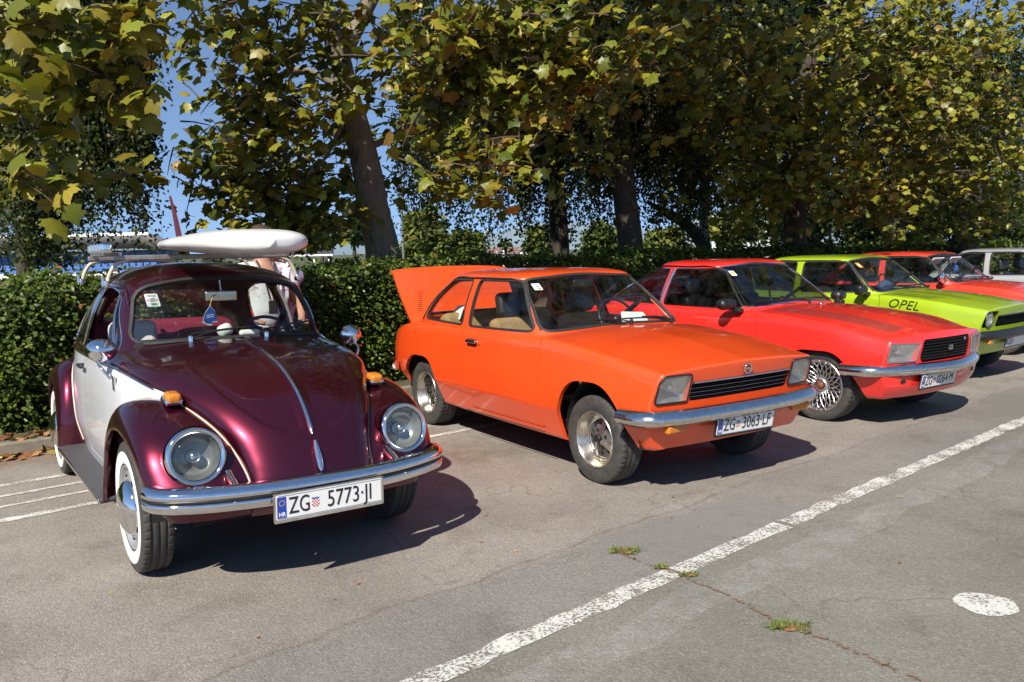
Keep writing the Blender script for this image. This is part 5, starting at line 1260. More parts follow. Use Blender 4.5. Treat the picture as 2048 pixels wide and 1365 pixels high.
def person(loc, yaw, h, label, shirt, trousers, elbows, wrists, strap=None, sleeve=.65):
    root = empty('person', loc, yaw); tag(root, label, 'person', None); k = h/1.78
    V, E = [], []
    def add(x, y, z, r, p=None):
        V.append((x*k, y*k, z*k, r*k if not isinstance(r, tuple) else tuple(q*k for q in r))); i = len(V)-1
        if p is not None: E.append((p, i))
        return i
    pel = add(0, 0, .95, .13); wa = add(0, 0, 1.08, (.13, .12), pel); ch = add(.01, 0, 1.27, (.15, .13), wa); up_ = add(0, 0, 1.41, (.12, .11), ch); nk = add(.01, 0, 1.50, .055, up_); n2 = add(.02, 0, 1.555, .052, nk); h1 = add(.035, 0, 1.63, (.075, .082), n2); h2 = add(.025, 0, 1.715, (.080, .085), h1); add(.02, 0, 1.765, .045, h2)
    add(.115, 0, 1.64, .012, h1)      # nose
    hands = []
    for sg, el, wr in ((-1, elbows[0], wrists[0]), (1, elbows[1], wrists[1])):
        sh = add(0, sg*.18, 1.415, .062, up_); e_ = add(*el, .043, sh); m_ = add(*(np.array(el)*.5+np.array(wr)*.5), .038, e_); w_ = add(*wr, .028, m_)
        d = np.array(wr)-np.array(el); d /= np.linalg.norm(d); side = np.cross(d, [1, 0, 0]); side /= max(np.linalg.norm(side), 1e-6); fw = np.cross(side, d)
        pm = np.array(wr)+d*.05; p_ = add(*pm, .030, w_)
        for q, (o_, ln) in enumerate(((-.030, .070), (-.010, .085), (.010, .080), (.030, .062))):
            a = pm+side*o_+d*.030; b = a+d*ln*.5+fw*.010; c = b+d*ln*.35+fw*.030
            i1 = add(*a, .010, p_); i2 = add(*b, .009, i1); add(*c, .008, i2)
        a = np.array(wr)+d*.025-side*.030; i1 = add(*a, .011, w_); i2 = add(*(a-side*.022+d*.030+fw*.012), .010, i1); add(*(a-side*.024+d*.058+fw*.024), .008, i2)
    for sg in (-1, 1):
        hp = add(0, sg*.10, .90, .095, pel); kn = add(.015, sg*.11, .50, .062, hp); an = add(-.01, sg*.115, .10, .040, kn); he = add(-.02, sg*.118, .045, .038, an); add(.17, sg*.135, .035, .032, he)
    part('body', skin_mesh(V, E), M['skin'], root)
    # clothes: the same skeleton, slightly larger
    S, SE = [], []
    def ad(x, y, z, r, p=None):
        S.append((x*k, y*k, z*k, r*k if not isinstance(r, tuple) else tuple(q*k for q in r))); i = len(S)-1
        if p is not None: SE.append((p, i))
        return i
    a = ad(.01, 0, 1.27, (.185, .150)); b = ad(0, 0, 1.08, (.170, .140), a); ad(0, 0, .90, (.178, .150), b); c = ad(0, 0, 1.42, (.150, .120), a); ad(.008, 0, 1.485, .072, c)
    for sg, el in ((-1, elbows[0]), (1, elbows[1])):
        s_ = ad(0, sg*.185, 1.42, .080, c); m = np.array([0, sg*.185, 1.42])*(1-sleeve)+np.array(el)*sleeve; ad(*m, .072, s_)
    part('shirt', relax(skin_mesh(S, SE), 10), shirt, root)
    S, SE = [], []
    a = ad(0, 0, .95, (.150, .135))
    for sg in (-1, 1):
        h_ = ad(0, sg*.10, .86, .108, a); kn = ad(.012, sg*.112, .50, .080, h_); ad(-.01, sg*.116, .09, .065, kn)
    part('trousers', relax(skin_mesh(S, SE), 5), trousers, root)
    hr = out(lathe([(1.690, .104), (1.715, .104), (1.745, .092), (1.785, .062), (1.80, .0005)], 24, 'z').xf(Matrix.Diagonal((1.02, .92, 1, 1)))); hr = hr.moved((-.006, 0, 0)); hr.v = hr.v*k
    part('hair', hr, M['hair'], root)
    for sg in (-1, 1):
        part('eye', out(lathe([(-.011, .0005), (0, .012), (.011, .0005)], 12, 'x')).moved((.108*k, sg*.032*k, 1.665*k)), M['white'], root)
        part('shoe', box(.27*k, .095*k, .075*k, (.055*k, sg*.128*k, .0385*k), .03, 3), M['black'], root)
    if strap is not None:
        for sg in (-1, 1): part('lanyard', tube(catmull([(.06*k, sg*.07*k, 1.50*k), (.165*k, sg*.05*k, 1.36*k), (.185*k, sg*.015*k, 1.18*k)], 12), .009, 6), strap, root)
        part('badge', box(.006, .075, .11, (.198*k, 0, 1.12*k), .004, 2), M['black'], root)
    return root
def shirt_print():
    m, t, b = newmat('white_patterned_cotton'); pset(b, rough=.85)
    f = noise(t, 9.0, 3.0); t.links.new(ramp(t, f, [(.40, (.72, .71, .74)), (.56, (.74, .72, .74)), (.60, (.42, .22, .28)), (.68, (.70, .68, .72))]), b.inputs['Base Color'])
    bump(t, b, noise(t, 11.0, 3.0), .25, .02); return m
toc = lambda x, y: math.atan2(0-y, 0-x)            # yaw that looks at the camera
P1 = at(524, 520, 6.95); P2 = at(546, 520, 7.3)
person((P1[0], P1[1], 0), toc(P1[0], P1[1])+.35, 1.785, 'person in a white patterned shirt standing behind the maroon car', shirt_print(), simple('navy_cotton', (.03, .035, .07), .85),
       [(.06, -.30, 1.15), (.04, .30, 1.15)], [(.26, -.20, 1.04), (.24, .22, 1.04)], M['ink'])
person((P2[0], P2[1], 0), toc(P2[0], P2[1])-.1, 1.69, 'person in a lilac top with raised bare forearms beside the person in white', simple('lilac_cotton', (.42, .30, .50), .85), simple('dark_denim', (.04, .05, .09), .9),
       [(.16, -.26, 1.22), (.19, .19, 1.20)], [(.30, -.12, 1.46), (.26, .12, 1.46)], None, .22)
# ================================================================== ground
def rowdir(deg): a = rad(deg); return np.array([math.cos(a), math.sin(a)]), np.array([-math.sin(a), math.cos(a)])
E1, N1 = rowdir(39.0); K0 = np.array([-3.74, 6.68])             # kerb line
E2, N2 = rowdir(41.3)                                              # lane line
def asphalt():
    m, t, b = newmat('asphalt'); pset(b, rough=.88, spec=.3)
    tc = node(t, 'ShaderNodeTexCoord'); P = tc.outputs['Object']
    sx = node(t, 'ShaderNodeSeparateXYZ'); t.links.new(P, sx.inputs[0])
    def lin(n_, off): return math_(t, 'ADD', math_(t, 'ADD', math_(t, 'MULTIPLY', sx.outputs[0], float(n_[0])), math_(t, 'MULTIPLY', sx.outputs[1], float(n_[1]))), -off)
    w1 = noise(t, .9, 5.0, .6, vec=P); w2 = noise(t, 6.0, 5.0, .65, vec=P); w3 = noise(t, 28.0, 4.0, .6, vec=P); w0 = noise(t, .22, 3.0, .5, vec=P)
    jit = math_(t, 'ADD', math_(t, 'MULTIPLY_ADD', w1, .35, -.175), math_(t, 'MULTIPLY_ADD', w2, .08, -.04))
    tt = math_(t, 'ADD', lin(N2, 2.371), jit)                        # signed distance from the lane line
    park = ramp(t, w1, [(.30, (.215, .194, .170)), (.48, (.262, .238, .211)), (.72, (.315, .288, .257))])
    aisle = ramp(t, w1, [(.30, (.172, .163, .139)), (.48, (.204, .194, .165)), (.72, (.240, .228, .196))])
    strip = ramp(t, w1, [(.35, (.205, .192, .176)), (.65, (.245, .230, .212))])
    s1 = math_(t, 'MULTIPLY_ADD', tt, 7.0, -3.6, clamp=True)       # seam about 0.6 m beyond the line
    s2 = math_(t, 'MULTIPLY_ADD', tt, 30.0, .5, clamp=True)
    col = mixc(t, s2, aisle, strip); col = mixc(t, s1, col, park)
    # greyed-over old marking beside the line
    band = math_(t, 'MULTIPLY', math_(t, 'LESS_THAN', math_(t, 'ABSOLUTE', math_(t, 'ADD', tt, .27)), .10), math_(t, 'MULTIPLY_ADD', w2, 2.2, -.75, clamp=True))
    col = mixc(t, math_(t, 'MULTIPLY', band, .8), col, (.30, .30, .29))
    # aggregate
    v = node(t, 'ShaderNodeTexVoronoi'); v.inputs['Scale'].default_value = 120; t.links.new(P, v.inputs['Vector'])
    sc = node(t, 'ShaderNodeSeparateColor'); t.links.new(v.outputs['Color'], sc.inputs[0])
    agg = ramp(t, sc.outputs[0], [(.0, (.62, .60, .57)), (.22, (.86, .85, .83)), (.60, (1.0, 1.0, .99)), (.86, (1.12, 1.10, 1.06)), (.965, (1.45, 1.42, 1.36))])
    col = mixc(t, .62, col, agg, 'MULTIPLY')
    fine = noise(t, 420.0, 2.0, vec=P); col = mixc(t, .6, col, ramp(t, fine, [(.3, (.82, .82, .82)), (.7, (1.16, 1.16, 1.16))]), 'MULTIPLY')
    # blotches: damp-dark stains, oil, reddish dirt drifting from the kerb
    st = ramp(t, w0, [(.36, (.86, .85, .84)), (.52, (1, 1, 1)), (.72, (1.07, 1.06, 1.04))]); col = mixc(t, 1.0, col, st, 'MULTIPLY')
    oil = ramp(t, w2, [(.24, (.68, .66, .64)), (.36, (1, 1, 1))]); col = mixc(t, .8, col, oil, 'MULTIPLY')
    kd = math_(t, 'ADD', lin(N1, float(N1@K0)), math_(t, 'MULTIPLY_ADD', w2, .5, -.25))
    dirt = math_(t, 'MULTIPLY', math_(t, 'MULTIPLY_ADD', kd, 2.6, 1.25, clamp=True), math_(t, 'MULTIPLY_ADD', w3, 1.6, -.25, clamp=True))
    col = mixc(t, math_(t, 'MULTIPLY', dirt, .8), col, (.26, .12, .06))
    # dirt patch left by a tyre in front of the orange car
    dx = math_(t, 'SUBTRACT', sx.outputs[0], -.25); dy = math_(t, 'SUBTRACT', sx.outputs[1], 6.25)
    rr = math_(t, 'ADD', math_(t, 'MULTIPLY', dx, dx), math_(t, 'MULTIPLY', dy, dy)); pd = math_(t, 'MULTIPLY', math_(t, 'MULTIPLY_ADD', rr, -5.0, 1.0, clamp=True), math_(t, 'MULTIPLY_ADD', w2, 3.0, -1.2, clamp=True))
    col = mixc(t, math_(t, 'MULTIPLY', pd, .8), col, (.13, .085, .06))
    # ragged dark seam where the bays were resurfaced, and a squarish repair patch by the lane line
    sm_ = math_(t, 'MULTIPLY_ADD', math_(t, 'ABSOLUTE', math_(t, 'ADD', tt, -.60)), -55.0, 1.0, clamp=True)
    col = mixc(t, math_(t, 'MULTIPLY', sm_, math_(t, 'MULTIPLY', w2, .75)), col, (.09, .078, .064))
    ss_ = math_(t, 'ADD', lin(E2, 0.0), math_(t, 'MULTIPLY_ADD', w1, .5, -.25))
    pq = math_(t, 'MULTIPLY', math_(t, 'MULTIPLY', math_(t, 'MULTIPLY_ADD', ss_, 9.0, -27.5, clamp=True), math_(t, 'MULTIPLY_ADD', ss_, -9.0, 40.0, clamp=True)), math_(t, 'MULTIPLY', math_(t, 'MULTIPLY_ADD', tt, 20.0, 1.0, clamp=True), math_(t, 'MULTIPLY_ADD', tt, -14.0, 7.6, clamp=True)))
    col = mixc(t, math_(t, 'MULTIPLY', pq, .6), col, (.205, .195, .185))
    # pale scuffs and dark drips
    w4 = noise(t, 2.6, 6.0, .72, vec=P); sc4 = ramp(t, w4, [(.33, (.80, .78, .76)), (.47, (1, 1, 1)), (.60, (1, 1, 1)), (.74, (1.20, 1.19, 1.17))]); col = mixc(t, .9, col, sc4, 'MULTIPLY')
    # hairline cracking, stronger in the aisle
    wv = node(t, 'ShaderNodeVectorMath', operation='ADD'); t.links.new(P, wv.inputs[0]); nz = node(t, 'ShaderNodeTexNoise'); nz.inputs['Scale'].default_value = 3.0; nz.inputs['Detail'].default_value = 5.0; t.links.new(P, nz.inputs['Vector'])
    sv = node(t, 'ShaderNodeVectorMath', operation='SCALE'); sv.inputs['Scale'].default_value = .5; t.links.new(nz.outputs['Color'], sv.inputs[0]); t.links.new(sv.outputs[0], wv.inputs[1])
    ve = node(t, 'ShaderNodeTexVoronoi', feature='DISTANCE_TO_EDGE'); ve.inputs['Scale'].default_value = .75; t.links.new(wv.outputs[0], ve.inputs['Vector'])
    ck_ = math_(t, 'MULTIPLY', math_(t, 'MULTIPLY_ADD', ve.outputs['Distance'], -130.0, 1.0, clamp=True), math_(t, 'MULTIPLY_ADD', w1, 5.0, -2.2, clamp=True))
    col = mixc(t, math_(t, 'MULTIPLY', ck_, .55), col, (.075, .062, .05))
    t.links.new(col, b.inputs['Base Color'])
    h = math_(t, 'ADD', math_(t, 'MULTIPLY', v.outputs['Distance'], -.8), math_(t, 'MULTIPLY', fine, .5)); h = math_(t, 'ADD', h, math_(t, 'MULTIPLY', w2, 1.5))
    bump(t, b, h, .55, .006); return m
def worn_paint(name='worn_road_paint', thr=.44, col=(.62, .60, .55)):
    m = bpy.data.materials.new(name); m.use_nodes = True; t = m.node_tree; b = t.nodes['Principled BSDF']; pset(b, rough=.8)
    o = [n for n in t.nodes if n.type == 'OUTPUT_MATERIAL'][0]; tc = node(t, 'ShaderNodeTexCoord'); P = tc.outputs['Object']
    a = noise(t, 70.0, 4.0, .7, vec=P); c = noise(t, 5.0, 4.0, .6, vec=P)
    f = math_(t, 'ADD', math_(t, 'MULTIPLY', a, .65), math_(t, 'MULTIPLY', c, .35))
    al = math_(t, 'MULTIPLY_ADD', f, 16.0, -16.0*thr, clamp=True)
    t.links.new(ramp(t, c, [(.3, tuple(q*.86 for q in col)), (.7, col)]), b.inputs['Base Color'])
    tr = node(t, 'ShaderNodeBsdfTransparent'); mx = node(t, 'ShaderNodeMixShader'); t.links.new(al, mx.inputs[0]); t.links.new(tr.outputs[0], mx.inputs[1]); t.links.new(b.outputs[0], mx.inputs[2]); t.links.new(mx.outputs[0], o.inputs[0])
    bump(t, b, a, .4, .004); return m
def sheet(name, pts, z, mat, kind='structure'):
    pts = np.asarray(pts, float); v = np.column_stack([pts, np.full(len(pts), z)]); bm = bmesh.new(); bm.faces.new([bm.verts.new(p) for p in v]); bmesh.ops.triangulate(bm, faces=bm.faces[:]); vv, f = bm_surf(bm)
    s = flat(Surf(vv, f)); s = s if s.n[:, 2].mean() > 0 else s.flip(); o = part(name, s, mat, None); tag(o, kind=kind); return o
earth = simple('earth_and_grass', (.075, .085, .03), .95, var=.4, scale=3.0, bmp=.5)
sheet('ground', [(-900, -300), (900, -300), (900, 1500), (-900, 1500)], -.03, earth)
q0, q1 = K0-E1*40+N1*.02, K0+E1*90+N1*.02
sheet('parking_lot', [q0, q0-N1*60, q1-N1*60, q1], 0.0, asphalt())
v0, v1 = q0+N1*.10, q1+N1*.10
verge = simple('verge_soil', (.085, .070, .035), .95, var=.45, scale=5.0, bmp=.6)
sheet('verge', [v0, v1, v1+N1*6, v0+N1*6], .095, verge)
lawn = simple('lawn', (.060, .085, .022), .95, var=.35, scale=1.2, bmp=.5)
sheet('lawn', [v0+N1*5.9, v1+N1*5.9, v1+N1*140, v0+N1*140], .099, lawn)
kerb = empty('kerb', (0, 0, 0)); tag(kerb, kind='structure'); M['concrete'] = simple('kerb_concrete', (.215, .190, .145), .9, var=.3, scale=7, bmp=.5)
kme = None
for k in range(-7, 30):
    c = K0+E1*(k*1.0+.5)+N1*.06
    if kme is None: kme = mesh_of('kerb_stone', box(.985, .125, .26, (0, 0, -.015), .016, 2), M['concrete'])
    o = link('kerb_stone', kme, kerb); o.location = (c[0]+random.uniform(-.004, .004), c[1], random.uniform(-.006, .006)); o.rotation_euler = (0, 0, rad(39)+random.uniform(-.004, .004))
# painted lines
LP = worn_paint(thr=.452); LP2 = worn_paint('thin_bay_paint', .43, (.60, .58, .52))
def strip(name, a, b, w, z, mat, seg=.08, rag=.012):
    a, b = np.array(a[:2]), np.array(b[:2]); d = b-a; L = np.linalg.norm(d); d /= L; n = np.array([-d[1], d[0]]); m = max(2, int(L/seg)); u = np.linspace(0, L, m)
    g = np.zeros((m, 4, 3)); e1, e2 = rng.normal(0, rag, m)*.6, rng.normal(0, rag, m)*.6
    for j, o in enumerate((-w/2, -w/6, w/6, w/2)):
        q = a+u[:, None]*d+n*(o+(e1 if j == 0 else e2 if j == 3 else 0*e1))[:, None]; g[:, j, :2] = q
    g[..., 2] = z; s = grid(g); s = s if s.n[:, 2].mean() > 0 else s.flip(); o = part(name, s, mat, None); tag(o, kind='structure'); return o
cP = N2*2.371
for s0, s1 in ((-2.2, 3.075), (3.10, 4.04), (4.085, 40)): strip('lane_line', cP+E2*s0+N2*(.004 if s0 == 3.10 else 0), cP+E2*s1, .112, .004, LP)
for (a, b) in (((0, 1045), (220, 1000)), ((0, 1018), (190, 978)), ((0, 995), (190, 960)), ((0, 975), (150, 945))):
    A, B = ground_at(*a)[:2], ground_at(*b)[:2]; d = np.array([math.cos(rad(40.5)), math.sin(rad(40.5))]); mid = (A+B)/2
    strip('bay_line', mid-d*2.2, mid+d*4.6, .075 if a[1] in (1045, 975) else .05, .004, LP2)
th = np.linspace(0, 2*np.pi, 40, endpoint=False); dc = ground_at(1972, 1210)
sheet('painted_dot', [(dc[0]+(.124+.006*math.sin(5*a)+rng.normal(0, .002))*math.cos(a), dc[1]+(.118+.005*math.cos(3*a))*math.sin(a)) for a in th], .004, worn_paint('dot_paint', .43))
# crack with dirt
ck = [ground_at(*p) for p in ((1225, 1098), (1262, 1118), (1325, 1140), (1385, 1162), (1440, 1187), (1500, 1215), (1560, 1248), (1610, 1265), (1700, 1302), (1800, 1345), (1900, 1385))]
cp = catmull(ck, 120); cp[:, :2] += rng.normal(0, .008, (120, 2)); tn = np.gradient(cp, axis=0); tn /= np.linalg.norm(tn, axis=1, keepdims=True); nn = np.stack([-tn[:, 1], tn[:, 0], 0*tn[:, 0]], 1)
wd = (.004+.008*rng.random(120))[:, None]; g_ = np.stack([cp-nn*wd, cp+nn*wd], 1); g_[..., 2] = .0065; s_ = grid(g_); s_ = s_ if s_.n[:, 2].mean() > 0 else s_.flip()
tag(part('pavement_crack', s_, worn_paint('crack_dirt', .465, (.25, .15, .085)), None), kind='structure')
def weed(u, v, r, n, label):
    c = ground_at(u, v); V, F = [], []
    for _ in range(n):
        a = rng.uniform(0, 6.28); q = r*math.sqrt(rng.random()); b = np.array([q*math.cos(a)*1.25, q*.5*math.sin(a)+.25*q*math.cos(3*a), 0]); d = rng.normal(0, 1, 3); d[2] = abs(d[2])*.55+.25; d /= np.linalg.norm(d); L = rng.uniform(.02, .048); w = np.cross(d, [0, 0, 1]); w /= np.linalg.norm(w); k = len(V)
        V += [b-w*.0022, b+w*.0022, b+d*L*.6+w*.0016, b+d*L*.6-w*.0016, b+d*L-np.array([0, 0, .004])]; F += [[k, k+1, k+2], [k, k+2, k+3], [k+3, k+2, k+4]]
    o = empty('weed_tuft', (c[0], c[1], .004)); tag(o, label, 'weed', 'weeds growing in the pavement crack')
    w_ = part('blades', Surf(np.array(V), F), simple('weed_green', (.13, .17, .03), .7, var=.35, scale=60), o); tag(w_, kind='stuff')
    th = np.linspace(0, 6.28, 18, endpoint=False); V = [(r*(.85+.30*math.sin(3*t+r*90))*math.cos(t), r*.5*(.85+.3*math.cos(2*t+r*50))*math.sin(t), .002) for t in th]+[(0, 0, .006)]
    part('soil_mound', Surf(V, [[i, (i+1) % 18, 18] for i in range(18)]), simple('rust_soil', (.30, .14, .065), .95, var=.3, scale=50, bmp=.5), o)
weed(1249, 1105, .065, 190, 'round green weed tuft at the near end of the pavement crack')
weed(1325, 1138, .028, 60, 'tiny weed tuft where the crack meets the white lane line'); weed(1378, 1152, .035, 60, 'flat little weed tuft just past the white lane line')
weed(1580, 1256, .072, 200, 'larger rusty-edged weed tuft in the crack towards the painted dot')

# ================================================================== leaves
def leaf_mat(name, transl=.45, rough=.45):
    m = bpy.data.materials.new(name); m.use_nodes = True; t = m.node_tree; b = t.nodes['Principled BSDF']; pset(b, rough=rough, spec=.35)
    o = [n for n in t.nodes if n.type == 'OUTPUT_MATERIAL'][0]; a = node(t, 'ShaderNodeAttribute', attribute_name='tint'); tc = node(t, 'ShaderNodeTexCoord')
    f = noise(t, 24.0, 3.0, vec=tc.outputs['Object']); c = mixc(t, 1.0, a.outputs['Color'], ramp(t, f, [(.3, (.78, .78, .78)), (.7, (1.2, 1.2, 1.2))]), 'MULTIPLY'); t.links.new(c, b.inputs['Base Color'])
    tl = node(t, 'ShaderNodeBsdfTranslucent'); t.links.new(mixc(t, 1.0, c, (1.0, 1.05, .55), 'MULTIPLY'), tl.inputs[0]); mx = node(t, 'ShaderNodeMixShader'); mx.inputs[0].default_value = transl
    t.links.new(b.outputs[0], mx.inputs[1]); t.links.new(tl.outputs[0], mx.inputs[2]); t.links.new(mx.outputs[0], o.inputs[0]); return m
M['planeleaf'] = leaf_mat('plane_leaf', .28, .40); M['birchleaf'] = leaf_mat('birch_leaf', .30, .5); M['hedgeleaf'] = leaf_mat('hedge_leaf', .28, .42); M['dryleaf'] = leaf_mat('dry_leaf', .15, .8)
HALF = [(.0, .0), (.06, .02), (.24, -.07), (.32, .04), (.52, .08), (.47, .20), (.40, .29), (.47, .36), (.56, .55), (.45, .55), (.40, .62), (.29, .62), (.22, .72), (.11, .86), (0, 1.02)]
PL = np.array(HALF+[(-x, y) for x, y in HALF[1:-1]][::-1]); PLV = np.vstack([PL, [(0, .32)]]); PLF = np.array([[i, (i+1) % len(PL), len(PL)] for i in range(len(PL))])
PLZ = -.20*np.abs(PLV[:, 0])**1.2+.10*PLV[:, 1]-.22*PLV[:, 1]**2
OV = np.array([(0, 0), (.22, .25), (.30, .52), (.20, .80), (0, 1.0), (-.20, .80), (-.30, .52), (-.22, .25), (0, .5)]); OVF = np.array([[i, (i+1) % 8, 8] for i in range(8)]); OVZ = -.15*np.abs(OV[:, 0])+.06*OV[:, 1]-.14*OV[:, 1]**2
SV = np.array([(0, 0), (.34, .42), (0, 1.0), (-.34, .42)]); SF = np.array([[0, 1, 2], [0, 2, 3]]); SZ = np.array([0, -.05, -.05, -.05])
def frames(n, tip_down=.5, up=.55, sun=.35, rnd=.6, out_=None):
    ay = rng.normal(0, 1, (n, 3)); ay[:, 2] = ay[:, 2]*.5-tip_down*1.4
    if out_ is not None: ay[:, :2] += out_[:, :2]*.8
    ay /= np.linalg.norm(ay, axis=1, keepdims=True)
    az = np.array([0, 0, up])+np.array(SUN)*sun+rng.normal(0, rnd, (n, 3))
    if out_ is not None: az += out_*.5
    az -= ay*(az*ay).sum(1, keepdims=True); az /= np.maximum(np.linalg.norm(az, axis=1, keepdims=True), 1e-6); return np.cross(ay, az), ay, az
def leaves_surf(pos, size, fr, shape):
    V2, Z, F = shape; ax, ay, az = fr; n, k = len(pos), len(V2); cur = rng.uniform(.4, 2.6, (n, 1, 1))
    v = pos[:, None]+size[:, None, None]*(V2[None, :, 0, None]*ax[:, None]+V2[None, :, 1, None]*ay[:, None]+Z[None, :, None]*cur*az[:, None])
    return v.reshape(-1, 3), (F[None]+(np.arange(n)*k)[:, None, None]).reshape(-1, 3), k
def leaf_obj(name, pos, size, fr, shape, tint, mat, parent=None):
    v, f, k = leaves_surf(pos, size, fr, shape); me = bpy.data.meshes.new(name); nv, nf = len(v), len(f)
    me.vertices.add(nv); me.vertices.foreach_set('co', v.astype(np.float32).ravel()); me.loops.add(nf*3); me.loops.foreach_set('vertex_index', f.astype(np.int32).ravel())
    me.polygons.add(nf); me.polygons.foreach_set('loop_start', np.arange(0, nf*3, 3, dtype=np.int32)); me.polygons.foreach_set('use_smooth', np.ones(nf, bool)); me.update(calc_edges=True)
    at_ = me.attributes.new('tint', 'FLOAT_COLOR', 'POINT'); c = np.repeat(np.column_stack([tint, np.ones(len(tint))]), k, 0); at_.data.foreach_set('color', c.astype(np.float32).ravel())
    me.materials.append(mat); o = link(name, me, parent); return o
def tints(n, pal, w, var=.25):
    pal = np.array(pal); i = rng.choice(len(pal), n, p=np.array(w)/sum(w)); return np.clip(pal[i]*(1+rng.normal(0, var, (n, 1))), .004, .9)
PAL_G = [(.145, .165, .018), (.215, .210, .024), (.285, .235, .030), (.250, .150, .032), (.075, .104, .012)]
PSH = (PLV, PLZ, PLF); OSH = (OV, OVZ, OVF); SSH = (SV, SZ, SF)
def bark(name, a, b_, scale=6.0, patch=False):
    m, t, b = newmat(name); pset(b, rough=.9); tc = node(t, 'ShaderNodeTexCoord'); mp = node(t, 'ShaderNodeMapping'); mp.inputs['Scale'].default_value = (1, 1, .35); t.links.new(tc.outputs['Object'], mp.inputs[0])
    f = noise(t, scale, 6.0, .65, vec=mp.outputs[0]); f2 = noise(t, scale*5, 5.0, .6, vec=mp.outputs[0])
    st = [(.40, a), (.46, b_)] if patch else [(.3, a), (.7, b_)]
    c = mixc(t, .7, ramp(t, f, st), ramp(t, f2, [(.3, (.7, .7, .7)), (.7, (1.2, 1.2, 1.2))]), 'MULTIPLY'); t.links.new(c, b.inputs['Base Color'])
    bump(t, b, math_(t, 'ADD', f, math_(t, 'MULTIPLY', f2, .6)), .7, .03); return m
M['planebark'] = bark('plane_bark', (.105, .085, .060), (.215, .180, .130), 5.0, True); M['darkbark'] = bark('dark_bark', (.035, .028, .020), (.095, .075, .055), 9.0)
M['birchbark'] = bark('birch_bark', (.06, .055, .05), (.50, .48, .44), 7.0, True); M['twig'] = simple('twig', (.085, .062, .040), .9, var=.3)
def limb(pts, r0, r1, n=40, ns=14, wob=.03):
    p = catmull(pts, n); r = np.linspace(1, 0, n)**.8*(r0-r1)+r1; s = tube(p, r, ns); d = wob*r.mean()*np.sin(s.v[:, 2]*9+s.v[:, 0]*23)*1.0
    return Surf(s.v+s.n*d[:, None], s.f, s.n)
def trunk_px(pts, Y, w, base=.095):
    """pixel course of a trunk at depth Y -> world points from the soil up; w = pixel width"""
    P = [at(u, v, Y) for u, v in pts]; b = P[0].copy(); b[2] = base-.05; return [b]+[p for p in P if p[2] > .3], w*Y/FPX/2
def blob(u, v, Y, ru, rv, rd, n):
    c = at(u, v, Y); k = Y/FPX; q = rng.normal(0, .5, (n, 3)); q = np.clip(q, -1.15, 1.15); return c+q*np.array([ru*k, rd, rv*k])
def sprays(B, per=7, spread=.20):
    """leaf positions gathered on little hanging twigs; returns positions, outward directions and the twig lines"""
    P, O, T = [], [], []
    for (u, v, Y, ru, rv, rd, n) in B:
        m = max(1, int(n*(1.2 if Y < 7.5 else 2.1 if Y < 10.9 else 1.75))//per); c0 = blob(u, v, Y, ru, rv, rd, m)
        for c in c0:
            d = rng.normal(0, 1, 3); d[2] = d[2]*.35-.25; d /= np.linalg.norm(d); L = rng.uniform(.6, 1.5)*spread*1.8; T.append((c-d*L*.6, c, c+d*L*.5+np.array([0, 0, -.05])))
            tt = rng.uniform(-.6, .55, per); p = c+d*(tt*L)[:, None]+rng.normal(0, spread*.35, (per, 3)); P.append(p); O.append(np.repeat(d[None], per, 0)+rng.normal(0, .5, (per, 3)))
    return np.vstack(P), np.vstack(O), T
def in_frame(P):
    X, Y, Z = P[:, 0], P[:, 1], P[:, 2]-CAMH; d = Y*_c-Z*_s; u_ = Y*_s+Z*_c; xr = X*_cr+u_*_sr; ur = -X*_sr+u_*_cr; return 1024+FPX*xr/d, 682.5-FPX*ur/d, d
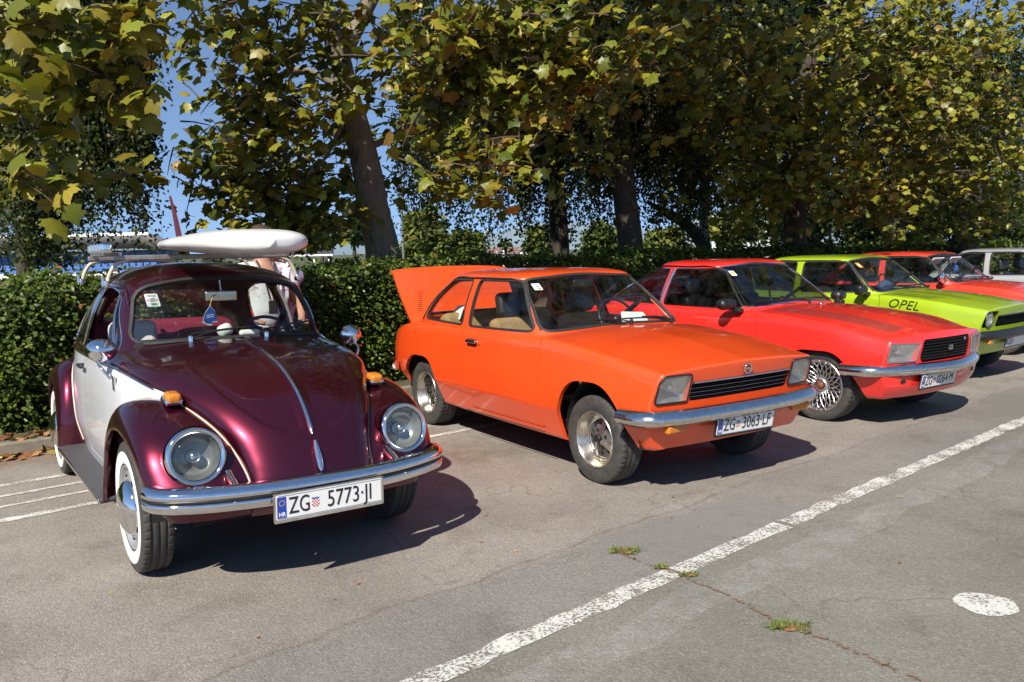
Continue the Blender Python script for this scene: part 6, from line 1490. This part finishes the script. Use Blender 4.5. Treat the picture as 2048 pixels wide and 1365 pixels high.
def plane_tree(label, trunk, r, limbs, B, shade_canopy, size, pal_w, nparts, group=None, barkm='planebark'):
    base = trunk[0]; root = empty('plane_tree', tuple(base)); tag(root, label, 'tree', group); off = -np.array(base)
    part('trunk', limb(trunk, r*1.25, r*.62, 70, 22).moved(off), M[barkm], root)
    for L, a, b in limbs: part('limb', limb(L, a, b, 36, 10).moved(off), M[barkm], root)
    P, O, T = sprays(B); n = len(P); S = rng.uniform(.55, 1.2, n)*size*np.where(P[:, 1] > 7.6, .80, 1.0); fr = frames(n, .35, .35, 1.0, .40, O/np.linalg.norm(O, axis=1, keepdims=True)*.6); tn = tints(n, PAL_G, pal_w)
    u, v, d = in_frame(P); vis = (u > -20) & (u < 2068) & (v > -20) & (v < 720) & (d > .5); sc_ = np.where(vis, S/d, 0)+rng.random(n)*1e-9; o = np.argsort(-sc_)[:nparts]; o = o[sc_[o] > 1e-6]; rest = np.setdiff1d(np.arange(n), o)
    # separate leaves share a dozen meshes
    VAR = []
    for k in range(14):
        z = np.zeros((1, 3)); me = leaf_obj('leaf', z, np.ones(1), (np.array([[1., 0, 0]]), np.array([[0, 1., 0]]), np.array([[0, 0, 1.]])), PSH, tints(1, PAL_G, pal_w), M['planeleaf'], root); VAR.append(me.data); bpy.data.objects.remove(me, do_unlink=True)
    ax, ay, az = fr
    for i in o:
        ob = link('leaf', VAR[rng.integers(14)], root); s = S[i]; p = P[i]+off
        ob.matrix_local = Matrix(((ax[i][0]*s, ay[i][0]*s, az[i][0]*s, p[0]), (ax[i][1]*s, ay[i][1]*s, az[i][1]*s, p[1]), (ax[i][2]*s, ay[i][2]*s, az[i][2]*s, p[2]), (0, 0, 0, 1)))
    Q, QS = P[rest]+off, S[rest]; QF = tuple(a[rest] for a in fr); QT = tn[rest]
    if shade_canopy:  # unseen upper leaf clumps, oversized, added to shade the leaves below
        C = []
        for (c, rad_, m) in shade_canopy:
            q = rng.normal(0, 1, (m, 3)); q /= np.linalg.norm(q, axis=1, keepdims=True); C.append(np.array(c)+q*(rng.random((m, 1))**.45)*np.array(rad_))
        C = np.vstack(C)+off; cf = frames(len(C), .3, .6, .3, .6); Q = np.vstack([Q, C]); QS = np.r_[QS, rng.uniform(1.1, 1.7, len(C))*size*1.25]; QF = tuple(np.vstack([a, b]) for a, b in zip(QF, cf)); QT = np.vstack([QT, tints(len(C), PAL_G, pal_w)])
    tag(leaf_obj('foliage', Q, QS, QF, PSH, QT, M['planeleaf'], root), kind='stuff')
    tw = join(*[tube(catmull([np.array(a)+off, np.array(b)+off, np.array(c)+off], 4), [.010, .008, .006, .003], 5, cap=False) for a, b, c in T]); tag(part('twigs', tw, M['twig'], root), kind='stuff'); return root

# ---- the big plane tree behind the hedge, its limbs reaching over the cars
tp, tr_ = trunk_px([(768, 560), (764, 500), (748, 430), (738, 360), (716, 270), (694, 190), (680, 110)], 10.6, 64)
AT = lambda u, v, Y: at(u, v, Y)
limbsA = [([AT(683, 130, 10.6), AT(655, 30, 10.4), AT(600, -120, 9.6), AT(420, -260, 8.2), AT(250, -180, 7.0), AT(120, 60, 6.4)], .12, .015),
          ([AT(680, 120, 10.6), AT(735, 10, 10.8), AT(850, -200, 10.2), AT(1000, -260, 9.2), AT(1010, 60, 8.8), AT(960, 300, 8.6)], .11, .012),
          ([AT(690, 180, 10.6), AT(600, 140, 10.5), AT(500, 200, 10.3), AT(430, 300, 10.2)], .05, .010),
          ([AT(725, 300, 10.6), AT(790, 270, 10.5), AT(860, 190, 10.3), AT(905, 90, 10.0)], .045, .010),
          ([AT(700, 210, 10.6), AT(640, 330, 10.2), AT(560, 400, 10.0)], .03, .008)]
BA = [(60, 50, 6.2, 130, 70, .5, 90), (190, 60, 6.4, 120, 70, .5, 84), (255, 95, 6.8, 55, 55, .4, 28), (20, 150, 6.0, 70, 60, .4, 28), (120, 140, 6.3, 90, 50, .4, 42), (215, 190, 6.5, 75, 45, .4, 42), (150, 215, 6.2, 90, 35, .3, 21), (30, 225, 5.9, 50, 40, .3, 14),
      (60, 330, 6.0, 80, 40, .3, 28), (120, 370, 5.9, 50, 35, .3, 21), (200, 325, 6.3, 70, 35, .3, 21), (20, 340, 5.8, 40, 40, .3, 14),
      (495, 40, 8.5, 90, 70, .8, 70), (520, 110, 9.0, 140, 80, .8, 147), (485, 190, 9.0, 75, 60, .6, 63), (560, 210, 9.4, 120, 70, .7, 112), (500, 260, 9.2, 90, 50, .6, 70), (600, 40, 9.2, 120, 80, .8, 105),
      (480, 330, 10.2, 85, 50, .8, 98), (530, 340, 10.6, 120, 60, .9, 168), (490, 405, 10.4, 95, 55, .8, 126), (580, 420, 10.4, 110, 70, .8, 140), (640, 360, 10.9, 90, 90, .7, 112), (560, 470, 10.3, 80, 40, .5, 49), (620, 300, 11.2, 120, 110, .7, 140), (690, 430, 9.9, 50, 50, .3, 28), (640, 470, 10.0, 50, 40, .3, 28), (385, 320, 10.0, 45, 22, .4, 14),
      (700, 100, 9.2, 60, 60, .4, 21), (660, 190, 9.0, 60, 40, .4, 21), (760, 60, 9.5, 80, 60, .6, 42), (850, 60, 8.6, 130, 80, .8, 126), (980, 70, 8.4, 140, 90, .8, 147), (1110, 60, 8.6, 140, 80, .8, 147), (1200, 110, 8.8, 100, 80, .7, 105), (900, 170, 8.6, 120, 60, .6, 84), (1010, 190, 8.5, 110, 60, .6, 84), (1130, 180, 8.8, 110, 50, .6, 63),
      (950, 270, 8.4, 100, 50, .5, 56), (890, 240, 8.8, 60, 60, .4, 28), (1020, 290, 8.2, 50, 40, .3, 21), (930, 340, 8.4, 80, 40, .4, 28), (980, 390, 8.3, 50, 25, .3, 14), (1000, 340, 8.2, 50, 30, .3, 14),
      (840, 300, 11.4, 110, 110, .8, 112), (790, 200, 11.6, 80, 120, .8, 77), (1060, 260, 11.8, 160, 110, 1.0, 126), (1200, 250, 12.0, 140, 130, 1.0, 126)]
shadeA = [((-3.4, 6.6, 5.2), (2.6, 2.0, 1.1), 60), ((-.6, 7.8, 6.2), (3.2, 2.0, 1.2), 330), ((1.6, 8.6, 6.2), (2.4, 2.0, 1.4), 360), ((-1.2, 11.0, 7.8), (4.2, 3.0, 2.0), 900)]  # out-of-view leaf masses put in to cast shade on this crown
plane_tree('big plane tree with mottled leaning trunk, spreading over the orange and maroon cars', tp, tr_, limbsA, BA, shadeA, .172, [3.5, 4.5, 3.0, .7, 2], 300)
# ---- plane trees over the right half
tp, tr_ = trunk_px([(1592, 520), (1590, 440), (1596, 340), (1600, 220), (1640, 60)], 15.0, 42)
BB = [(1290, 60, 10.5, 120, 90, .9, 105), (1330, 160, 11.5, 110, 80, .9, 84), (1420, 60, 11.0, 120, 90, 1, 140), (1530, 70, 11.5, 140, 100, 1, 196), (1440, 170, 12, 120, 80, 1, 140), (1560, 180, 12.5, 140, 90, 1, 224), (1500, 260, 12.5, 120, 80, 1, 182), (1600, 280, 13, 140, 80, 1, 196), (1430, 290, 13.5, 120, 90, 1, 126), (1570, 350, 13, 120, 60, 1, 140), (1660, 210, 12.0, 90, 40, .6, 84), (1640, 320, 12.5, 110, 60, .8, 112), (1540, 420, 13.5, 130, 50, 1, 119), (1680, 400, 13.5, 100, 60, 1, 126), (1360, 330, 14.5, 130, 110, 1, 126)]
shadeB = [((2.9, 9.8, 6.4), (2.0, 2.0, 1.3), 160), ((5.6, 16.0, 8.6), (3.6, 3.0, 2.4), 900)]  # unseen leaf masses added overhead for shade
plane_tree('plane tree with dark straight trunk behind the red coupe and lime car', tp, tr_, [([AT(1600, 220, 15), AT(1500, 120, 13.5), AT(1400, 60, 12), AT(1300, 40, 11)], .07, .012), ([AT(1596, 300, 15), AT(1560, 240, 13.5), AT(1500, 235, 13)], .04, .01)], BB, shadeB, .168, [4, 5, 2.6, .4, 1.4], 150, None, 'darkbark')
tp, tr_ = trunk_px([(1930, 520), (1935, 420), (1950, 260), (1960, 80)], 17.5, 46)
BC = [(1700, 60, 12.5, 130, 90, 1, 224), (1820, 60, 13, 140, 90, 1, 252), (1950, 60, 13.5, 140, 90, 1, 280), (1740, 170, 13, 120, 80, 1, 196), (1860, 170, 13.5, 130, 80, 1, 252), (1980, 190, 14, 120, 90, 1, 252), (1780, 270, 13.5, 110, 70, 1, 182), (1900, 290, 14, 130, 80, 1, 252), (2010, 310, 14.5, 90, 80, 1, 182), (1800, 360, 14, 90, 60, .8, 140), (1900, 380, 15, 110, 60, 1, 140), (1770, 430, 14, 80, 45, .6, 98), (2000, 420, 15.5, 100, 60, 1, 112), (1935, 330, 15.8, 50, 70, .5, 112), (1945, 440, 16.0, 60, 60, .5, 112), (1950, 200, 15.0, 60, 80, .6, 112), (1860, 450, 15.5, 120, 50, 1, 84), (1720, 330, 13.2, 60, 60, .6, 70)]
plane_tree('tall sunlit plane tree with pale green leaves at the right edge', tp, tr_, [([AT(1950, 260, 17.5), AT(1850, 160, 15.5), AT(1760, 100, 14)], .08, .012), ([AT(1940, 380, 17.5), AT(1860, 330, 15.5), AT(1780, 340, 14.5)], .05, .01)], BC, [((10.5, 19, 9.4), (4.5, 3.0, 2.6), 900)],   .160, [5, 7, 3.2, .3, .5], 150, None, 'darkbark')  # bark darkened in place of crown shade; unseen shade clump added overhead
# ---- birches: curtains of hanging strands
def birch(label, trunk, r, strands, size, tintp, w, barkm='darkbark', limbs=(), group='weeping birches behind the hedge', name='weeping_birch'):
    base = np.array(trunk[0]); root = empty(name, tuple(base)); tag(root, label, 'tree', group)
    part('trunk', limb(trunk, r*1.2, r*.5, 60, 16).moved(-base), M[barkm], root)
    for L, a, b in limbs: part('limb', limb(L, a, b, 30, 8).moved(-base), M['darkbark'], root)
    P, T = [], []
    for (u0, u1, v0, v1, Y0, Y1, n, per) in strands:
        for _ in range(n):
            u = rng.uniform(u0, u1); Y = rng.uniform(Y0, Y1); top = at(u, v0+rng.normal(0, 40), Y); L = max(.25, (rng.uniform(.25, 1.0)**.8)*(v1-v0)*Y/FPX); m = max(3, int(per*L)); t = np.sort(rng.random(m)); sw = rng.normal(0, .10, 2)
            p = top+np.column_stack([sw[0]*t+.02*np.sin(9*t), sw[1]*t, -L*t]); T.append(p[[0, m//2, -1]]); P.append(p+rng.normal(0, size*.75, (m, 3)))
    P = np.vstack(P)-base; n = len(P); S = rng.uniform(.7, 1.25, n)*size
    tag(leaf_obj('foliage', P, S, frames(n, .7, .3, .2, .8), SSH, tints(n, tintp, w, .3), M['birchleaf'], root), kind='stuff')
    tw = join(*[tube(q-base, [.004, .003, .0015], 3, cap=False) for q in T[::2]]); tag(part('hanging_twigs', tw, M['twig'], root), kind='stuff'); return root
DK = [(.030, .048, .010), (.055, .080, .014), (.090, .105, .016), (.14, .13, .02)]
tp, tr_ = trunk_px([(52, 600), (50, 520), (46, 420), (40, 300), (30, 120), (20, -60)], 10.2, 30)
birch('weeping birch with dark trunk and hanging curtains of small leaves at the left edge', tp, tr_, [(-60, 130, -120, 480, 9.2, 10.8, 380, 40), (60, 230, -160, 360, 9.0, 10.6, 360, 40), (120, 290, -60, 450, 9.2, 10.4, 150, 44), (20, 75, 60, 640, 9.6, 10.4, 60, 38), (-30, 140, 180, 500, 9.2, 10.2, 200, 42), (110, 285, 120, 440, 9.2, 10.2, 130, 44), (220, 290, -200, 180, 9.0, 10.6, 40, 32), (120, 200, 480, 590, 8.9, 9.1, 6, 40)], .055, DK, [5, 4, 1.5, .3], limbs=[([AT(46, 420, 10.2), AT(90, 250, 10), AT(170, 60, 9.8), AT(250, -80, 9.6)], .05, .012), ([AT(40, 300, 10.2), AT(80, 120, 10), AT(120, -40, 9.8)], .04, .012)])
tp, tr_ = trunk_px([(1120, 540), (1118, 460), (1112, 360), (1110, 240), (1120, 100), (1125, -40)], 15.0, 36)
birch('weeping birch with dark trunk between the boot lid and the darker birch', tp, tr_, [(800, 1060, 40, 420, 13.5, 16.5, 330, 28), (820, 1010, 180, 505, 14, 16, 90, 28), (1000, 1180, -40, 400, 14, 16.5, 380, 28), (1030, 1200, 100, 500, 15, 17, 110, 28), (1040, 1130, 200, 500, 14.5, 15.5, 40, 26), (780, 830, 240, 500, 13, 15, 10, 28)], .068, DK, [5, 4, 2, .6], limbs=[([AT(1112, 340, 15), AT(1040, 300, 15), AT(930, 330, 14.6)], .05, .012), ([AT(1110, 240, 15), AT(1000, 120, 15), AT(880, 90, 14.5)], .06, .012)])
tp, tr_ = trunk_px([(1268, 560), (1262, 500), (1254, 430), (1246, 350), (1240, 220), (1244, 60)], 13.2, 50)
birch('weeping birch with thick brown trunk behind the orange car roof', tp, tr_, [(1150, 1380, -60, 350, 12.8, 15, 420, 28), (1150, 1240, 120, 490, 13, 15, 90, 28), (1280, 1420, 100, 490, 14, 17, 170, 28), (1200, 1330, 60, 420, 14, 17, 220, 26)], .066, DK, [5, 4, 2, .6], limbs=[([AT(1250, 330, 13.2), AT(1330, 210, 13.4), AT(1430, 190, 13.8)], .06, .014), ([AT(1246, 350, 13.2), AT(1170, 240, 13.6), AT(1080, 200, 14)], .045, .012)])
tp, tr_ = trunk_px([(1420, 540), (1408, 460), (1412, 340), (1404, 220), (1396, 100), (1400, -40)], 18.0, 18)
birch('slender birch with white bark behind the red coupe', tp, tr_, [(1340, 1560, -40, 440, 16, 20, 460, 24), (1360, 1520, 180, 490, 17, 20, 170, 24)], .080, DK, [4, 4, 2.5, .9], 'birchbark', [([AT(1412, 500, 17.0), AT(1385, 462, 17.0), AT(1335, 428, 16.5), AT(1295, 405, 16)], .14, .03)])
tp, tr_ = trunk_px([(1800, 540), (1796, 470), (1790, 380), (1785, 250), (1790, 60)], 20.0, 26)
birch('dark birch with drooping foliage behind the light red saloon', tp, tr_, [(1480, 1720, -40, 440, 18, 22, 330, 18), (1680, 1900, 60, 470, 19, 23, 300, 18), (1860, 2080, 100, 480, 19, 23, 280, 18), (1480, 2080, 380, 505, 21, 24, 240, 18)], .105, DK, [5, 4, 2, .5])

# ---- hedge
def hedge():
    root = empty('hedge', (K0[0], K0[1], .095), rad(39)); tag(root, 'clipped green hedge running behind all the parked cars', 'hedge')
    P, N, S = [], [], []
    def face(n, s0, s1, sz, fn):
        s = rng.uniform(s0, s1, n); p, q = fn(s, n); P.append(p); N.append(q); S.append(rng.uniform(.7, 1.3, n)*sz)
    top = lambda s: 1.215+.085*np.clip((np.asarray(s)-.3)/3.0, 0, 1)+.035*np.sin(s*1.7)+.03*np.sin(s*4.1+1)
    lump = lambda s, z: .05*np.sin(3.1*s+2*z)+.035*np.sin(7*s-5*z)
    def front(s, n): z = top(s)*(rng.random(n)**.85); return np.column_stack([s, .48-lump(s, z)-rng.exponential(.05, n)+.06, z]), np.tile([0, -1, .25], (n, 1))
    def up(s, n): y = rng.uniform(.42, 1.35, n); return np.column_stack([s, y, top(s)+rng.normal(0, .03, n)+np.abs(rng.normal(0, .035, n))]), np.tile([0, -.2, 1], (n, 1))
    face(34000, -5, 6, .048, front); face(13000, -5, 6, .050, up); face(17000, 6, 16, .060, front); face(9000, 6, 16, .064, up); face(12000, 16, 34, .085, front); face(8000, 16, 34, .09, up)
    def tall(s, n): y = rng.uniform(.5, 1.3, n); return np.column_stack([s, y, top(s)+rng.exponential(.07, n)]), np.tile([0, -.2, 1], (n, 1))
    face(1500, -5, 16, .055, tall)
    P, N, S = np.vstack(P), np.vstack(N), np.concatenate(S); n = len(P); fr = frames(n, .25, .35, .3, .65, N*1.2)
    pal = [(.062, .100, .015), (.100, .148, .021), (.155, .195, .028), (.040, .066, .012), (.26, .08, .02)]
    tag(leaf_obj('foliage', P, S, fr, OSH, tints(n, pal, [4, 4, 2, 3, .12]), M['hedgeleaf'], root), kind='stuff')
    core = []
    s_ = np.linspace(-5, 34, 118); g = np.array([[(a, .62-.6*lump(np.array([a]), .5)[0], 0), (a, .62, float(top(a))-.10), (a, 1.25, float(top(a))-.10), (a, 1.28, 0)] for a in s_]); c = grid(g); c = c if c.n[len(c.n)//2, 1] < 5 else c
    part('hedge_core', out(Surf(c.v, c.f, vnorm(c))), simple('hedge_inside', (.018, .020, .008), .95, var=.4, scale=20), root)  # added solid core, its dark colour stands in for the shaded inside
hedge()
# ---- dry leaves along the kerb
n = 430; s = rng.uniform(-3.0, .9, n); w = rng.exponential(.075, n)*np.where(rng.random(n) < .5, -1, 3.2); p = K0+E1*s[:, None]+N1*w[:, None]
z = np.where(w > -.0, np.where(w < .13, .125, .105), .012)+rng.random(n)*.02; P = np.column_stack([p, z]); ay = rng.normal(0, 1, (n, 3)); ay[:, 2] *= .2; ay /= np.linalg.norm(ay, axis=1, keepdims=True); az = np.array([0, 0, 1.0])+rng.normal(0, .45, (n, 3)); az -= ay*(az*ay).sum(1, keepdims=True); az /= np.linalg.norm(az, axis=1, keepdims=True)
DRY = [(.30, .13, .05), (.36, .20, .08), (.22, .09, .04), (.30, .24, .06)]
tag(leaf_obj('fallen_leaves', P, rng.uniform(.045, .115, n), (np.cross(ay, az), ay, az), PSH, tints(n, DRY, [3, 3, 2, 1.5]), M['dryleaf']), kind='stuff')
n = 90; P = np.column_stack([rng.uniform(-3.4, 5, n), rng.uniform(2.6, 9, n), np.full(n, .008)]); P = P[(P[:, 0] > -.6*P[:, 1])]; n = len(P); ay = rng.normal(0, 1, (n, 3)); ay[:, 2] *= .1; ay /= np.linalg.norm(ay, axis=1, keepdims=True); az = np.array([0, 0, 1.0])+rng.normal(0, .25, (n, 3)); az -= ay*(az*ay).sum(1, keepdims=True); az /= np.linalg.norm(az, axis=1, keepdims=True)
tag(leaf_obj('leaf_litter', P, rng.uniform(.012, .030, n), (np.cross(ay, az), ay, az), OSH, tints(n, DRY, [3, 3, 2, 1.5]), M['dryleaf']), kind='stuff')

# ================================================================== beyond the hedge
def far_tree(label, u, v0, v1, w, Y, pal, wts, n, leaf, group='trees beyond the hedge', trunk=True, conic=False, name='distant_tree'):
    c = at(u, (v0+v1)/2, Y); k = Y/FPX; h = (v1-v0)*k/2; rw = w*k/2; base = np.array([c[0], c[1], .09]); root = empty(name, tuple(base)); tag(root, label, 'tree', group)
    m = max(5, n//60); q = rng.normal(0, 1, (m, 3)); q /= np.linalg.norm(q, axis=1, keepdims=True); q *= rng.random((m, 1))**.4
    if conic: q[:, :2] *= (1-.5*(q[:, 2:3]+1)*.9)
    cc = np.array([0, 0, c[2]-.09])+q*np.array([rw, rw, h])*.85; P = np.repeat(cc, n//m, 0)+rng.normal(0, 1, (m*(n//m), 3))*np.array([rw, rw, h*.8])*.15; P = P[P[:, 2] > .05]; nn = len(P)
    tag(leaf_obj('crown', P, rng.uniform(.7, 1.4, nn)*leaf, frames(nn, .2, .5, .4, .7), OSH, tints(nn, pal, wts, .25), M['birchleaf'], root), kind='stuff')
    part('trunk', limb([(0, 0, -.1), (.05*rw, 0, (c[2]-h)*.6+.1), (0, 0, c[2])], rw*.10+.05, .03, 16, 8), M['darkbark'], root); return root
LG = [(.10, .14, .025), (.16, .19, .03), (.07, .10, .02), (.22, .20, .04)]; DGN = [(.04, .07, .02), (.06, .10, .03), (.09, .12, .04)]
far_tree('tall yellow-green tree beyond the hedge, right of the big plane trunk', 850, 405, 540, 95, 42, LG, [3, 3, 2, 2], 2600, .34)
far_tree('bushy green tree beyond the hedge behind the raised boot lid', 930, 455, 540, 100, 44, LG, [3, 2, 3, .6], 2200, .32); far_tree('low yellowish bush at the foot of the plane trunk, beyond the hedge', 818, 480, 545, 50, 36, LG, [3, 3, 2, 1], 900, .25)
far_tree('pale olive tree beyond the hedge, between the two dark birch trunks', 1080, 450, 535, 60, 48, LG, [3, 3, 2, 1], 1500, .34); far_tree('grey-green tree right of the dark birch trunk, beyond the hedge', 1195, 440, 535, 90, 48, LG, [3, 2, 3, .5], 2000, .34)
far_tree('fresh light green bushy tree left of the leaning limb, beyond the hedge', 1335, 455, 540, 100, 36, LG, [2, 4, 1, .5], 2200, .30); far_tree('yellowish drooping tree in front of the white building', 1465, 400, 500, 110, 34, LG, [1, 2, 1, 3], 1300, .28)
far_tree('umbrella-shaped pine left of the plane trunk', 705, 440, 485, 90, 60, DGN, [3, 3, 2], 1500, .42, name='pine_tree'); far_tree('round green tree far behind the dark screen', 640, 425, 470, 70, 75, DGN, [2, 3, 2], 1000, .5)
far_tree('small dark conifer on the skyline above the house roofs', 1011, 483, 505, 28, 110, DGN, [3, 2, 1], 500, .6, conic=True); far_tree('low dark tree beyond the white board tail', 335, 488, 530, 90, 75, DGN, [3, 3, 1], 900, .55); far_tree('small round tree above the maroon roof', 425, 515, 545, 70, 80, DGN, [3, 3, 1], 700, .5)
for k, (u, w) in enumerate(((1600, 160), (1730, 160), (1860, 170), (2000, 170))): far_tree(['dark bushy tree behind the lime car roof', 'dark bushy tree behind the light red roof', 'dark bushy tree behind the silver roof, left part', 'dark bushy tree at the right edge beyond the hedge'][k], u, 330, 520, w, 30, DGN, [3, 3, 1], 2600, .30)
hl = sheet('hills', [(-900, 1150), (900, 1150), (900, 1160), (-900, 1160)], 0, M['concrete']); bpy.data.objects.remove(hl, do_unlink=True)
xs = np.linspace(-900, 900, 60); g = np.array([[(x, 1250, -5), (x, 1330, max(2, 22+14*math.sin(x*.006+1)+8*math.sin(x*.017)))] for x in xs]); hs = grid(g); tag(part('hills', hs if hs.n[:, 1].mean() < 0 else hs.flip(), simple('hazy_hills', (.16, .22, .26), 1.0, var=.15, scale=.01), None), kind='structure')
# lamp post and fence posts
def post(u, v0, v1, Y, r, label, name='lamp_post', cat='lamp post', arm=None, mat='galv'):
    t = at(u, v0, Y); root = empty(name, (t[0], t[1], .09)); tag(root, label, cat); part('pole', tube([(0, 0, -.1), (0, 0, t[2]-.09)], r, 8), M[mat], root)
    if arm: part('lamp_head', box(.5, .2, .1, (arm, 0, t[2]-.05), .03, 2), M[mat], root)
post(799, 300, 540, 34, .05, 'thin grey lamp post just right of the big plane trunk', arm=.2); post(993, 503, 525, 40, .05, 'white fence post left of its twin, beyond the boot lid', 'fence_post', 'post', mat='white'); post(1007, 500, 525, 40, .05, 'white fence post with its top bar, right of its twin', 'fence_post', 'post', mat='white')
# dark screen on posts
def screen():
    a, b = at(490, 460, 56), at(664, 460, 56); z0, z1 = at(600, 514, 56)[2], at(600, 459, 56)[2]; c = (a+b)/2; W_ = b[0]-a[0]; root = empty('sports_screen', (c[0], c[1], .09)); tag(root, 'dark grey screen with white lower edge beyond the hedge, behind the white board', 'screen')
    part('panel', box(W_, .4, z1-z0-.12, (0, 0, (z0+z1)/2-.03), .02), simple('screen_grey', (.055, .058, .068), .5, var=.1, scale=2), root)
    part('bottom_rail', box(W_+.1, .45, .12, (0, -.02, z0-.02), .02), M['white'], root); part('top_rail', box(W_+.1, .45, .06, (0, -.02, z1-.06), .01), M['greydisc'], root)
    for q in (-.42, -.08, .28, .45): part('leg', tube([(q*W_, 0, -.1), (q*W_, 0, z0)], .07, 8), M['white'], root)
screen()
# grandstand
def grandstand():
    Y = 62.0; a, b = at(-160, 475, Y), at(315, 473, Y); zr = a[2]*.5+b[2]*.5; root = empty('grandstand', (b[0], b[1], .09)); tag(root, 'small grandstand with flat white roof and rows of blue seats', 'grandstand')
    L = b[0]-a[0]; wt = M['white']; beige = simple('soffit_sheet', (.72, .69, .62), .7, var=.06, scale=.8); zr -= .09
    tl = Matrix.Rotation(-.15, 3, 'X'); part('roof_slab', box(L, 5.6, .22, (-L/2, 1.2, zr-.42), .03, 2, tl), wt, root); sf = part('soffit', box(L-.1, 5.4, .03, (-L/2, 1.22, zr-.56), .0, 2, tl), beige, root)
    for k in range(5):
        x = -1.2-k*4.3
        if -x > L: break
        part('column', box(.22, .22, zr-.7, (x, 3.0, (zr-.7)/2), .02), M['concrete'], root); part('bracket', box(.10, 3.4, .12, (x, 1.3, zr-.72), .02, 1, Matrix.Rotation(-.22, 3, 'X')), wt, root)
    part('rear_wall', box(L, .15, zr-1.1, (-L/2, 3.6, (zr-1.1)/2), .0), simple('bluegrey_wall', (.20, .24, .30), .8), root)
    for k in range(3): part('floodlight', box(.30, .2, .32, (-1.1-6.2*k, -1.4, zr+.28), .03), M['galv'], root)
    sb = simple('seat_blue', (.07, .17, .42), .45, var=.12, scale=4); sme = mesh_of('stadium_seat', box(.42, .36, .05, (0, 0, .03), .02, 1)+box(.42, .05, .36, (0, .18, .20), .02, 1), sb)
    for r in range(6):
        y0, z0 = -1.6+.80*r, .18+.27*r; part('seat_step', box(L, .80, z0+.0, (-L/2, y0+.2, z0/2), .0), M['concrete'], root)
        for q in range(min(48, int(L/.52))): o = link('stadium_seat', sme, root); o.location = (-.5-.52*q, y0, z0+.04)
    part('front_wall', box(L+.6, .15, .55, (-L/2, -2.2, .26), .02), wt, root)
grandstand()
_a, _b = at(-300, 560, 58), at(420, 560, 58); sheet('bounce_sheet', [(_a[0], 44), (_b[0], 44), (_b[0], 66), (_a[0], 66)], .104, simple('pale_bounce', (.50, .45, .38), .9, var=.1, scale=.6))  # pale ground added to bounce light up under the stand roof
# white buildings showing through the trees on the right
def building(label, u0, u1, v0, v1, Y, depth, rows, cols, mat='white'):
    a, b = at(u0, v0, Y), at(u1, v0, Y); zt_ = a[2]; c = (a+b)/2; W_ = b[0]-a[0]; root = empty('building', (c[0], c[1]+depth/2, .09)); tag(root, label, 'building'); h = zt_-.09
    part('wall', box(W_, depth, h, (0, 0, h/2), .0), M[mat], root); part('roof_edge', box(W_+.3, depth+.3, .18, (0, 0, h+.08), .02), M['galv'], root)
    wm = mesh_of('window', box(W_/cols*.5, .10, h/rows*.5, (0, 0, 0), .01), M['greyglass'])
    for r in range(rows):
        for q in range(cols): o = link('window', wm, root); o.location = ((q+.5-cols/2)*W_/cols, -depth/2, (r+.55)*h/rows)
M['greyglass'] = simple('dull_window', (.10, .12, .14), .2, var=.2)
building('tall white building glimpsed through the birch curtain on the right', 1425, 1555, 425, 510, 70, 10, 3, 6); building('long low white building beyond the hedge between the birch trunks', 1040, 1105, 502, 525, 75, 6, 1, 5); building('white building left of the leaning limb, behind the green bush', 1285, 1325, 500, 530, 60, 6, 1, 3)
def house(label, u, v0, v1, w, Y):
    c = at(u, v1, Y); W_ = w*Y/FPX; hr = (v1-v0)*Y/FPX; root = empty('house', (c[0], c[1], .09)); tag(root, label, 'house'); e = c[2]-.09
    part('wall', box(W_, W_*.8, e, (0, 0, e/2), .0), simple('pale_render', (.55, .50, .42), .9), root); part('roof', prism([(-W_*.4-.4, 0), (W_*.4+.4, 0), (0, hr)], W_+.6, ((-W_/2-.3, 0, e), (0, 1, 0), (0, 0, 1), (1, 0, 0))), simple('tile_roof', (.17, .11, .085), .9, var=.2, scale=3), root)
house('small house with reddish tiled roof on the skyline beyond the white posts', 985, 496, 508, 34, 95); house('second small house with tiled roof right of the posts, partly behind foliage', 1040, 494, 508, 40, 98)
